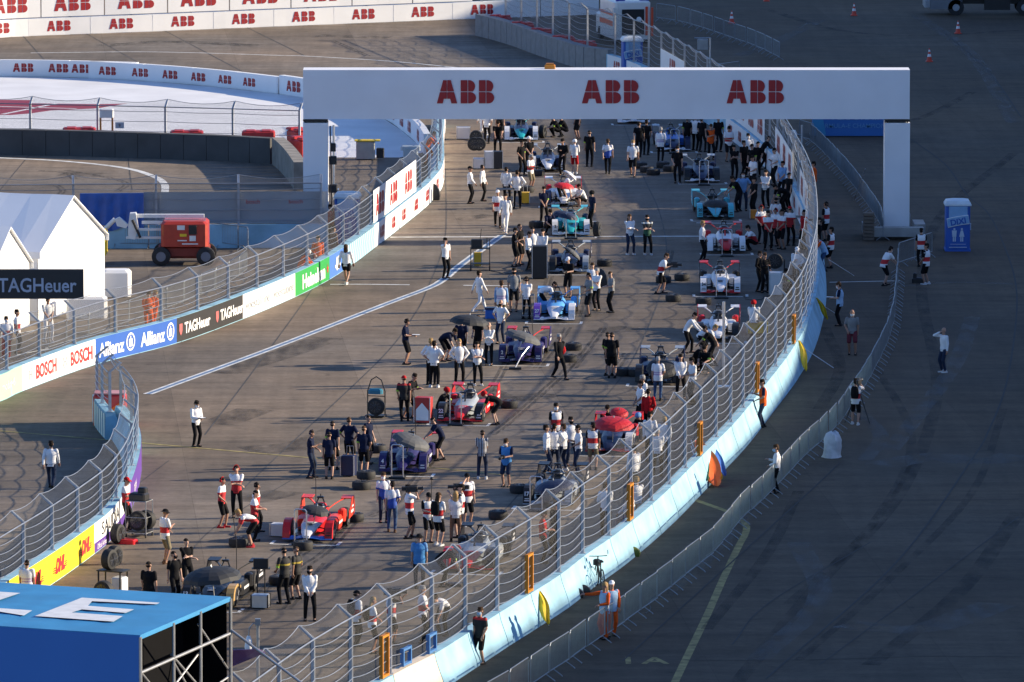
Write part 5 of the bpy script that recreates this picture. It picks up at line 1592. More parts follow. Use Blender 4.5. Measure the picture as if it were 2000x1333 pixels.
case(1515, 577, -3, (.55, .5, .98), CASE, 'white panelled power cart beside the crew in black', None, False)
case(1054, 544, 0, (.66, .6, 1.42), mat('case_black', (.012, .012, .014), .5), 'tall black flight case beside the black and silver car', None, False)
case(935, 330, 0, (.55, .5, .5), CASE, 'white drawer case at the black worktop up the grid', None, False)
case(955, 330, 0, (.45, .5, .85), CASE, 'white upright panel case at the black worktop', None, False)
case(972, 330, 0, (.5, .5, .85), mat('case_charcoal', (.02, .02, .023), .5), 'charcoal case at the end of the worktop up the grid', None, False)
case(905, 272, 0, (.7, .5, .6), CASE, 'white equipment cart on the empty track up the grid', None, False)
case(547, 1048, -15, (.6, .45, .42), CASE, 'white equipment case beside the bright red car', None, False)
case(1278, 1045 - 300, 0, (.4, .4, .4), DARK, 'small dark case near the shaded dark car', None, False)
lying(926, 316, 'upright wheel on the worktop beside the white drawer case', group='wheels on the worktop', z=.55, stand=True, rz=90)
lying(936, 316, 'second upright wheel on the worktop beside the white drawer case', group='wheels on the worktop', z=.55, stand=True, rz=90)
lying(930, 302, 'upright wheel further back on the worktop', group='wheels on the worktop', z=.55, stand=True, rz=90)

def screen(u, v, label, h=1.2, w_=.5, rz=0):
    t = thing('timing_screen', label, 'screen', g(u, v), R(rz))
    MB().bbox((0, 0, h + .17), (w_, .08, .32), .02).obj('display', DARK, t)
    f = MB()
    for x in (-w_ / 4, w_ / 4):
        f.tube([(x, 0, .05), (x, 0, h + .02)], .022, 6)
    f.box((0, .05, h), (w_ + .1, .3, .03)).tube([(-w_ / 2, -.2, .04), (w_ / 2, -.2, .04)], .02, 6).tube([(-w_ / 2, .2, .04), (w_ / 2, .2, .04)], .02, 6)
    f.obj('stand', DARK, t)
screen(510, 1176, 'small black screen on a two legged stand above the silver case', 1.1)
r_ = thing('screen_rack', 'black rack with a screen and cables beside the painted lines', 'rack', g(938, 528))
f = MB()
for x in (-.42, .42):
    for y in (-.25, .25):
        f.tube([(x, y, .08), (x, y, 1.0 if x < 0 else 1.35)], .022, 6)
for z in (.3, .98):
    f.box((0, 0, z), (.9, .55, .03))
f.obj('frame', DARK, r_)
MB().bbox((-.15, 0, 1.2), (.52, .3, .38), .03).obj('monitor', DARK, r_)
MB().tube([(.0, 0, 1.4), (.05, 0, 1.85)], .015, 5).tube([(.3, 0, 1.0), (.3, 0, 1.45)], .02, 5).obj('antenna', DARK, r_)
for x in (-.42, .42):
    for y in (-.25, .25):
        MB().tube([(x - .03, y, .08), (x + .03, y, .08)], .08, 10).obj('caster', RUBBER, r_)
trolley(986, 408, 0, 'steel tube trolley beside the two officials in white shirts', .8, .6, .95)
trolley(1032, 622, 0, 'steel trolley behind the crew member in a white shirt by the violet car', .5, .5, 1.0)
trolley(1555, 470, 0, 'tall steel trolley among the crew in red and white at the wall', .6, .6, 1.1)
tw = trolley(272, 1048, -20, 'steel wheel trolley beside the person with a red cap at the pit exit wall', .75, .6, 1.25)
lying(270, 1048, 'wheel racked low in the steel trolley at the pit exit wall', group='wheels in the steel trolley', z=.2, stand=True, rz=70)
lying(286, 1046, 'second wheel racked in the steel trolley at the pit exit wall', group='wheels in the steel trolley', z=.2, stand=True, rz=60)
MB().bbox((0, 0, 1.4), (.6, .5, .24), .05).bbox((.1, .1, 1.6), (.3, .3, .2), .04).obj('tool_tray', DARK, tw)
MB().bbox((0, 0, .08), (.6, .45, .16), .03).obj('step_platform', RD, label='red step platform under the person with a red cap', cat='platform', loc=g(250, 1062), rz=R(-20))
wt = thing('wheel_rack', 'black wheel trolley carrying two upright tyres by the yellow banner', 'trolley', g(222, 1165), R(-25))
f = MB()
for x in (-.4, .4):
    f.tube([(x, .2, .05), (x, .2, .85)], .03, 6).tube([(x, -.3, .05), (x, -.3, .85)], .03, 6)
f.box((0, 0, .86), (.95, .6, .04)).box((0, 0, .15), (.95, .6, .04)).obj('frame', DARK, wt)
MB().bbox((.25, -.05, .42), (.4, .5, .5), .04).obj('white_box', CASE, wt)
lying(214, 1165, 'rear tyre of two standing on the black wheel trolley', group='tyres on the black wheel trolley', z=.88, stand=True, rz=-28)
lying(224, 1158, 'front tyre of two standing on the black wheel trolley', group='tyres on the black wheel trolley', z=.88, stand=True, rz=-28)
lying(203, 1178, 'tyre standing at the foot of the black wheel trolley', group='tyres on the black wheel trolley', z=.05, stand=True, rz=62)
tr2 = thing('wheel_trolley', 'black hooped hand trolley holding a spoked wheel and teal bag', 'trolley', g(734, 815), R(-12))
f = MB().tube([(-.34, .1, .05), (-.34, .1, 1.0), (-.2, .1, 1.42), (0, .1, 1.55), (.2, .1, 1.42), (.34, .1, 1.0), (.34, .1, .05)], .025, 6).box((0, 0, .06), (.75, .5, .06)).tube([(-.34, .1, .8), (.34, .1, .8)], .02, 6)
f.obj('frame', DARK, tr2)
MB().bbox((0, 0, 1.0), (.55, .3, .2), .06).obj('bag', mat('bag_teal', (.02, .16, .24), .6), tr2)
lying(735, 817, 'spoked wheel held upright in the black hooped hand trolley', group='wheels in the hooped trolley', z=.1, stand=True, rz=75)
wr_ = thing('wheel_rack', 'black wheel rack beside the white power cart', 'rack', g(1514, 560))
MB().box((0, 0, .1), (.9, .5, .1)).tube([(-.4, 0, .1), (-.4, 0, 1.2)], .03, 6).tube([(.4, 0, .1), (.4, 0, 1.2)], .03, 6).obj('frame', DARK, wr_)
lying(1514, 561, 'large spoked wheel in the rack beside the white power cart', group='wheels in the dark rack', z=.8, stand=True, rz=80)
for u, v, lb in [(846, 391, 'black bag standing at the foot of the wall with red logos'), (1172, 1105 - 545, 'dark bag on the ground by the photographer in black')]:
    MB().loft([[(x * q, y * q, z) for x, y in ((-.3, -.2), (.3, -.2), (.34, .1), (.25, .24), (-.25, .24), (-.34, .1))] for z, q in ((0, .95), (.2, 1.05), (.5, .9), (.72, .5), (.78, .2))]).obj('bag', DARK, smooth=True, label=lb, cat='bag', loc=g(u, v))
mb_ = thing('cool_box', 'blue cool box on the ground behind the driver in white', 'cool box', g(962, 622))
MB().bbox((0, 0, .2), (.62, .4, .38), .04).obj('box_body', BL, mb_)
MB().bbox((0, 0, .43), (.66, .44, .08), .02).obj('lid', NV, mb_)
for u, v, h, lb in [(617, 1000, 2.2, 'thin dark umbilical pole rising behind the bright red car'), (812, 855, 2.1, 'thin dark pole between the crew and the purple car'), (462, 1118, 2.0, 'thin pole over the black and gold car'), (1041, 700, 2.2, 'thin pole standing before the violet and white car')]:
    MB().tube([(0, 0, 0), (0, .05, h * .5), (-.12, .1, h)], .014, 5).box((0, 0, .03), (.2, .2, .05)).obj('pole', DARK, label=lb, cat='pole', loc=g(u, v))
# --- things outside the wall
BI = thing('bicycle', 'black bicycle leaning at the foot of the sunlit outer wall', 'bicycle', g(1171, 1148), R(100))
fr = MB().tube([(-.5, 0, .34), (-.12, 0, .34), (.32, 0, .75), (-.2, 0, .72), (-.12, 0, .34)], .022, 6).tube([(-.5, 0, .34), (-.2, 0, .72), (-.24, 0, .88)], .018, 6).tube([(.5, 0, .34), (.34, 0, .78), (.30, 0, 1.0)], .022, 6)
fr.obj('frame', DARK, BI)
for x in (-.5, .5):
    w__ = MB().tube([(x + .33 * math.cos(R(a)), 0, .34 + .33 * math.sin(R(a))) for a in range(0, 361, 20)], .022, 6).obj('wheel', RUBBER, BI)
    s__ = MB()
    for a in range(0, 180, 30):
        s__.tube([(x + .32 * math.cos(R(a)), 0, .34 + .32 * math.sin(R(a))), (x - .32 * math.cos(R(a)), 0, .34 - .32 * math.sin(R(a)))], .003, 3)
    s__.obj('spoke', ALU, w__)
MB().tube([(.25, -.3, 1.02), (.32, -.12, 1.0), (.32, .12, 1.0), (.25, .3, 1.02)], .016, 6).obj('handlebar', DARK, BI)
MB().bbox((-.25, 0, .92), (.26, .14, .07), .03).obj('saddle', DARK, BI)
MB().bbox((.50, 0, .78), (.16, .24, .2), .04).obj('bag', DARK, BI)
MB().tube([(.2, -.32, 1.15), (.2, -.30, 1.15)], .08, 10).obj('mirror', ALU, BI)
for u, v, c, lb in [(1126, 1168, DARK, 'dark backpack at the foot of the outer wall'), (1139, 1162, DARK, 'small black bag next to the backpack at the outer wall'), (1236, 1087, mat('bag_lime', (.09, .11, .012), .7), 'lime and black bag at the foot of the outer wall')]:
    MB().loft([[(x * q, y * q, z) for x, y in ((-.26, -.16), (.26, -.16), (.3, .08), (.2, .2), (-.2, .2), (-.3, .08))] for z, q in ((0, .8), (.12, .9), (.22, .75), (.30, .4), (.33, .15))]).obj('bag', c, smooth=True, label=lb, cat='bag', loc=g(u, v))
sk = MB()
rings = []
for z, q in ((0, .95), (.12, .84), (.45, .86), (.75, .84), (.98, .66), (1.06, .3)):
    rings.append([(.36 * q * math.cos(R(a)) * (1 + .16 * math.sin(R(a) * 5 + z * 4)) + .05 * z, .30 * q * math.sin(R(a)) * (1 + .14 * math.cos(R(a) * 4 + z * 6)), z * (.9 + .05 * math.sin(R(a) * 2))) for a in range(0, 360, 15)])
sk.loft(rings).obj('covered_loudspeaker', mat('plastic_sheet_white', (.55, .56, .57), .45, var=.2, scale=5), smooth=True, label='object under a white plastic cover on the shaded apron', cat='covered item', loc=g(1624, 894))
def flag(u0, v0, z0, u1, v1, z1, m, cu, cv, cz, label, wd=1.0):
    a, b = g(u0, v0, z0), g(u1, v1, z1)
    t = thing('marshal_flag', label, 'flag', (b.x, b.y, 0))
    o = t.location
    MB().tube([a - o, b - o], .016, 6).obj('pole', ALU, t)
    if m:
        c = g(cu, cv, cz) - o
        a_ = (a - o).lerp(b - o, .02)
        rings = []
        for i in range(13):
            t_ = i / 12
            p_ = a_.lerp(c, t_) + V((.05 * math.sin(t_ * 5), -.04 * math.sin(t_ * 3), 0))
            w0 = wd * (.06 + .15 * math.sin(min(t_ * 1.15, 1) * 2.6)) * (1 if i < 12 else .6)
            top = [p_ + V((w0 * x, -.05 - .07 * wd * math.cos(x * 5 + t_ * 2.2) - .03 * (1 - abs(x)), .05 * math.sin(x * 3 + t_ * 4) * t_)) for x in (-1, -.66, -.33, 0, .33, .66, 1)]
            top = [q + V((.24, -.14, .03)) for q in top]
            rings.append(top + [q + V((0, .02, .01)) for q in reversed(top)])
        MB().loft(rings).obj('cloth', m, t, smooth=True)
FY = mat('flag_yellow', (.62, .43, .01), .7)
FO = mat('flag_orange', (.75, .12, .01), .7)
flag(1547, 665, 1.05, 1628, 719, .03, FY, 1564, 724, .12, 'yellow flag on a long white stick by the second amber frame', .65)
flag(1582, 582, 1.05, 1637, 616, .03, FY, 1606, 624, .15, 'yellow flag on a white stick beside the reader in a pale blue vest', .55)
flag(1619, 508, .9, 1668, 539, .03, None, 0, 0, 0, 'bare white flag stick leaning away from the wall bend')
flag(1034, 1150, 1.0, 1072, 1222, .03, FY, 1058, 1218, .1, 'yellow flag draped down the sunlit outer wall', .8)
flag(1350, 860, 1.15, 1380, 945, .05, FO, 1386, 948, .06, 'big orange flag hanging down the outer wall', 2.0)
flag(1366, 862, 1.0, 1408, 932, .05, mat('flag_blue', (.05, .16, .5), .7), 1404, 928, .15, 'blue flag hanging beside the orange one')
flag(1360, 866, 1.0, 1396, 938, .05, FY, 1396, 936, .12, 'yellow flag hanging between the orange and blue ones')
flag(1350, 872, 1.0, 1376, 955, .05, mat('flag_green', (.03, .16, .05), .7), 1368, 938, .25, 'green flag hanging under the orange one')
flag(1690, 330, 1.9, 1668, 392, .05, None, 0, 0, 0, 'white stick leaning against the line of barriers behind the gantry')
tp = thing('red_barrier_nose', 'red padded crash barrier with orange straps closing the pit exit nose', 'crash barrier', g(213, 836))
MB().bbox((0, .9, .62), (1.25, 1.0, 1.2), .1).obj('pad', REDP, tp)
MB().bbox((0, .9, 1.24), (1.2, .9, .05), .02).obj('pale_stripe', mat('pale_red', (.55, .25, .25), .5), tp)
for p_, q_ in (((-.5, .3, .25), (.55, .2, 1.0)), ((-.45, .28, .9), (.4, .2, .55)), ((-.2, .25, .5), (.5, .2, .8))):
    MB().tube([p_, q_], .035, 5).obj('strap', FO, tp)
CARS_DONE = 1

# cables trailing over the concrete between trolleys and cars
for pts, lb in [([(1020, 330), (1012, 338), (1000, 334), (985, 331)], 'thin black cable between the worktop and the white car'), ([(960, 528), (985, 536), (1020, 530), (1050, 533)], 'thin black cable from the screen rack to the tall black case'), ([(700, 926), (722, 938), (748, 930)], 'thin black cable from the navy case to the purple car'), ([(845, 828), (862, 838), (880, 832)], 'thin black cable from the red case to the sheet covered car'), ([(1500, 580), (1470, 588), (1450, 580)], 'thin black cable from the white power cart to the white car'), ([(520, 1186), (490, 1196), (455, 1188)], 'thin black cable from the silver case to the black and gold car'), ([(1260, 1200), (1275, 1165), (1262, 1120)], 'thin dark cable lying on the apron below the outer wall')]:
    p_ = Path(pts)
    MB().tube([p_.off(p_.L * i / 14, .1 * math.sin(i * 1.1), .016) for i in range(15)], .014, 5).obj('cable', DARK, label=lb, cat='cable')
# ------------------------------------------------------------------ people (facing local -Y, x > 0 is their left hand)
POSE = dict(
 stand=dict(hl=(.235, -.09, .79), hr=(-.235, -.07, .79)),
 stand_b=dict(hl=(.225, -.02, .80), hr=(-.17, -.16, .98), fl=(.13, -.10), fr=(-.10, .04), lean=2, head=6),
 stand_c=dict(hl=(.20, -.12, .93), hr=(-.235, .03, .80), fl=(.09, .05), fr=(-.15, -.06), lean=-2),
 hold_b=dict(hl=(.16, -.24, 1.05), hr=(-.02, -.29, 1.24), fl=(.12, -.08), fr=(-.12, .05), head=14),
 hold_c=dict(hl=(.06, -.22, .98), hr=(-.06, -.23, .97), fl=(.15, 0), fr=(-.14, .03), head=2),
 fold_b=dict(hl=(-.11, -.21, 1.19), hr=(.14, -.24, 1.15), el=(.4, .05), lean=-3, fl=(.17, -.05), fr=(-.10, .06)),
 walk=dict(hip=.92, fl=(.08, -.33), fr=(-.08, .30), hl=(.24, .22, .88), hr=(-.24, -.24, .92)),
 fold=dict(hl=(-.13, -.23, 1.17), hr=(.12, -.26, 1.13), el=(.35, .0), lean=-2),
 hips=dict(hl=(.19, -.05, 1.02), hr=(-.19, -.05, 1.02), el=(.9, .25), fl=(.14, 0), fr=(-.14, .02)),
 phone=dict(hr=(-.10, -.12, 1.60), er=(-.5, -.2), hl=(.26, -.03, .80), head=4),
 hold=dict(hl=(.08, -.27, 1.14), hr=(-.08, -.28, 1.13), head=20),
 cam=dict(hl=(.07, -.36, 1.50), hr=(-.12, -.20, 1.57), el=(.3, -.2), er=(-.4, -.1), fl=(.15, -.1), fr=(-.12, .12), lean=-3),
 film=dict(hl=(.08, -.44, 1.18), hr=(-.08, -.40, 1.20), lean=22, head=10, fl=(.12, -.1), fr=(-.12, .15)),
 bend=dict(hip=.88, hy=.16, lean=78, hl=(.13, -.52, .52), hr=(-.13, -.50, .50), head=-10, fl=(.13, .02), fr=(-.13, .08)),
 lean=dict(hip=.91, hy=.08, lean=34, hl=(.15, -.62, .86), hr=(-.15, -.58, .84), head=8, fl=(.13, -.12), fr=(-.12, .16)),
 crouch=dict(hip=.36, hy=.22, lean=32, hl=(.12, -.42, .50), hr=(-.14, -.40, .46), head=6, fl=(.16, -.12), fr=(-.16, .04)),
 point=dict(hr=(-.32, -.70, 1.42), er=(-.4, 0), hl=(.16, -.30, 1.12)),
 sit=dict(hip=.62, hy=.1, lean=6, hl=(.16, -.30, .70), hr=(-.16, -.30, .70), fl=(.14, -.42), fr=(-.14, -.36)),
)
ZS_ = V((0, 0, 1))
def ik(a, b, l1, l2, pole):
    d = b - a
    L = min(d.length, (l1 + l2) * .995)
    u = d.normalized()
    b = a + u * L
    x = (l1 * l1 - l2 * l2 + L * L) / (2 * L)
    h = math.sqrt(max(l1 * l1 - x * x, 0))
    p = (pole - u * pole.dot(u))
    p = p.normalized() if p.length > 1e-4 else V((0, -1, 0))
    return a + u * x + p * h, b
def skeleton(name):
    q = POSE[name]
    s = {}
    hz, hy = q.get('hip', .94), q.get('hy', .0)
    L = R(q.get('lean', 0))
    P = V((0, hy, hz))
    U0 = V((0, -math.sin(L * .55), math.cos(L * .55)))
    U1 = V((0, -math.sin(L), math.cos(L)))
    s['P'], s['U0'], s['U1'] = P, U0, U1
    s['W'] = P + U0 * .15
    s['C'] = s['W'] + U1 * .20
    s['N'] = s['W'] + U1 * .385
    hp = L * .55 + R(q.get('head', 0))
    Uh = V((0, -math.sin(hp), math.cos(hp)))
    s['Uh'] = Uh
    s['H'] = s['N'] + U1 * .03 + Uh * .155
    for sd_, k in ((1, 'l'), (-1, 'r')):
        sh = s['W'] + U1 * .345 + V((sd_ * .185, 0, 0))
        h = q.get('h' + k, (sd_ * .27, -.06, .80))
        e = q.get('e' + k, q.get('el', (.35, .35)) if k == 'l' or 'el' in q else (-.35, .35))
        ex = abs(e[0]) * sd_
        el, wr = ik(sh, V(h), .29, .26, V((ex, e[1], -.55)))
        hip = P + V((sd_ * .095, 0, -.03))
        f = q.get('f' + k, (sd_ * .11, 0))
        an = V((f[0], f[1], .085 + (.05 if name == 'walk' and k == 'r' else 0)))
        kn, an = ik(hip, an, .43, .43, V((sd_ * .12, -1, .1)))
        s[k] = (sh, el, wr, hip, kn, an)
    return s
SK = {}
def remesh(mb, vox, ratio, name, smooth=2):
    me = mb.mesh('tmp', [])
    o = bpy.data.objects.new('tmp', me)
    COL.objects.link(o)
    r = o.modifiers.new('r', 'REMESH'); r.mode = 'VOXEL'; r.voxel_size = vox
    if smooth:
        sm = o.modifiers.new('s', 'SMOOTH'); sm.iterations = smooth; sm.factor = .5
    d = o.modifiers.new('d', 'DECIMATE'); d.ratio = ratio
    dg = bpy.context.evaluated_depsgraph_get()
    res = bpy.data.meshes.new_from_object(o.evaluated_get(dg))
    bpy.data.objects.remove(o); bpy.data.meshes.remove(me)
    res.name = name
    res.polygons.foreach_set('use_smooth', [True] * len(res.polygons))
    res.materials.clear()
    res.materials.append(PLACE)
    return res
def caps(m, a, b, ra, rb, n=10):
    """Tapered capsule."""
    a, b = V(a), V(b)
    t = (b - a)
    if t.length < 1e-4:
        return m.sph(a, ra)
    t.normalize()
    pts, rr = [], []
    for q in (85, 60, 30):
        pts.append(a - t * ra * math.sin(R(q))); rr.append(ra * math.cos(R(q)))
    pts += [a, b]; rr += [ra, rb]
    for q in (30, 60, 85):
        pts.append(b + t * rb * math.sin(R(q))); rr.append(rb * math.cos(R(q)))
    return m.tube(pts, rr, n)
def ell(m, rings):
    """Loft of ellipses (centre, up, half width, half depth)."""
    out = []
    for c, up, a, b in rings:
        f = V((1, 0, 0)).cross(up)
        out.append([c + V((1, 0, 0)) * a * math.cos(2 * math.pi * j / 16) + f * b * math.sin(2 * math.pi * j / 16) for j in range(16)])
    return m.loft(out)
def torso(m, s, g_, low=-.08, top=True):
    P, U0, U1, W, N = s['P'], s['U0'], s['U1'], s['W'], s['N']
    r = [(P + U0 * low, U0, .155 + g_, .105 + g_), (P + U0 * .02, U0, .165 + g_, .115 + g_), (W, (U0 + U1).normalized(), .145 + g_, .105 + g_), (W + U1 * .14, U1, .168 + g_, .125 + g_), (W + U1 * .24, U1, .178 + g_, .122 + g_), (W + U1 * .33, U1, .165 + g_, .09 + g_), (W + U1 * .375, U1, .09 + g_, .065 + g_)]
    return ell(m, r)
def hand(m, el, wr, sd_):
    d = (wr - el).normalized()
    side = d.cross(V((0, 0, 1)))
    if side.length < .2:
        side = V((0, -1, 0))
    side.normalize()
    up = side.cross(d)
    caps(m, wr + d * .01 - side * .015, wr + d * .075 - side * .02, .022, .024, 8)
    caps(m, wr + d * .01 + side * .015, wr + d * .075 + side * .02, .022, .022, 8)
    for i, (o, L) in enumerate(((-.034, .066), (-.012, .078), (.011, .073), (.033, .056))):
        b = wr + d * .09 + side * o
        c = b + d * L * .55 - up * .012
        caps(m, b, c, .0105, .0098, 6)
        caps(m, c, c + d * L * .35 - up * .03, .0096, .0085, 6)
    b = wr + d * .03 - side * .035
    caps(m, b, b + d * .035 - side * .028 - up * .01, .0125, .011, 6)
    caps(m, b + d * .035 - side * .028 - up * .01, b + d * .065 - side * .03 - up * .02, .011, .009, 6)
GM = {}
def garment(kind, pose):
    key = (kind, pose)
    if key in GM:
        return GM[key]
    if pose not in SK:
        SK[pose] = skeleton(pose)
    s = SK[pose]
    m = MB()
    if kind == 'body':
        torso(m, s, -.012)
        caps(m, s['N'] - s['U1'] * .04, s['H'] - s['Uh'] * .06, .06, .056)
        Mh = head_matrix(s)
        for c, r_ in (((0, .012, .03), (.078, .095, .10)), ((0, -.018, -.035), (.063, .078, .085)), ((0, -.075, -.095), (.032, .022, .022))):
            m.sph(c, r_, M=Mh, n=14, k=10)
        caps(m, Mh @ V((0, -.092, .01)), Mh @ V((0, -.112, -.028)), .011, .016, 8)
        for sx in (-1, 1):
            m.sph((sx * .08, .01, -.008), (.016, .026, .034), M=Mh, n=8, k=6)
        for k, sd_ in (('l', 1), ('r', -1)):
            sh, el, wr, hip, kn, an = s[k]
            caps(m, sh, el, .052, .042); caps(m, el, wr, .042, .028)
            hand(m, el, wr, sd_)
            caps(m, hip, kn, .085, .056); caps(m, kn, kn.lerp(an, .35), .054, .056); caps(m, kn.lerp(an, .35), an, .056, .036)
            caps(m, an + V((0, .03, -.03)), an + V((0, -.15, -.055)), .036, .026, 8)
        me = remesh(m, .0085, .12, 'person')
    elif kind in ('short', 'long'):
        torso(m, s, .014, -.10)
        caps(m, s['N'] - s['U1'] * .05, s['N'] + s['U1'] * .01, .07, .062)
        for k in 'lr':
            sh, el, wr = s[k][:3]
            if kind == 'short':
                caps(m, sh, sh.lerp(el, .68), .070, .066)
            else:
                caps(m, sh, el, .068, .056); caps(m, el, el.lerp(wr, .93), .055, .042)
        me = remesh(m, .015, .35, 'shirt')
    elif kind == 'vest':
        torso(m, s, .028, -.14)
        for k in 'lr':
            caps(m, s[k][0] - V((.02 if k == 'l' else -.02, 0, 0)), s[k][0] - s['U1'] * .02, .075, .07)
        me = remesh(m, .015, .35, 'vest')
    elif kind in ('trousers', 'shorts', 'skirt'):
        P, U0 = s['P'], s['U0']
        ell(m, [(P - U0 * .07, U0, .165, .12), (P + U0 * .0, U0, .178, .128), (P + U0 * .10, U0, .160, .116)])
        for k in 'lr':
            hip, kn, an = s[k][3:]
            if kind == 'trousers':
                caps(m, hip, kn, .098, .070); caps(m, kn, kn.lerp(an, .93), .070, .054)
            elif kind == 'shorts':
                caps(m, hip, hip.lerp(kn, .92), .102, .086)
            else:
                caps(m, hip, hip.lerp(kn, .5), .115, .10)
        me = remesh(m, .015, .35, kind)
    elif kind == 'armband':
        sh, el, wr = s['l'][:3]
        a_ = sh.lerp(el, .74)
        b_ = sh.lerp(el, .95)
        me = m.tube([a_, b_], [.064, .060], 12).mesh('armband', [PLACE], True)
    elif kind == 'pack':
        c = s['C'] - V((0, -1, 0)) * 0
        b = V((1, 0, 0)).cross(s['U1'])          # backwards
        o = s['C'] + b * (-.19 if b.y < 0 else .19)
        ell(m, [(o - s['U1'] * .24, s['U1'], .13, .07), (o - s['U1'] * .1, s['U1'], .16, .10), (o + s['U1'] * .12, s['U1'], .15, .09), (o + s['U1'] * .22, s['U1'], .10, .05)])
        for sx in (-.11, .11):
            f = -b if b.y > 0 else b
            m.tube([o + V((sx, 0, 0)) + s['U1'] * .16, s['W'] + s['U1'] * .40 + V((sx, 0, 0)), s['C'] + f * .16 + V((sx, 0, 0)), s['C'] + f * .13 - s['U1'] * .14 + V((sx * 1.2, 0, 0))], .02, 6)
        me = m.mesh('backpack', [PLACE], True)
    GM[key] = me
    return me
def head_matrix(s):
    f = V((1, 0, 0)).cross(s['Uh'])
    if f.y < 0:
        f = -f
    return Matrix(((1, f.x, s['Uh'].x, s['H'].x), (0, f.y, s['Uh'].y, s['H'].y), (0, f.z, s['Uh'].z, s['H'].z), (0, 0, 0, 1)))
HM = {}
def dome(m, r, z0, n=18, k=6, off=(0, 0, 0)):
    rings = []
    for i in range(k + 1):
        z = z0 + (1 - z0) * i / k
        q = math.sqrt(max(1 - z * z, .0004))
        rings.append([(off[0] + r[0] * q * math.cos(2 * math.pi * j / n), off[1] + r[1] * q * math.sin(2 * math.pi * j / n), off[2] + r[2] * z) for j in range(n)])
    return m.loft(rings)
def head_mesh(k):
    if k in HM:
        return HM[k]
    m = MB()
    if k == 'hair':
        dome(m, (.088, .104, .108), -.05, off=(0, .02, .035))
        m.sph((0, .055, -.01), (.078, .062, .075), n=14, k=8)
        for i in range(9):
            a = i * .7
            m.sph((.05 * math.cos(a), .02 + .06 * math.sin(a), .115), (.03, .03, .022), n=8, k=5)
    elif k == 'short_hair':
        dome(m, (.083, .100, .104), .10, off=(0, .018, .03))
        m.sph((0, .05, -.005), (.074, .058, .06), n=14, k=8)
    elif k == 'long_hair':
        dome(m, (.090, .106, .110), -.05, off=(0, .02, .035))
        m.loft([[(.085 * q * math.cos(R(a)), .045 + .06 * q * math.sin(R(a)), z) for a in range(0, 360, 30)] for z, q in ((.05, .95), (-.05, 1.05), (-.16, 1.1), (-.25, .9), (-.30, .4))])
    elif k in ('cap', 'sun_hat'):
        dome(m, (.092, .108, .105), .0, off=(0, .012, .035))
        if k == 'cap':
            m.loft([[(x, -.09 - .085 * math.sqrt(max(0, 1 - (x / .085) ** 2)) * t, .045 - .02 * t + dz) for x in (-.08, -.04, 0, .04, .08)] for t, dz in ((0, 0), (1, 0), (1, .008), (0, .01))], closed=False, caps=False)
        else:
            m.loft([[(r_ * math.cos(R(a)), .012 + r_ * 1.1 * math.sin(R(a)), z) for a in range(0, 360, 24)] for r_, z in ((.085, .045), (.16, .015), (.16, .022), (.085, .055))])
    elif k == 'helmet':
        dome(m, (.115, .135, .125), -.55, off=(0, .01, .02), k=9)
    elif k == 'headset':
        m.tube([(.09 * math.cos(R(a)), .01, .02 + .125 * math.sin(R(a))) for a in range(0, 181, 20)], .013, 6)
        for sx in (-1, 1):
            m.tube([(sx * .075, .01, 0), (sx * .085, .01, 0), (sx * .115, .01, 0), (sx * .122, .01, 0)], [.02, .046, .046, .03], 10)
        m.tube([(-.1, -.02, -.02), (-.08, -.1, -.06), (-.03, -.125, -.07)], .007, 5)
    elif k == 'face_mask':
        m.loft([[(.074 * q * math.sin(R(a)), -.02 - (.088 + .02 * math.cos(R(a))) * q * math.cos(R(a)), z) for a in range(-80, 81, 20)] for z, q in ((-.015, 1.0), (-.05, 1.08), (-.09, .96), (-.12, .72))], closed=False, caps=False)
    elif k == 'face_features':
        for sx in (-1, 1):
            m.sph((sx * .032, -.088, .012), (.012, .007, .006), n=8, k=5)
            m.box((sx * .032, -.093, .03), (.032, .006, .006))
        m.box((0, -.098, -.066), (.042, .008, .008))
    HM[k] = m.mesh(k, [PLACE], True)
    return HM[k]
def shoe_mesh():
    if 'shoe' not in HM:
        m = MB()
        m.loft([[(x * q, y, z) for x, y in ((-.048, .075), (-.05, -.05), (-.046, -.14), (-.025, -.185), (.025, -.185), (.046, -.14), (.05, -.05), (.048, .075), (.025, .1), (-.025, .1))] for z, q in ((-.085, .98), (-.055, 1.02), (-.03, .85))])
        m.tube([(0, .02, -.04), (0, .02, .03)], [.046, .046], 10)
        HM['shoe'] = m.mesh('shoe', [PLACE], True)
    return HM['shoe']
def cl(k, c, rough=.9, var=.16):
    return mat('cloth_' + k, c, rough, var=var, scale=7, bump=.8, spec=.15)
TOPS = dict(w=cl('white', (.72, .72, .73), var=.06), k=cl('black', (.0075, .0075, .009)), n=cl('navy', (.009, .014, .04)), g=cl('grey', (.22, .225, .23)), r=cl('red', (.42, .014, .018)), o=cl('orange', (.70, .10, .015)), b=cl('sky_blue', (.16, .32, .58)), lb=cl('pale_blue', (.34, .50, .68)),
 m=split_mat('cloth_white_over_red', [(0, (.42, .014, .02)), (.62, (.70, .70, .71))]),
 x=split_mat('cloth_white_over_blue', [(0, (.02, .07, .36)), (.62, (.70, .70, .72))], diag=.22),
 y=split_mat('cloth_black_yellow', [(0, (.0075, .0075, .009)), (.46, (.0075, .0075, .009)), (.55, (.30, .22, .02)), (.63, (.0075, .0075, .009))]),
 kr=split_mat('cloth_black_red_sleeve', [(0, (.0075, .0075, .009)), (.72, (.0075, .0075, .009)), (.80, (.42, .02, .02)), (.9, (.0075, .0075, .009))]),
 gn=split_mat('cloth_black_green', [(0, (.02, .09, .05)), (.42, (.018, .02, .022)), (.8, (.45, .47, .46)), (.9, (.018, .02, .022))]),
 br=cl('brown_top', (.16, .09, .06)), st=None)
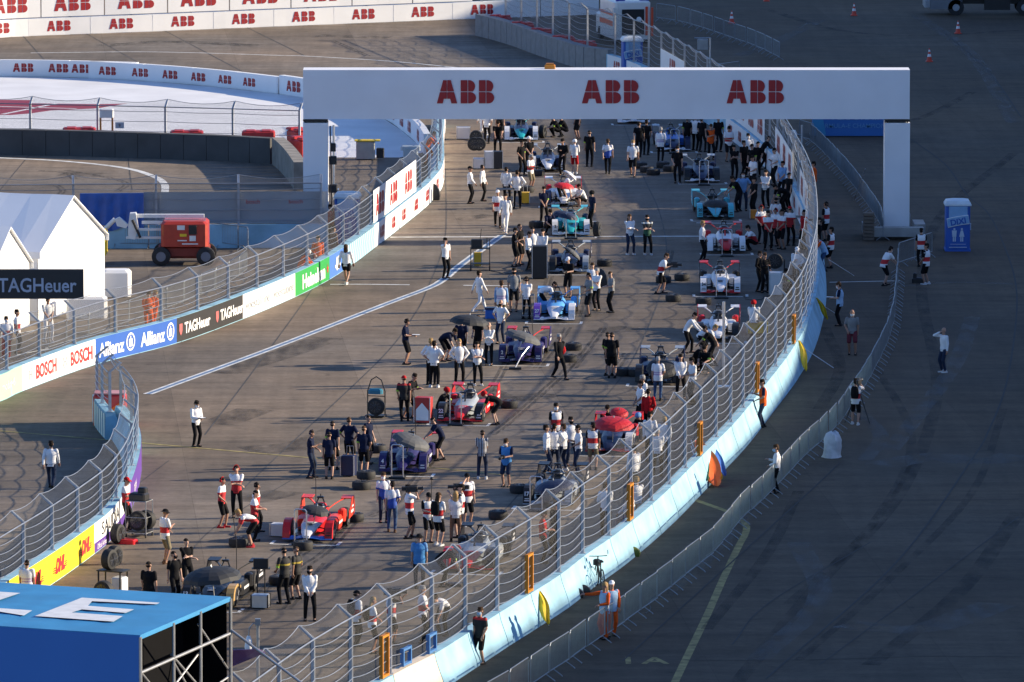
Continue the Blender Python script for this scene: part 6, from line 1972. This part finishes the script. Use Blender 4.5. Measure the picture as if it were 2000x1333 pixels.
def stripes():
    m = bpy.data.materials.new('cloth_stripe')
    m.use_nodes = True
    n, l = m.node_tree.nodes, m.node_tree.links
    tc = n.new('ShaderNodeTexCoord'); sx = n.new('ShaderNodeSeparateXYZ')
    l.new(tc.outputs['Object'], sx.inputs[0])
    a = n.new('ShaderNodeMath'); a.operation = 'MULTIPLY'; a.inputs[1].default_value = 16
    b = n.new('ShaderNodeMath'); b.operation = 'FRACT'
    c = n.new('ShaderNodeMath'); c.operation = 'GREATER_THAN'; c.inputs[1].default_value = .62
    l.new(sx.outputs[0], a.inputs[0]); l.new(a.outputs[0], b.inputs[0]); l.new(b.outputs[0], c.inputs[0])
    mx = n.new('ShaderNodeMix'); mx.data_type = 'RGBA'
    mx.inputs[6].default_value = (.015, .02, .04, 1); mx.inputs[7].default_value = (.6, .6, .62, 1)
    l.new(c.outputs[0], mx.inputs[0]); l.new(mx.outputs[2], n['Principled BSDF'].inputs['Base Color'])
    n['Principled BSDF'].inputs['Roughness'].default_value = .85
    return m
TOPS['st'] = stripes()
VESTS = dict(bib=split_mat('bib_white_red', [(0, (.70, .70, .71)), (.22, (.70, .70, .71)), (.30, (.48, .018, .022)), (.58, (.72, .72, .73))]),
 print=split_mat('bib_white_print', [(0, (.70, .70, .71)), (.28, (.70, .70, .71)), (.34, (.42, .32, .50)), (.42, (.70, .70, .71)), (.46, (.45, .36, .52)), (.54, (.70, .70, .71))]),
 lb=TOPS['lb'], sb=cl('vest_blue', (.07, .24, .52)), o=TOPS['o'])
LOW = dict(k=TOPS['k'], n=cl('dark_jeans', (.02, .03, .06)), j=cl('jeans', (.05, .09, .18)), w=TOPS['w'], o=TOPS['o'], h=cl('khaki', (.20, .17, .11)), r=TOPS['r'], br=cl('brown', (.22, .13, .09)), mr=cl('maroon', (.14, .03, .04)), g=TOPS['g'])
SHOES = dict(k=cl('shoe_black', (.012, .012, .013), .5), w=cl('shoe_white', (.62, .62, .62), .6), r=cl('shoe_red', (.45, .02, .03), .6), b=cl('shoe_brown', (.13, .07, .04), .6))
HAIRC = dict(d=cl('hair_dark', (.018, .013, .010)), b=cl('hair_brown', (.06, .035, .02)), l=cl('hair_blond', (.34, .22, .10)), g=cl('hair_grey', (.32, .31, .30)))
SKIN = [mat('skin_a', (.40, .22, .15), .55, var=.08, scale=12), mat('skin_b', (.33, .175, .115), .55, var=.08, scale=12), mat('skin_c', (.46, .27, .19), .55, var=.08, scale=12)]
LIME = mat('cloth_lime', (.35, .55, .06), .8)
EYES = mat('eye_dark', (.03, .018, .014), .4)
HEADC = dict(k=TOPS['k'], w=TOPS['w'], r=TOPS['r'], b=TOPS['b'], n=TOPS['n'])
MASKC = dict(w=TOPS['w'], k=TOPS['k'], b=TOPS['lb'])
NP = [0]
def person(u, v, pose, head, outfit, label, group=None, z=0., hgt=None):
    """outfit: 'top.low.shoes.head[.vest][.mask][.pack]' e.g. 'sw lk k hd' - see the table below."""
    NP[0] += 1
    rr = random.Random(NP[0] * 7 + int(u))
    t, lo, sh, hd, *ex = outfit.split()
    if pose not in SK:
        SK[pose] = skeleton(pose)
    s = SK[pose]
    p = g(u, v, z)
    sc = hgt or rr.uniform(.965, 1.045)
    root = link('person', garment('body', pose), None, label, 'person', group, None, p, R(head + rr.uniform(-6, 6)))
    root.scale = (sc * rr.uniform(.97, 1.08), sc * rr.uniform(.97, 1.08), sc)
    recolor(root, [SKIN[rr.randrange(3)]])
    o = link('shirt', garment('short' if t[0] == 's' else 'long', pose), root); recolor(o, [TOPS[t[1:]]])
    if t[0] == 's' and t[1:] in ('k', 'n', 'g', 'y', 'm', 'kr') and rr.random() < .5 and not ex:
        o = link('armband', garment('armband', pose), root); recolor(o, [LIME])
    kn = {'l': 'trousers', 's': 'shorts', 'q': 'skirt'}[lo[0]]
    o = link(kn, garment(kn, pose), root); recolor(o, [LOW[lo[1:]]])
    for k in 'lr':
        an = s[k][5]
        o = link('shoe', shoe_mesh(), root, loc=an); recolor(o, [SHOES[sh]])
    Mh = head_matrix(s) @ Matrix.Rotation(R(rr.uniform(-25, 25)), 4, 'Z')
    def onhead(k, m):
        o = link(k, head_mesh(k), root, M=Mh); recolor(o, [m])
    onhead('face_features', EYES)
    kinds = dict(h='hair', s='short_hair', l='long_hair', c='cap', u='sun_hat', e='helmet', p='headset', z=None)
    if hd[0] == 'p':
        onhead('short_hair', HAIRC['d']); onhead('headset', HEADC[hd[1]])
    elif hd[0] == 'c':
        onhead('short_hair', HAIRC['b']); onhead('cap', HEADC[hd[1]])
    elif hd[0] in 'ue':
        onhead(kinds[hd[0]], HEADC[hd[1]])
    elif hd[0] != 'z':
        onhead(kinds[hd[0]], HAIRC[hd[1]])
    for e in ex:
        if e.startswith('v:'):
            o = link('vest', garment('vest', pose), root); recolor(o, [VESTS[e[2:]]])
        elif e.startswith('m:'):
            onhead('face_mask', MASKC[e[2:]])
        elif e == 'pack':
            o = link('backpack', garment('pack', pose), root); recolor(o, [TOPS['k']])
    return root
def in_hand(root, kind, label):
    """A thing held by a person: placed between or at the hands in the world, top level."""
    bpy.context.view_layer.update()
    pose = root['pose']
    s = SK[pose]
    M = root.matrix_world
    hl, hr = s['l'][2], s['r'][2]
    mid = (hl + hr) / 2
    c = root.matrix_world.to_quaternion().to_matrix().to_4x4()
    def put(o, lp):
        o.matrix_world = Matrix.Translation(M @ V(lp)) @ c
    if kind == 'clipboard':
        t = thing('clipboard', label, 'clipboard', (0, 0, 0))
        MB().box((0, 0, 0), (.24, .33, .012)).obj('board', TOPS['n'], t)
        MB().box((0, .01, .009), (.21, .28, .004)).obj('paper', WHITE, t)
        put(t, mid + V((0, -.10, .02)))
    elif kind == 'video':
        t = thing('video_camera', label, 'video camera', (0, 0, 0))
        MB().bbox((0, .05, 0), (.13, .42, .2), .03).bbox((0, .32, .02), (.11, .16, .14), .02).obj('camera_body', DARK, t)
        MB().tube([(0, -.16, .02), (0, -.3, .02), (0, -.34, .02)], [.05, .055, .075], 12).obj('lens', DARK, t)
        MB().bbox((.1, -.05, .08), (.08, .1, .07), .02).tube([(0, -.15, .12), (0, .15, .12)], .018, 6).obj('viewfinder', DARK, t)
        put(t, V((-.12, -.10, 1.66)) if pose == 'cam' else mid + V((0, -.12, .05)))
    elif kind == 'photo':
        t = thing('photo_camera', label, 'camera', (0, 0, 0))
        MB().bbox((0, 0, 0), (.16, .08, .13), .02).obj('camera_body', DARK, t)
        MB().tube([(0, -.03, 0), (0, -.3, -.03)], [.04, .055], 12).obj('lens', DARK, t)
        put(t, mid + V((0, -.10, .02)))
    elif kind == 'boom':
        t = thing('boom_microphone', label, 'microphone', (0, 0, 0))
        MB().tube([(0, 0, -.5), (.02, 0, 1.0)], .014, 6).obj('pole', DARK, t)
        MB().sph((.02, 0, 1.05), (.06, .08, .06)).obj('wind_shield', DARK, t, smooth=True)
        put(t, mid + V((0, -.06, .1)))
    elif kind == 'cloth':
        t = thing('red_cloth', label, 'cloth', (0, 0, 0))
        MB().loft([[(.16 * q * math.cos(R(a)), .07 * q * math.sin(R(a)) + .02 * math.sin(a), z) for a in range(0, 360, 30)] for z, q in ((.14, .3), (.05, .9), (-.1, 1.1), (-.22, .5))]).obj('cloth', TOPS['r'], t, smooth=True)
        put(t, hl + V((0, -.08, .25)))
    elif kind == 'paper':
        t = thing('paper_sheet', label, 'paper', (0, 0, 0))
        MB().loft([[(x, y, .02 * y * y * 9 + dz) for x, y in ((-.11, -.15), (.11, -.15), (.11, .15), (-.11, .15))] for dz in (0, .004)]).obj('sheet', WHITE, t)
        put(t, mid + V((0, -.12, .03)))
# u v pose heading | outfit | label | held thing: label of the held thing
PT = '''
100 955 walk 175|lw ln k hd|person in white shirt and dark jeans walking away inside the pit exit
383 873 hold 40|lw lk k hd m:w|masked person in a white jumper holding a clipboard alone on the track|clipboard:dark clipboard held by the masked person alone on the track
433 1031 stand 70|sm sk r pr|person in red and white with shorts and red shoes at the crew trio's edge
462 1012 fold 0|sm lk k pr|person in red and white with arms crossed between two crew mates
500 1040 stand 80|sm lk k pk|person in red and white half hidden by the crew mate before them
497 1057 hold 85|sm lk k sd|person in red and white with black trousers beside the bending mechanic
489 1069 bend -75|sm sk r hl|fair haired mechanic in red and white bending over a loose wheel
246 1036 hold 75|sm lk k cr|person with a red cap standing on the red step by the steel trolley
322 1101 hold 120|sw sh b uk v:bib|person in black bucket hat, bib and khaki shorts
291 1208 stand 160|sk lk k sd|dark haired person in black seen from behind above the blue scaffold
341 1182 stand 40|sk lk k sd m:k|masked person in black with arms down beside the large umbrella
365 1155 fold 30|sk sk k sd|person in black with folded arms beyond the masked one near the umbrella
556 1180 hold -150|sy lk k sd|person in black and yellow with long trousers beside the silver case
580 1171 stand -120|sy sk k sb|person in black and yellow with shorts next to a crew mate
605 1213 hold 5|lw lk k hd m:k|person in white shirt looking at a phone, nearest of all on the track
53 1197 stand 165|sw lk k sd v:print|person in a white printed bib standing against the yellow banner
607 934 hold 80|sn ln k pn|person in navy with a headset and long trousers at the edge of the navy crew
643 936 stand 175|sn sk k sd|mechanic in navy seen from behind with legs apart, by the case
650 918 stand 160|sn sk k sd|mechanic in navy standing behind the tall black board
682 913 hips 150|sn sk k sb|tall person in navy with hands on hips behind the navy case
711 928 stand 178|sn sk k sb|mechanic in navy shorts seen from behind beside the navy case
720 906 stand 60|sn sk k sd|mechanic in navy furthest back in the crew, near a loose wheel
859 900 lean -80|sn sk k sd|mechanic in navy with hands on the rear wing of the purple car
942 936 hold 175|sst ln w sd|person in a navy and white striped shirt seen from behind
989 951 hold -25|sn sn k hb v:sb m:w|masked photographer in a blue vest near the striped shirt|photo:camera held by the masked photographer in a blue vest
789 823 stand 175|skr lk k cr|mechanic in black and red with a red cap, seen from behind by the red case
798 818 film 60|sk sk k hd|taller mechanic in black just behind the one with a red cap
868 812 crouch 70|sk sk k er|crouching mechanic with a red helmet beside the sheet covered car
967 830 bend -90|sk sk k er|mechanic in black bending into the sheet covered red car
842 752 hips 170|lw lk k hl|fair haired official in white mostly hidden by the one before
848 757 hips 175|sw lk w hd|official in white shirt seen from behind with white shoes
897 751 hips 15|lw lk w ll|person with long blond hair in a white top, hands on hips
932 753 fold 10|sw lk w hd|official in white shirt with crossed arms beside the blond person
792 712 hold 80|sn sk k pk|person in navy with a headset reading papers alone|paper:white papers held by the lone person in navy
871 706 bend 60|sn sk k hd|mechanic in navy bent low under the black umbrella
901 705 stand 170|sn sk k hd|mechanic in navy standing under the black umbrella
934 701 stand -40|sk sk k lb|person with long brown hair in black beside the umbrella stand
955 714 fold -5|lw lk k zz|bald person in a white top with crossed arms leaning by the purple car
978 672 hips -30|sw ln k zz m:k|masked bald person in white polo and jeans behind the purple car
936 610 walk 120|lw lw w hd|driver in a white racing suit walking with head bowed
979 634 stand 178|lb lh k hb v:print|person in a printed white bib and khaki trousers seen from behind
1004 609 stand 10|sg sk k hd m:k|masked mechanic in grey shirt and black shorts by the steel trolley
1028 623 hold 170|sw lk k pk|mechanic in white seen from behind holding the thin pole
1063 613 bend 95|sw lk k hd|mechanic in white bending over the violet and light blue car
1110 581 hold -20|sk sk k cw|photographer in black holding a camera upright before the black car|photo:camera held upright by the photographer in black
1157 592 hold 10|sw sk k hb v:bib|person in a bib behind the mechanics in grey
1151 618 hold -70|sg sk k pk|mechanic in grey shirt and shorts facing the violet car
1165 607 fold -30|sw lk k hg|official in white shirt beside the grey shirted mechanic
1194 611 hold -70|sg lk k sb|mechanic in grey with black trousers standing apart
1092 741 walk 30|lk lk k hg|person in a black suit walking with a red cloth|cloth:red cloth carried by the person in a black suit
1188 734 stand 150|sk sk k sd|mechanic in black half hidden behind a crew mate by loose wheels
1195 739 stand 172|sk sk k sd|mechanic in black shorts seen from behind by loose wheels
870 544 phone 40|sw lk k hd|person in white shirt on the phone on the painted lines
1005 521 hold 80|sk sk k hd|person in black shorts beside the tall black case
1016 517 stand 60|sk sk k sd|person in black behind another in black shorts near the tall case
1032 528 hold 70|lw lk k hd|person in white shirt leaning in beside the tall black case
1040 522 stand 20|lw lk k sd|person in white standing behind the one at the tall case
1060 527 hold -10|lw lk k hd|person in white leaning on top of the tall black case
918 398 hold 85|lw lk k cd|official in white with dark hair facing two others up the grid
943 393 stand 80|lw lk k pk|official in white with a headset near the tube trolley
989 397 stand 165|lw lk k hd|official in white seen from behind at the tube trolley
1010 407 hips 175|lw lk k hd|broad official in white with hands on hips beside the yellow case
972 445 walk 10|sw lk k cw v:bib|person in a white bib walking next to the driver in white
987 456 walk -10|lw lw w hd|driver in a white suit walking with an official in a bib
1018 343 stand 40|sk lk k sd|mechanic in black beside the white car, arms out front
1033 336 hold 20|sk lk k cw|mechanic in black with a white cap behind the white car
1036 371 hold 60|sw sh b hg v:bib|grey haired photographer in bib and khaki shorts|photo:camera held by the grey haired photographer in khaki shorts
1099 344 hold -20|lk lk k hd|person in black overalls at the flank of the white car
1122 340 hold 170|lw sr w ew|driver with white cap, white top and red shorts
1151 326 stand 170|sk lk k sd|person in black walking alone where the shade begins
1187 341 walk 178|sx lk k hb|person in a white and blue shirt walking away up the grid
1236 345 walk -5|sw sk k hl m:w|stout masked person in white shirt and black shorts
972 300 lean 0|sk lk k hd|mechanic in black leaning on the worktop up the grid
941 271 walk 100|lw lw w hd|driver in white bending beside the turquoise nosed car
951 281 stand 170|sw lk k hd|official in white cut by the gantry beam
976 273 stand 160|sk sk k hd|mechanic in black shorts cut by the gantry beam
1083 268 crouch -60|sk lk k hd|crouching mechanic in black right of the turquoise nosed car
1098 267 crouch -80|sk lk k hd|second crouching mechanic in black behind the first
1129 272 stand -60|sk sk k hd|person in black shorts cut by the beam, alone
1062 439 hold 15|sn lk k hd|mechanic in navy standing by the loose wheel at the turquoise car
1098 402 bend 40|sg lk k ew|mechanic with a white helmet bending at the red and white car
1134 405 crouch -60|sw sk k hd|mechanic in white crouching at the flank of the red and white car
1157 447 stand -60|sn lk k ek|mechanic in navy with a dark helmet beside the turquoise car
1073 458 crouch 20|sn lk k hd|mechanic in navy crouching at the front wheel of the turquoise car
1230 498 fold 20|lw ln w lb|person with long hair, white shirt and jeans standing in the shade
1264 498 fold 15|sgn lk w hd m:k|masked person in black and green with folded arms in the shade
1248 308 walk 175|sk lk k hd|mechanic in black near the cut off pale car
1262 303 stand 170|sk lk k hd|mechanic in black just behind a crew mate under the beam
1290 318 stand 172|lw lk k hg v:print|official in a printed bib in front of the navy and blue car
1323 358 stand -10|sk lk k hd m:w|masked mechanic in black beside the shaded navy car
1342 294 stand 175|sk lk k hd|big mechanic in black seen from behind under the beam
1358 294 stand 160|sw lk k hd|official in white glimpsed between mechanics under the beam
1371 297 stand 150|sk lk k hd|slim mechanic in black seen from behind next to the orange vest, under the beam
1388 312 hold 20|sk lk k hb v:o|person in an orange vest among the mechanics in the shade
1403 297 stand 20|sk lk k hd|mechanic in black close to the wall by the orange vest
1423 316 hold 20|sw sk k hd v:bib|photographer in a bib in front of the wall in the shade
1434 352 fold 20|sk lk k hd|broad mechanic in black with folded arms in the shade
1453 346 stand 40|sk lk k hd|mechanic in black beside the broad one
1461 333 stand 10|lw lk k hd m:w|masked person in grey white among mechanics at the wall
1469 351 stand -40|sk lk k cd|mechanic in a black cap in the row at the wall
1480 345 stand -20|sk lk k cd|second mechanic in a black cap in the row at the wall
1491 331 lean 90|lk lk k sd|person in black leaning with one foot on the wall
1513 362 hold -60|sw lk k hd|official in white shirt beside the wall with red logos
1528 390 hold -40|sb lk k hd|person in a light blue shirt at the wall with red logos
1471 378 hold -60|sw lk k hd|official in white behind the person in sky blue
1451 412 hips 10|sb ln k pk m:w|masked person in sky blue shirt behind the cyan car
1495 406 fold -15|lw lk k hd|official in white with folded arms near the black trolley
1473 420 hold -60|sk lk k hd|person in black behind the cyan car
1441 414 lean -70|sk lk k hd|mechanic in black leaning over the cyan car
1530 414 bend -60|sk lk k hd|mechanic in black bending to a trolley at the wall
1541 408 stand -60|sk lk k cd|mechanic in black at the trolley by the wall
1515 460 stand 10|sw sk k hd m:k|person in a white shirt above the crew in red and white
1486 476 stand 30|sm lk k pr|crew member in red and white at the start of the row by the wall
1500 489 hold 20|sm lk k hd|crew member in red and white in the middle of the row
1514 481 stand -30|sm lk k pr|crew member in red and white behind the middle one
1527 487 hold -50|sm sk k hd|crew member in red and white with shorts by the tall trolley
1543 480 stand 150|sm lk k cr|crew member in red and white turned to the tall trolley
1570 487 stand -60|sr lk k hd|crew member in dark red against the wall bend
1465 489 crouch -70|sm lk k hd|crew member in red and white kneeling by the red haloed car
1371 509 stand 85|lw lk k hl|official in white with black trousers looking at the red haloed car
1290 574 film 80|sw sk k hb v:bib|photographer in a bib filming the white car from loose wheels|video:video camera held low by the photographer at the loose wheels
1493 572 hold 20|lk lk k hb|mechanic in black overalls beside the white power cart
1483 570 stand 60|lk lk k hd|mechanic in black behind the one at the power cart
1538 575 crouch -40|sk lk k hd|mechanic in black crouching behind the spoked wheel
1557 563 hold -20|lw lk k cw|person with white cap in pale shirt behind the fence
1472 654 sit 170|lw ln k er|person with red helmet sitting on the long yellow case
1344 690 lean 85|lw lk k hd|person in white shirt leaning towards the red and white car
1375 698 bend 80|sw sk k hl|person in white shirt bent double beside the leaning one
1366 724 crouch 60|sk lk k hd|mechanic in black crouching below the two in white
1378 730 crouch -20|sk lk k hd|second mechanic in black crouching by the fence
1390 716 lean -90|sk lk k hd|mechanic in black leaning at the flank of the red and white car
1285 783 stand 176|sw lj k hg v:print|white haired person in printed white shirt and jeans seen from behind
1329 780 hold 0|lw lk k hd|official in white shirt with clasped hands beside the white haired one
1353 790 hold -60|sw lk k hd|dark haired official in white close to the fence
1256 826 hold -60|sw lk k hg|grey haired official in white behind the red jacket
1251 836 hold -70|sw lk k hd|official in white half hidden by the red jacket
1266 850 stand 178|lr lk k hd|person in a red jacket seen from behind
1086 885 stand 20|sk lk k hd v:bib m:w|tall masked person in a bib behind the group in white
1115 910 hips 20|lw ln b hd m:k|masked official in white shirt and jeans with hand on hip
1068 924 stand 90|lw ln k hd|official in white at the outer side of the group of three
1083 922 hips 178|lw ln k hd|official in white seen from behind in the group of three
1100 920 hold -120|lw ln w hb|official in white with outstretched hand in the group of three
1130 927 hold -80|sw ln k hd|official in white with turned head close beside the bib
1158 918 stand 178|sk sh k hd v:bib|photographer in red and white bib and khaki shorts seen from behind
1250 862 crouch -40|sk lk k eb|person with a sky blue helmet crouching at the red car
1269 902 stand 175|lw lk k hd|person in a loose white shirt seen from behind at the fence
1186 848 crouch 0|sk lk k hd|mechanic whose head shows behind the red umbrella
1297 905 stand 160|lw lk k hl|person in white seen through the outer fence near the red car
1284 930 hold 170|lw lk k hg|person in pale white behind the outer fence mesh
1238 968 stand -140|lw lk k hd|person in white bending behind the outer fence
1183 1046 hold 178|lw lk k hb|broad person in white seen from behind through the outer fence
1242 1012 sit -150|lw lk k hl|person in white sitting low behind the outer fence
1228 1042 sit -120|lw lj k hb|second person in white sitting behind the outer fence
749 1021 stand 10|sx ln k hb m:w|masked person in white and blue facing a crew mate
766 1040 stand 175|sx lj b hd|person in white and blue shirt and jeans seen from behind
800 1052 cam 100|sw sk k hd v:bib|camera operator in a bib nearest the blue shirted pair|video:shoulder camera of the operator nearest the blue shirted pair
836 1060 hold 20|sk sk k cd v:bib|sound recordist in a bib holding a pole with a microphone|boom:microphone pole held by the sound recordist
856 1066 hold 150|sw sk w lb v:bib pack|person with long brown hair, bib and black rucksack
890 1058 hold 175|lw lbr k ll|person with long blond hair and brown trousers
899 1050 cam -100|sy sk k hd v:bib|camera operator in a bib behind the blond person|video:shoulder camera of the operator behind the blond person
912 1028 phone 20|sw sk w cd v:bib|photographer in a bib with a phone, furthest of the camera crew
819 1150 stand 178|sb lk k uk v:sb|person in a blue vest and dark bucket hat seen from behind
867 1146 bend 90|sk lk k er|mechanic in black with red headset bending at the fenced car
695 1263 stand 130|sw lk k ck v:bib pack|person in cap and bib with a rucksack behind the outer fence
727 1276 hold 100|sw sk k ll v:bib pack|person with fair hair and rucksack behind the outer fence
765 1261 cam 100|sk sk k hd v:bib|camera operator behind the outer fence|video:shoulder camera of the operator behind the outer fence
826 1256 hold 90|sw lk k hg v:bib|grey haired photographer in a bib behind the outer fence
863 1241 bend -30|sw lk k hd|person in white bending low behind the nearest part of the outer fence
1060 1100 hold 90|sr lk k hd|mechanic in red glimpsed behind the outer fence
1085 1085 stand -60|sk lk k hb|mechanic in black glimpsed behind the outer fence
937 1298 stand -40|skr sk k hb m:b|masked photographer in black and red at the sunlit outer wall
1181 1249 point -60|lo lo k ll v:lb|fair haired marshal in orange with outstretched arm
1195 1243 stand 20|lo lo k cw v:lb|marshal in orange with a white cap behind the pointing one
1517 964 hold_b -90|lw lk k hb m:b|masked person in white shirt leaning on the crowd barrier
1671 830 cam 170|sw sk w hd v:bib pack|camera operator with rucksack and tripod at the crowd barrier|video:video camera of the operator at the crowd barrier
1843 728 phone -60|lw ln w zz|bald person in white shirt telephoning alone on the dark apron
1664 693 stand -5|sg smr k zz m:w|masked bald photographer in grey shirt and maroon shorts
1640 637 hold -100|sn lk k hb v:lb m:w|masked person in a pale blue vest holding a white sheet|paper:white sheet held by the person in a pale blue vest
1729 558 lean 120|sw sk k hd v:bib m:w|photographer in a bib leaning on the barrier before the gantry leg
1799 521 stand -170|sk lk k hd v:bib|photographer in a bib behind the short cross barrier
1809 556 hold -120|sk sk w hd v:bib|photographer in a bib with bright white shoes
1613 471 stand -120|sk sk k pk v:bib|photographer in a bib with headphones at the outer wall bend
1622 524 stand -120|sk sk k hd v:bib|photographer in a bib behind the bending marshal
1607 532 lean -80|lo lj k hb v:lb|marshal in orange and pale blue leaning over the outer wall
1598 505 cam -90|sk lk k hd|camera operator in black at the outer wall bend|video:camera aimed over the outer wall at its bend
1590 390 stand -80|lo lo k hd|marshal in an orange overall beyond the outer wall
1490 835 hold -80|sn ln k hd v:o|marshal in navy with orange vest leaning on the outer wall
290 652 hold 20|lo lo k hb|marshal in orange behind the pit straight fence, facing another
302 650 stand -60|lo lo k hl|second orange marshal close behind the pit straight fence
590 561 lean 80|lo lo k ew|orange marshal with a white helmet bending behind the fence
621 540 stand 20|lo lo k hd|orange marshal standing behind the green banner
676 557 walk 170|lw qk w lb|person with long brown hair, white blouse and black skirt walking away
652 518 stand 120|lbr lbr k hd|person in brown behind the fence below the gantry leg
646 476 stand 30|sr lk k hd|person in red close to the gantry leg
838 322 lean 70|lo lo k hd|marshal in orange leaning over the fence up the track
13 702 stand 10|sw lr w hd v:bib m:w|masked person in a bib and red trousers behind the pale green banner
34 690 stand 90|sw lk k hd v:bib|person in a bib next to the one in red trousers
94 668 hold 20|sw lw w hd|person all in white in front of the marquee
'''
NAMED = {}
for ln in PT.strip().split('\n'):
    f = ln.split('|')
    u, v, pose, hd = f[0].split()
    outfit = f[1].replace(' cd', ' ck')
    vr = random.Random(len(PT) + int(float(u)) * 3 + int(float(v))).random()
    if pose in ('stand', 'hold', 'fold') and len(f) < 4:
        pose += '' if vr < .36 else ('_b' if vr < .7 or pose == 'fold' else '_c')
    r_ = person(float(u), float(v), pose, float(hd), outfit, f[2])
    r_['pose'] = pose
    if len(f) > 3:
        k, lb = f[3].split(':', 1)
        in_hand(r_, k, lb)
# tripod of the operator at the crowd barrier
q = g(1676, 826)
t = thing('tripod', 'black tripod standing beside the operator at the crowd barrier', 'tripod', q)
for a in (80, 200, 320):
    MB().tube([(0, 0, 1.35), (.55 * math.cos(R(a)), .55 * math.sin(R(a)), .02)], [.03, .018], 6).obj('leg', DARK, t)
MB().bbox((0, 0, 1.4), (.12, .12, .1), .02).obj('head', DARK, t)
q = g(1792, 553)
MB().bbox((0, 0, .12), (.5, .3, .24), .06).bbox((-.12, 0, .3), (.16, .2, .3), .04).obj('bag', DARK, label='black camera bag lying on the apron by the white shoes', cat='bag', loc=q)
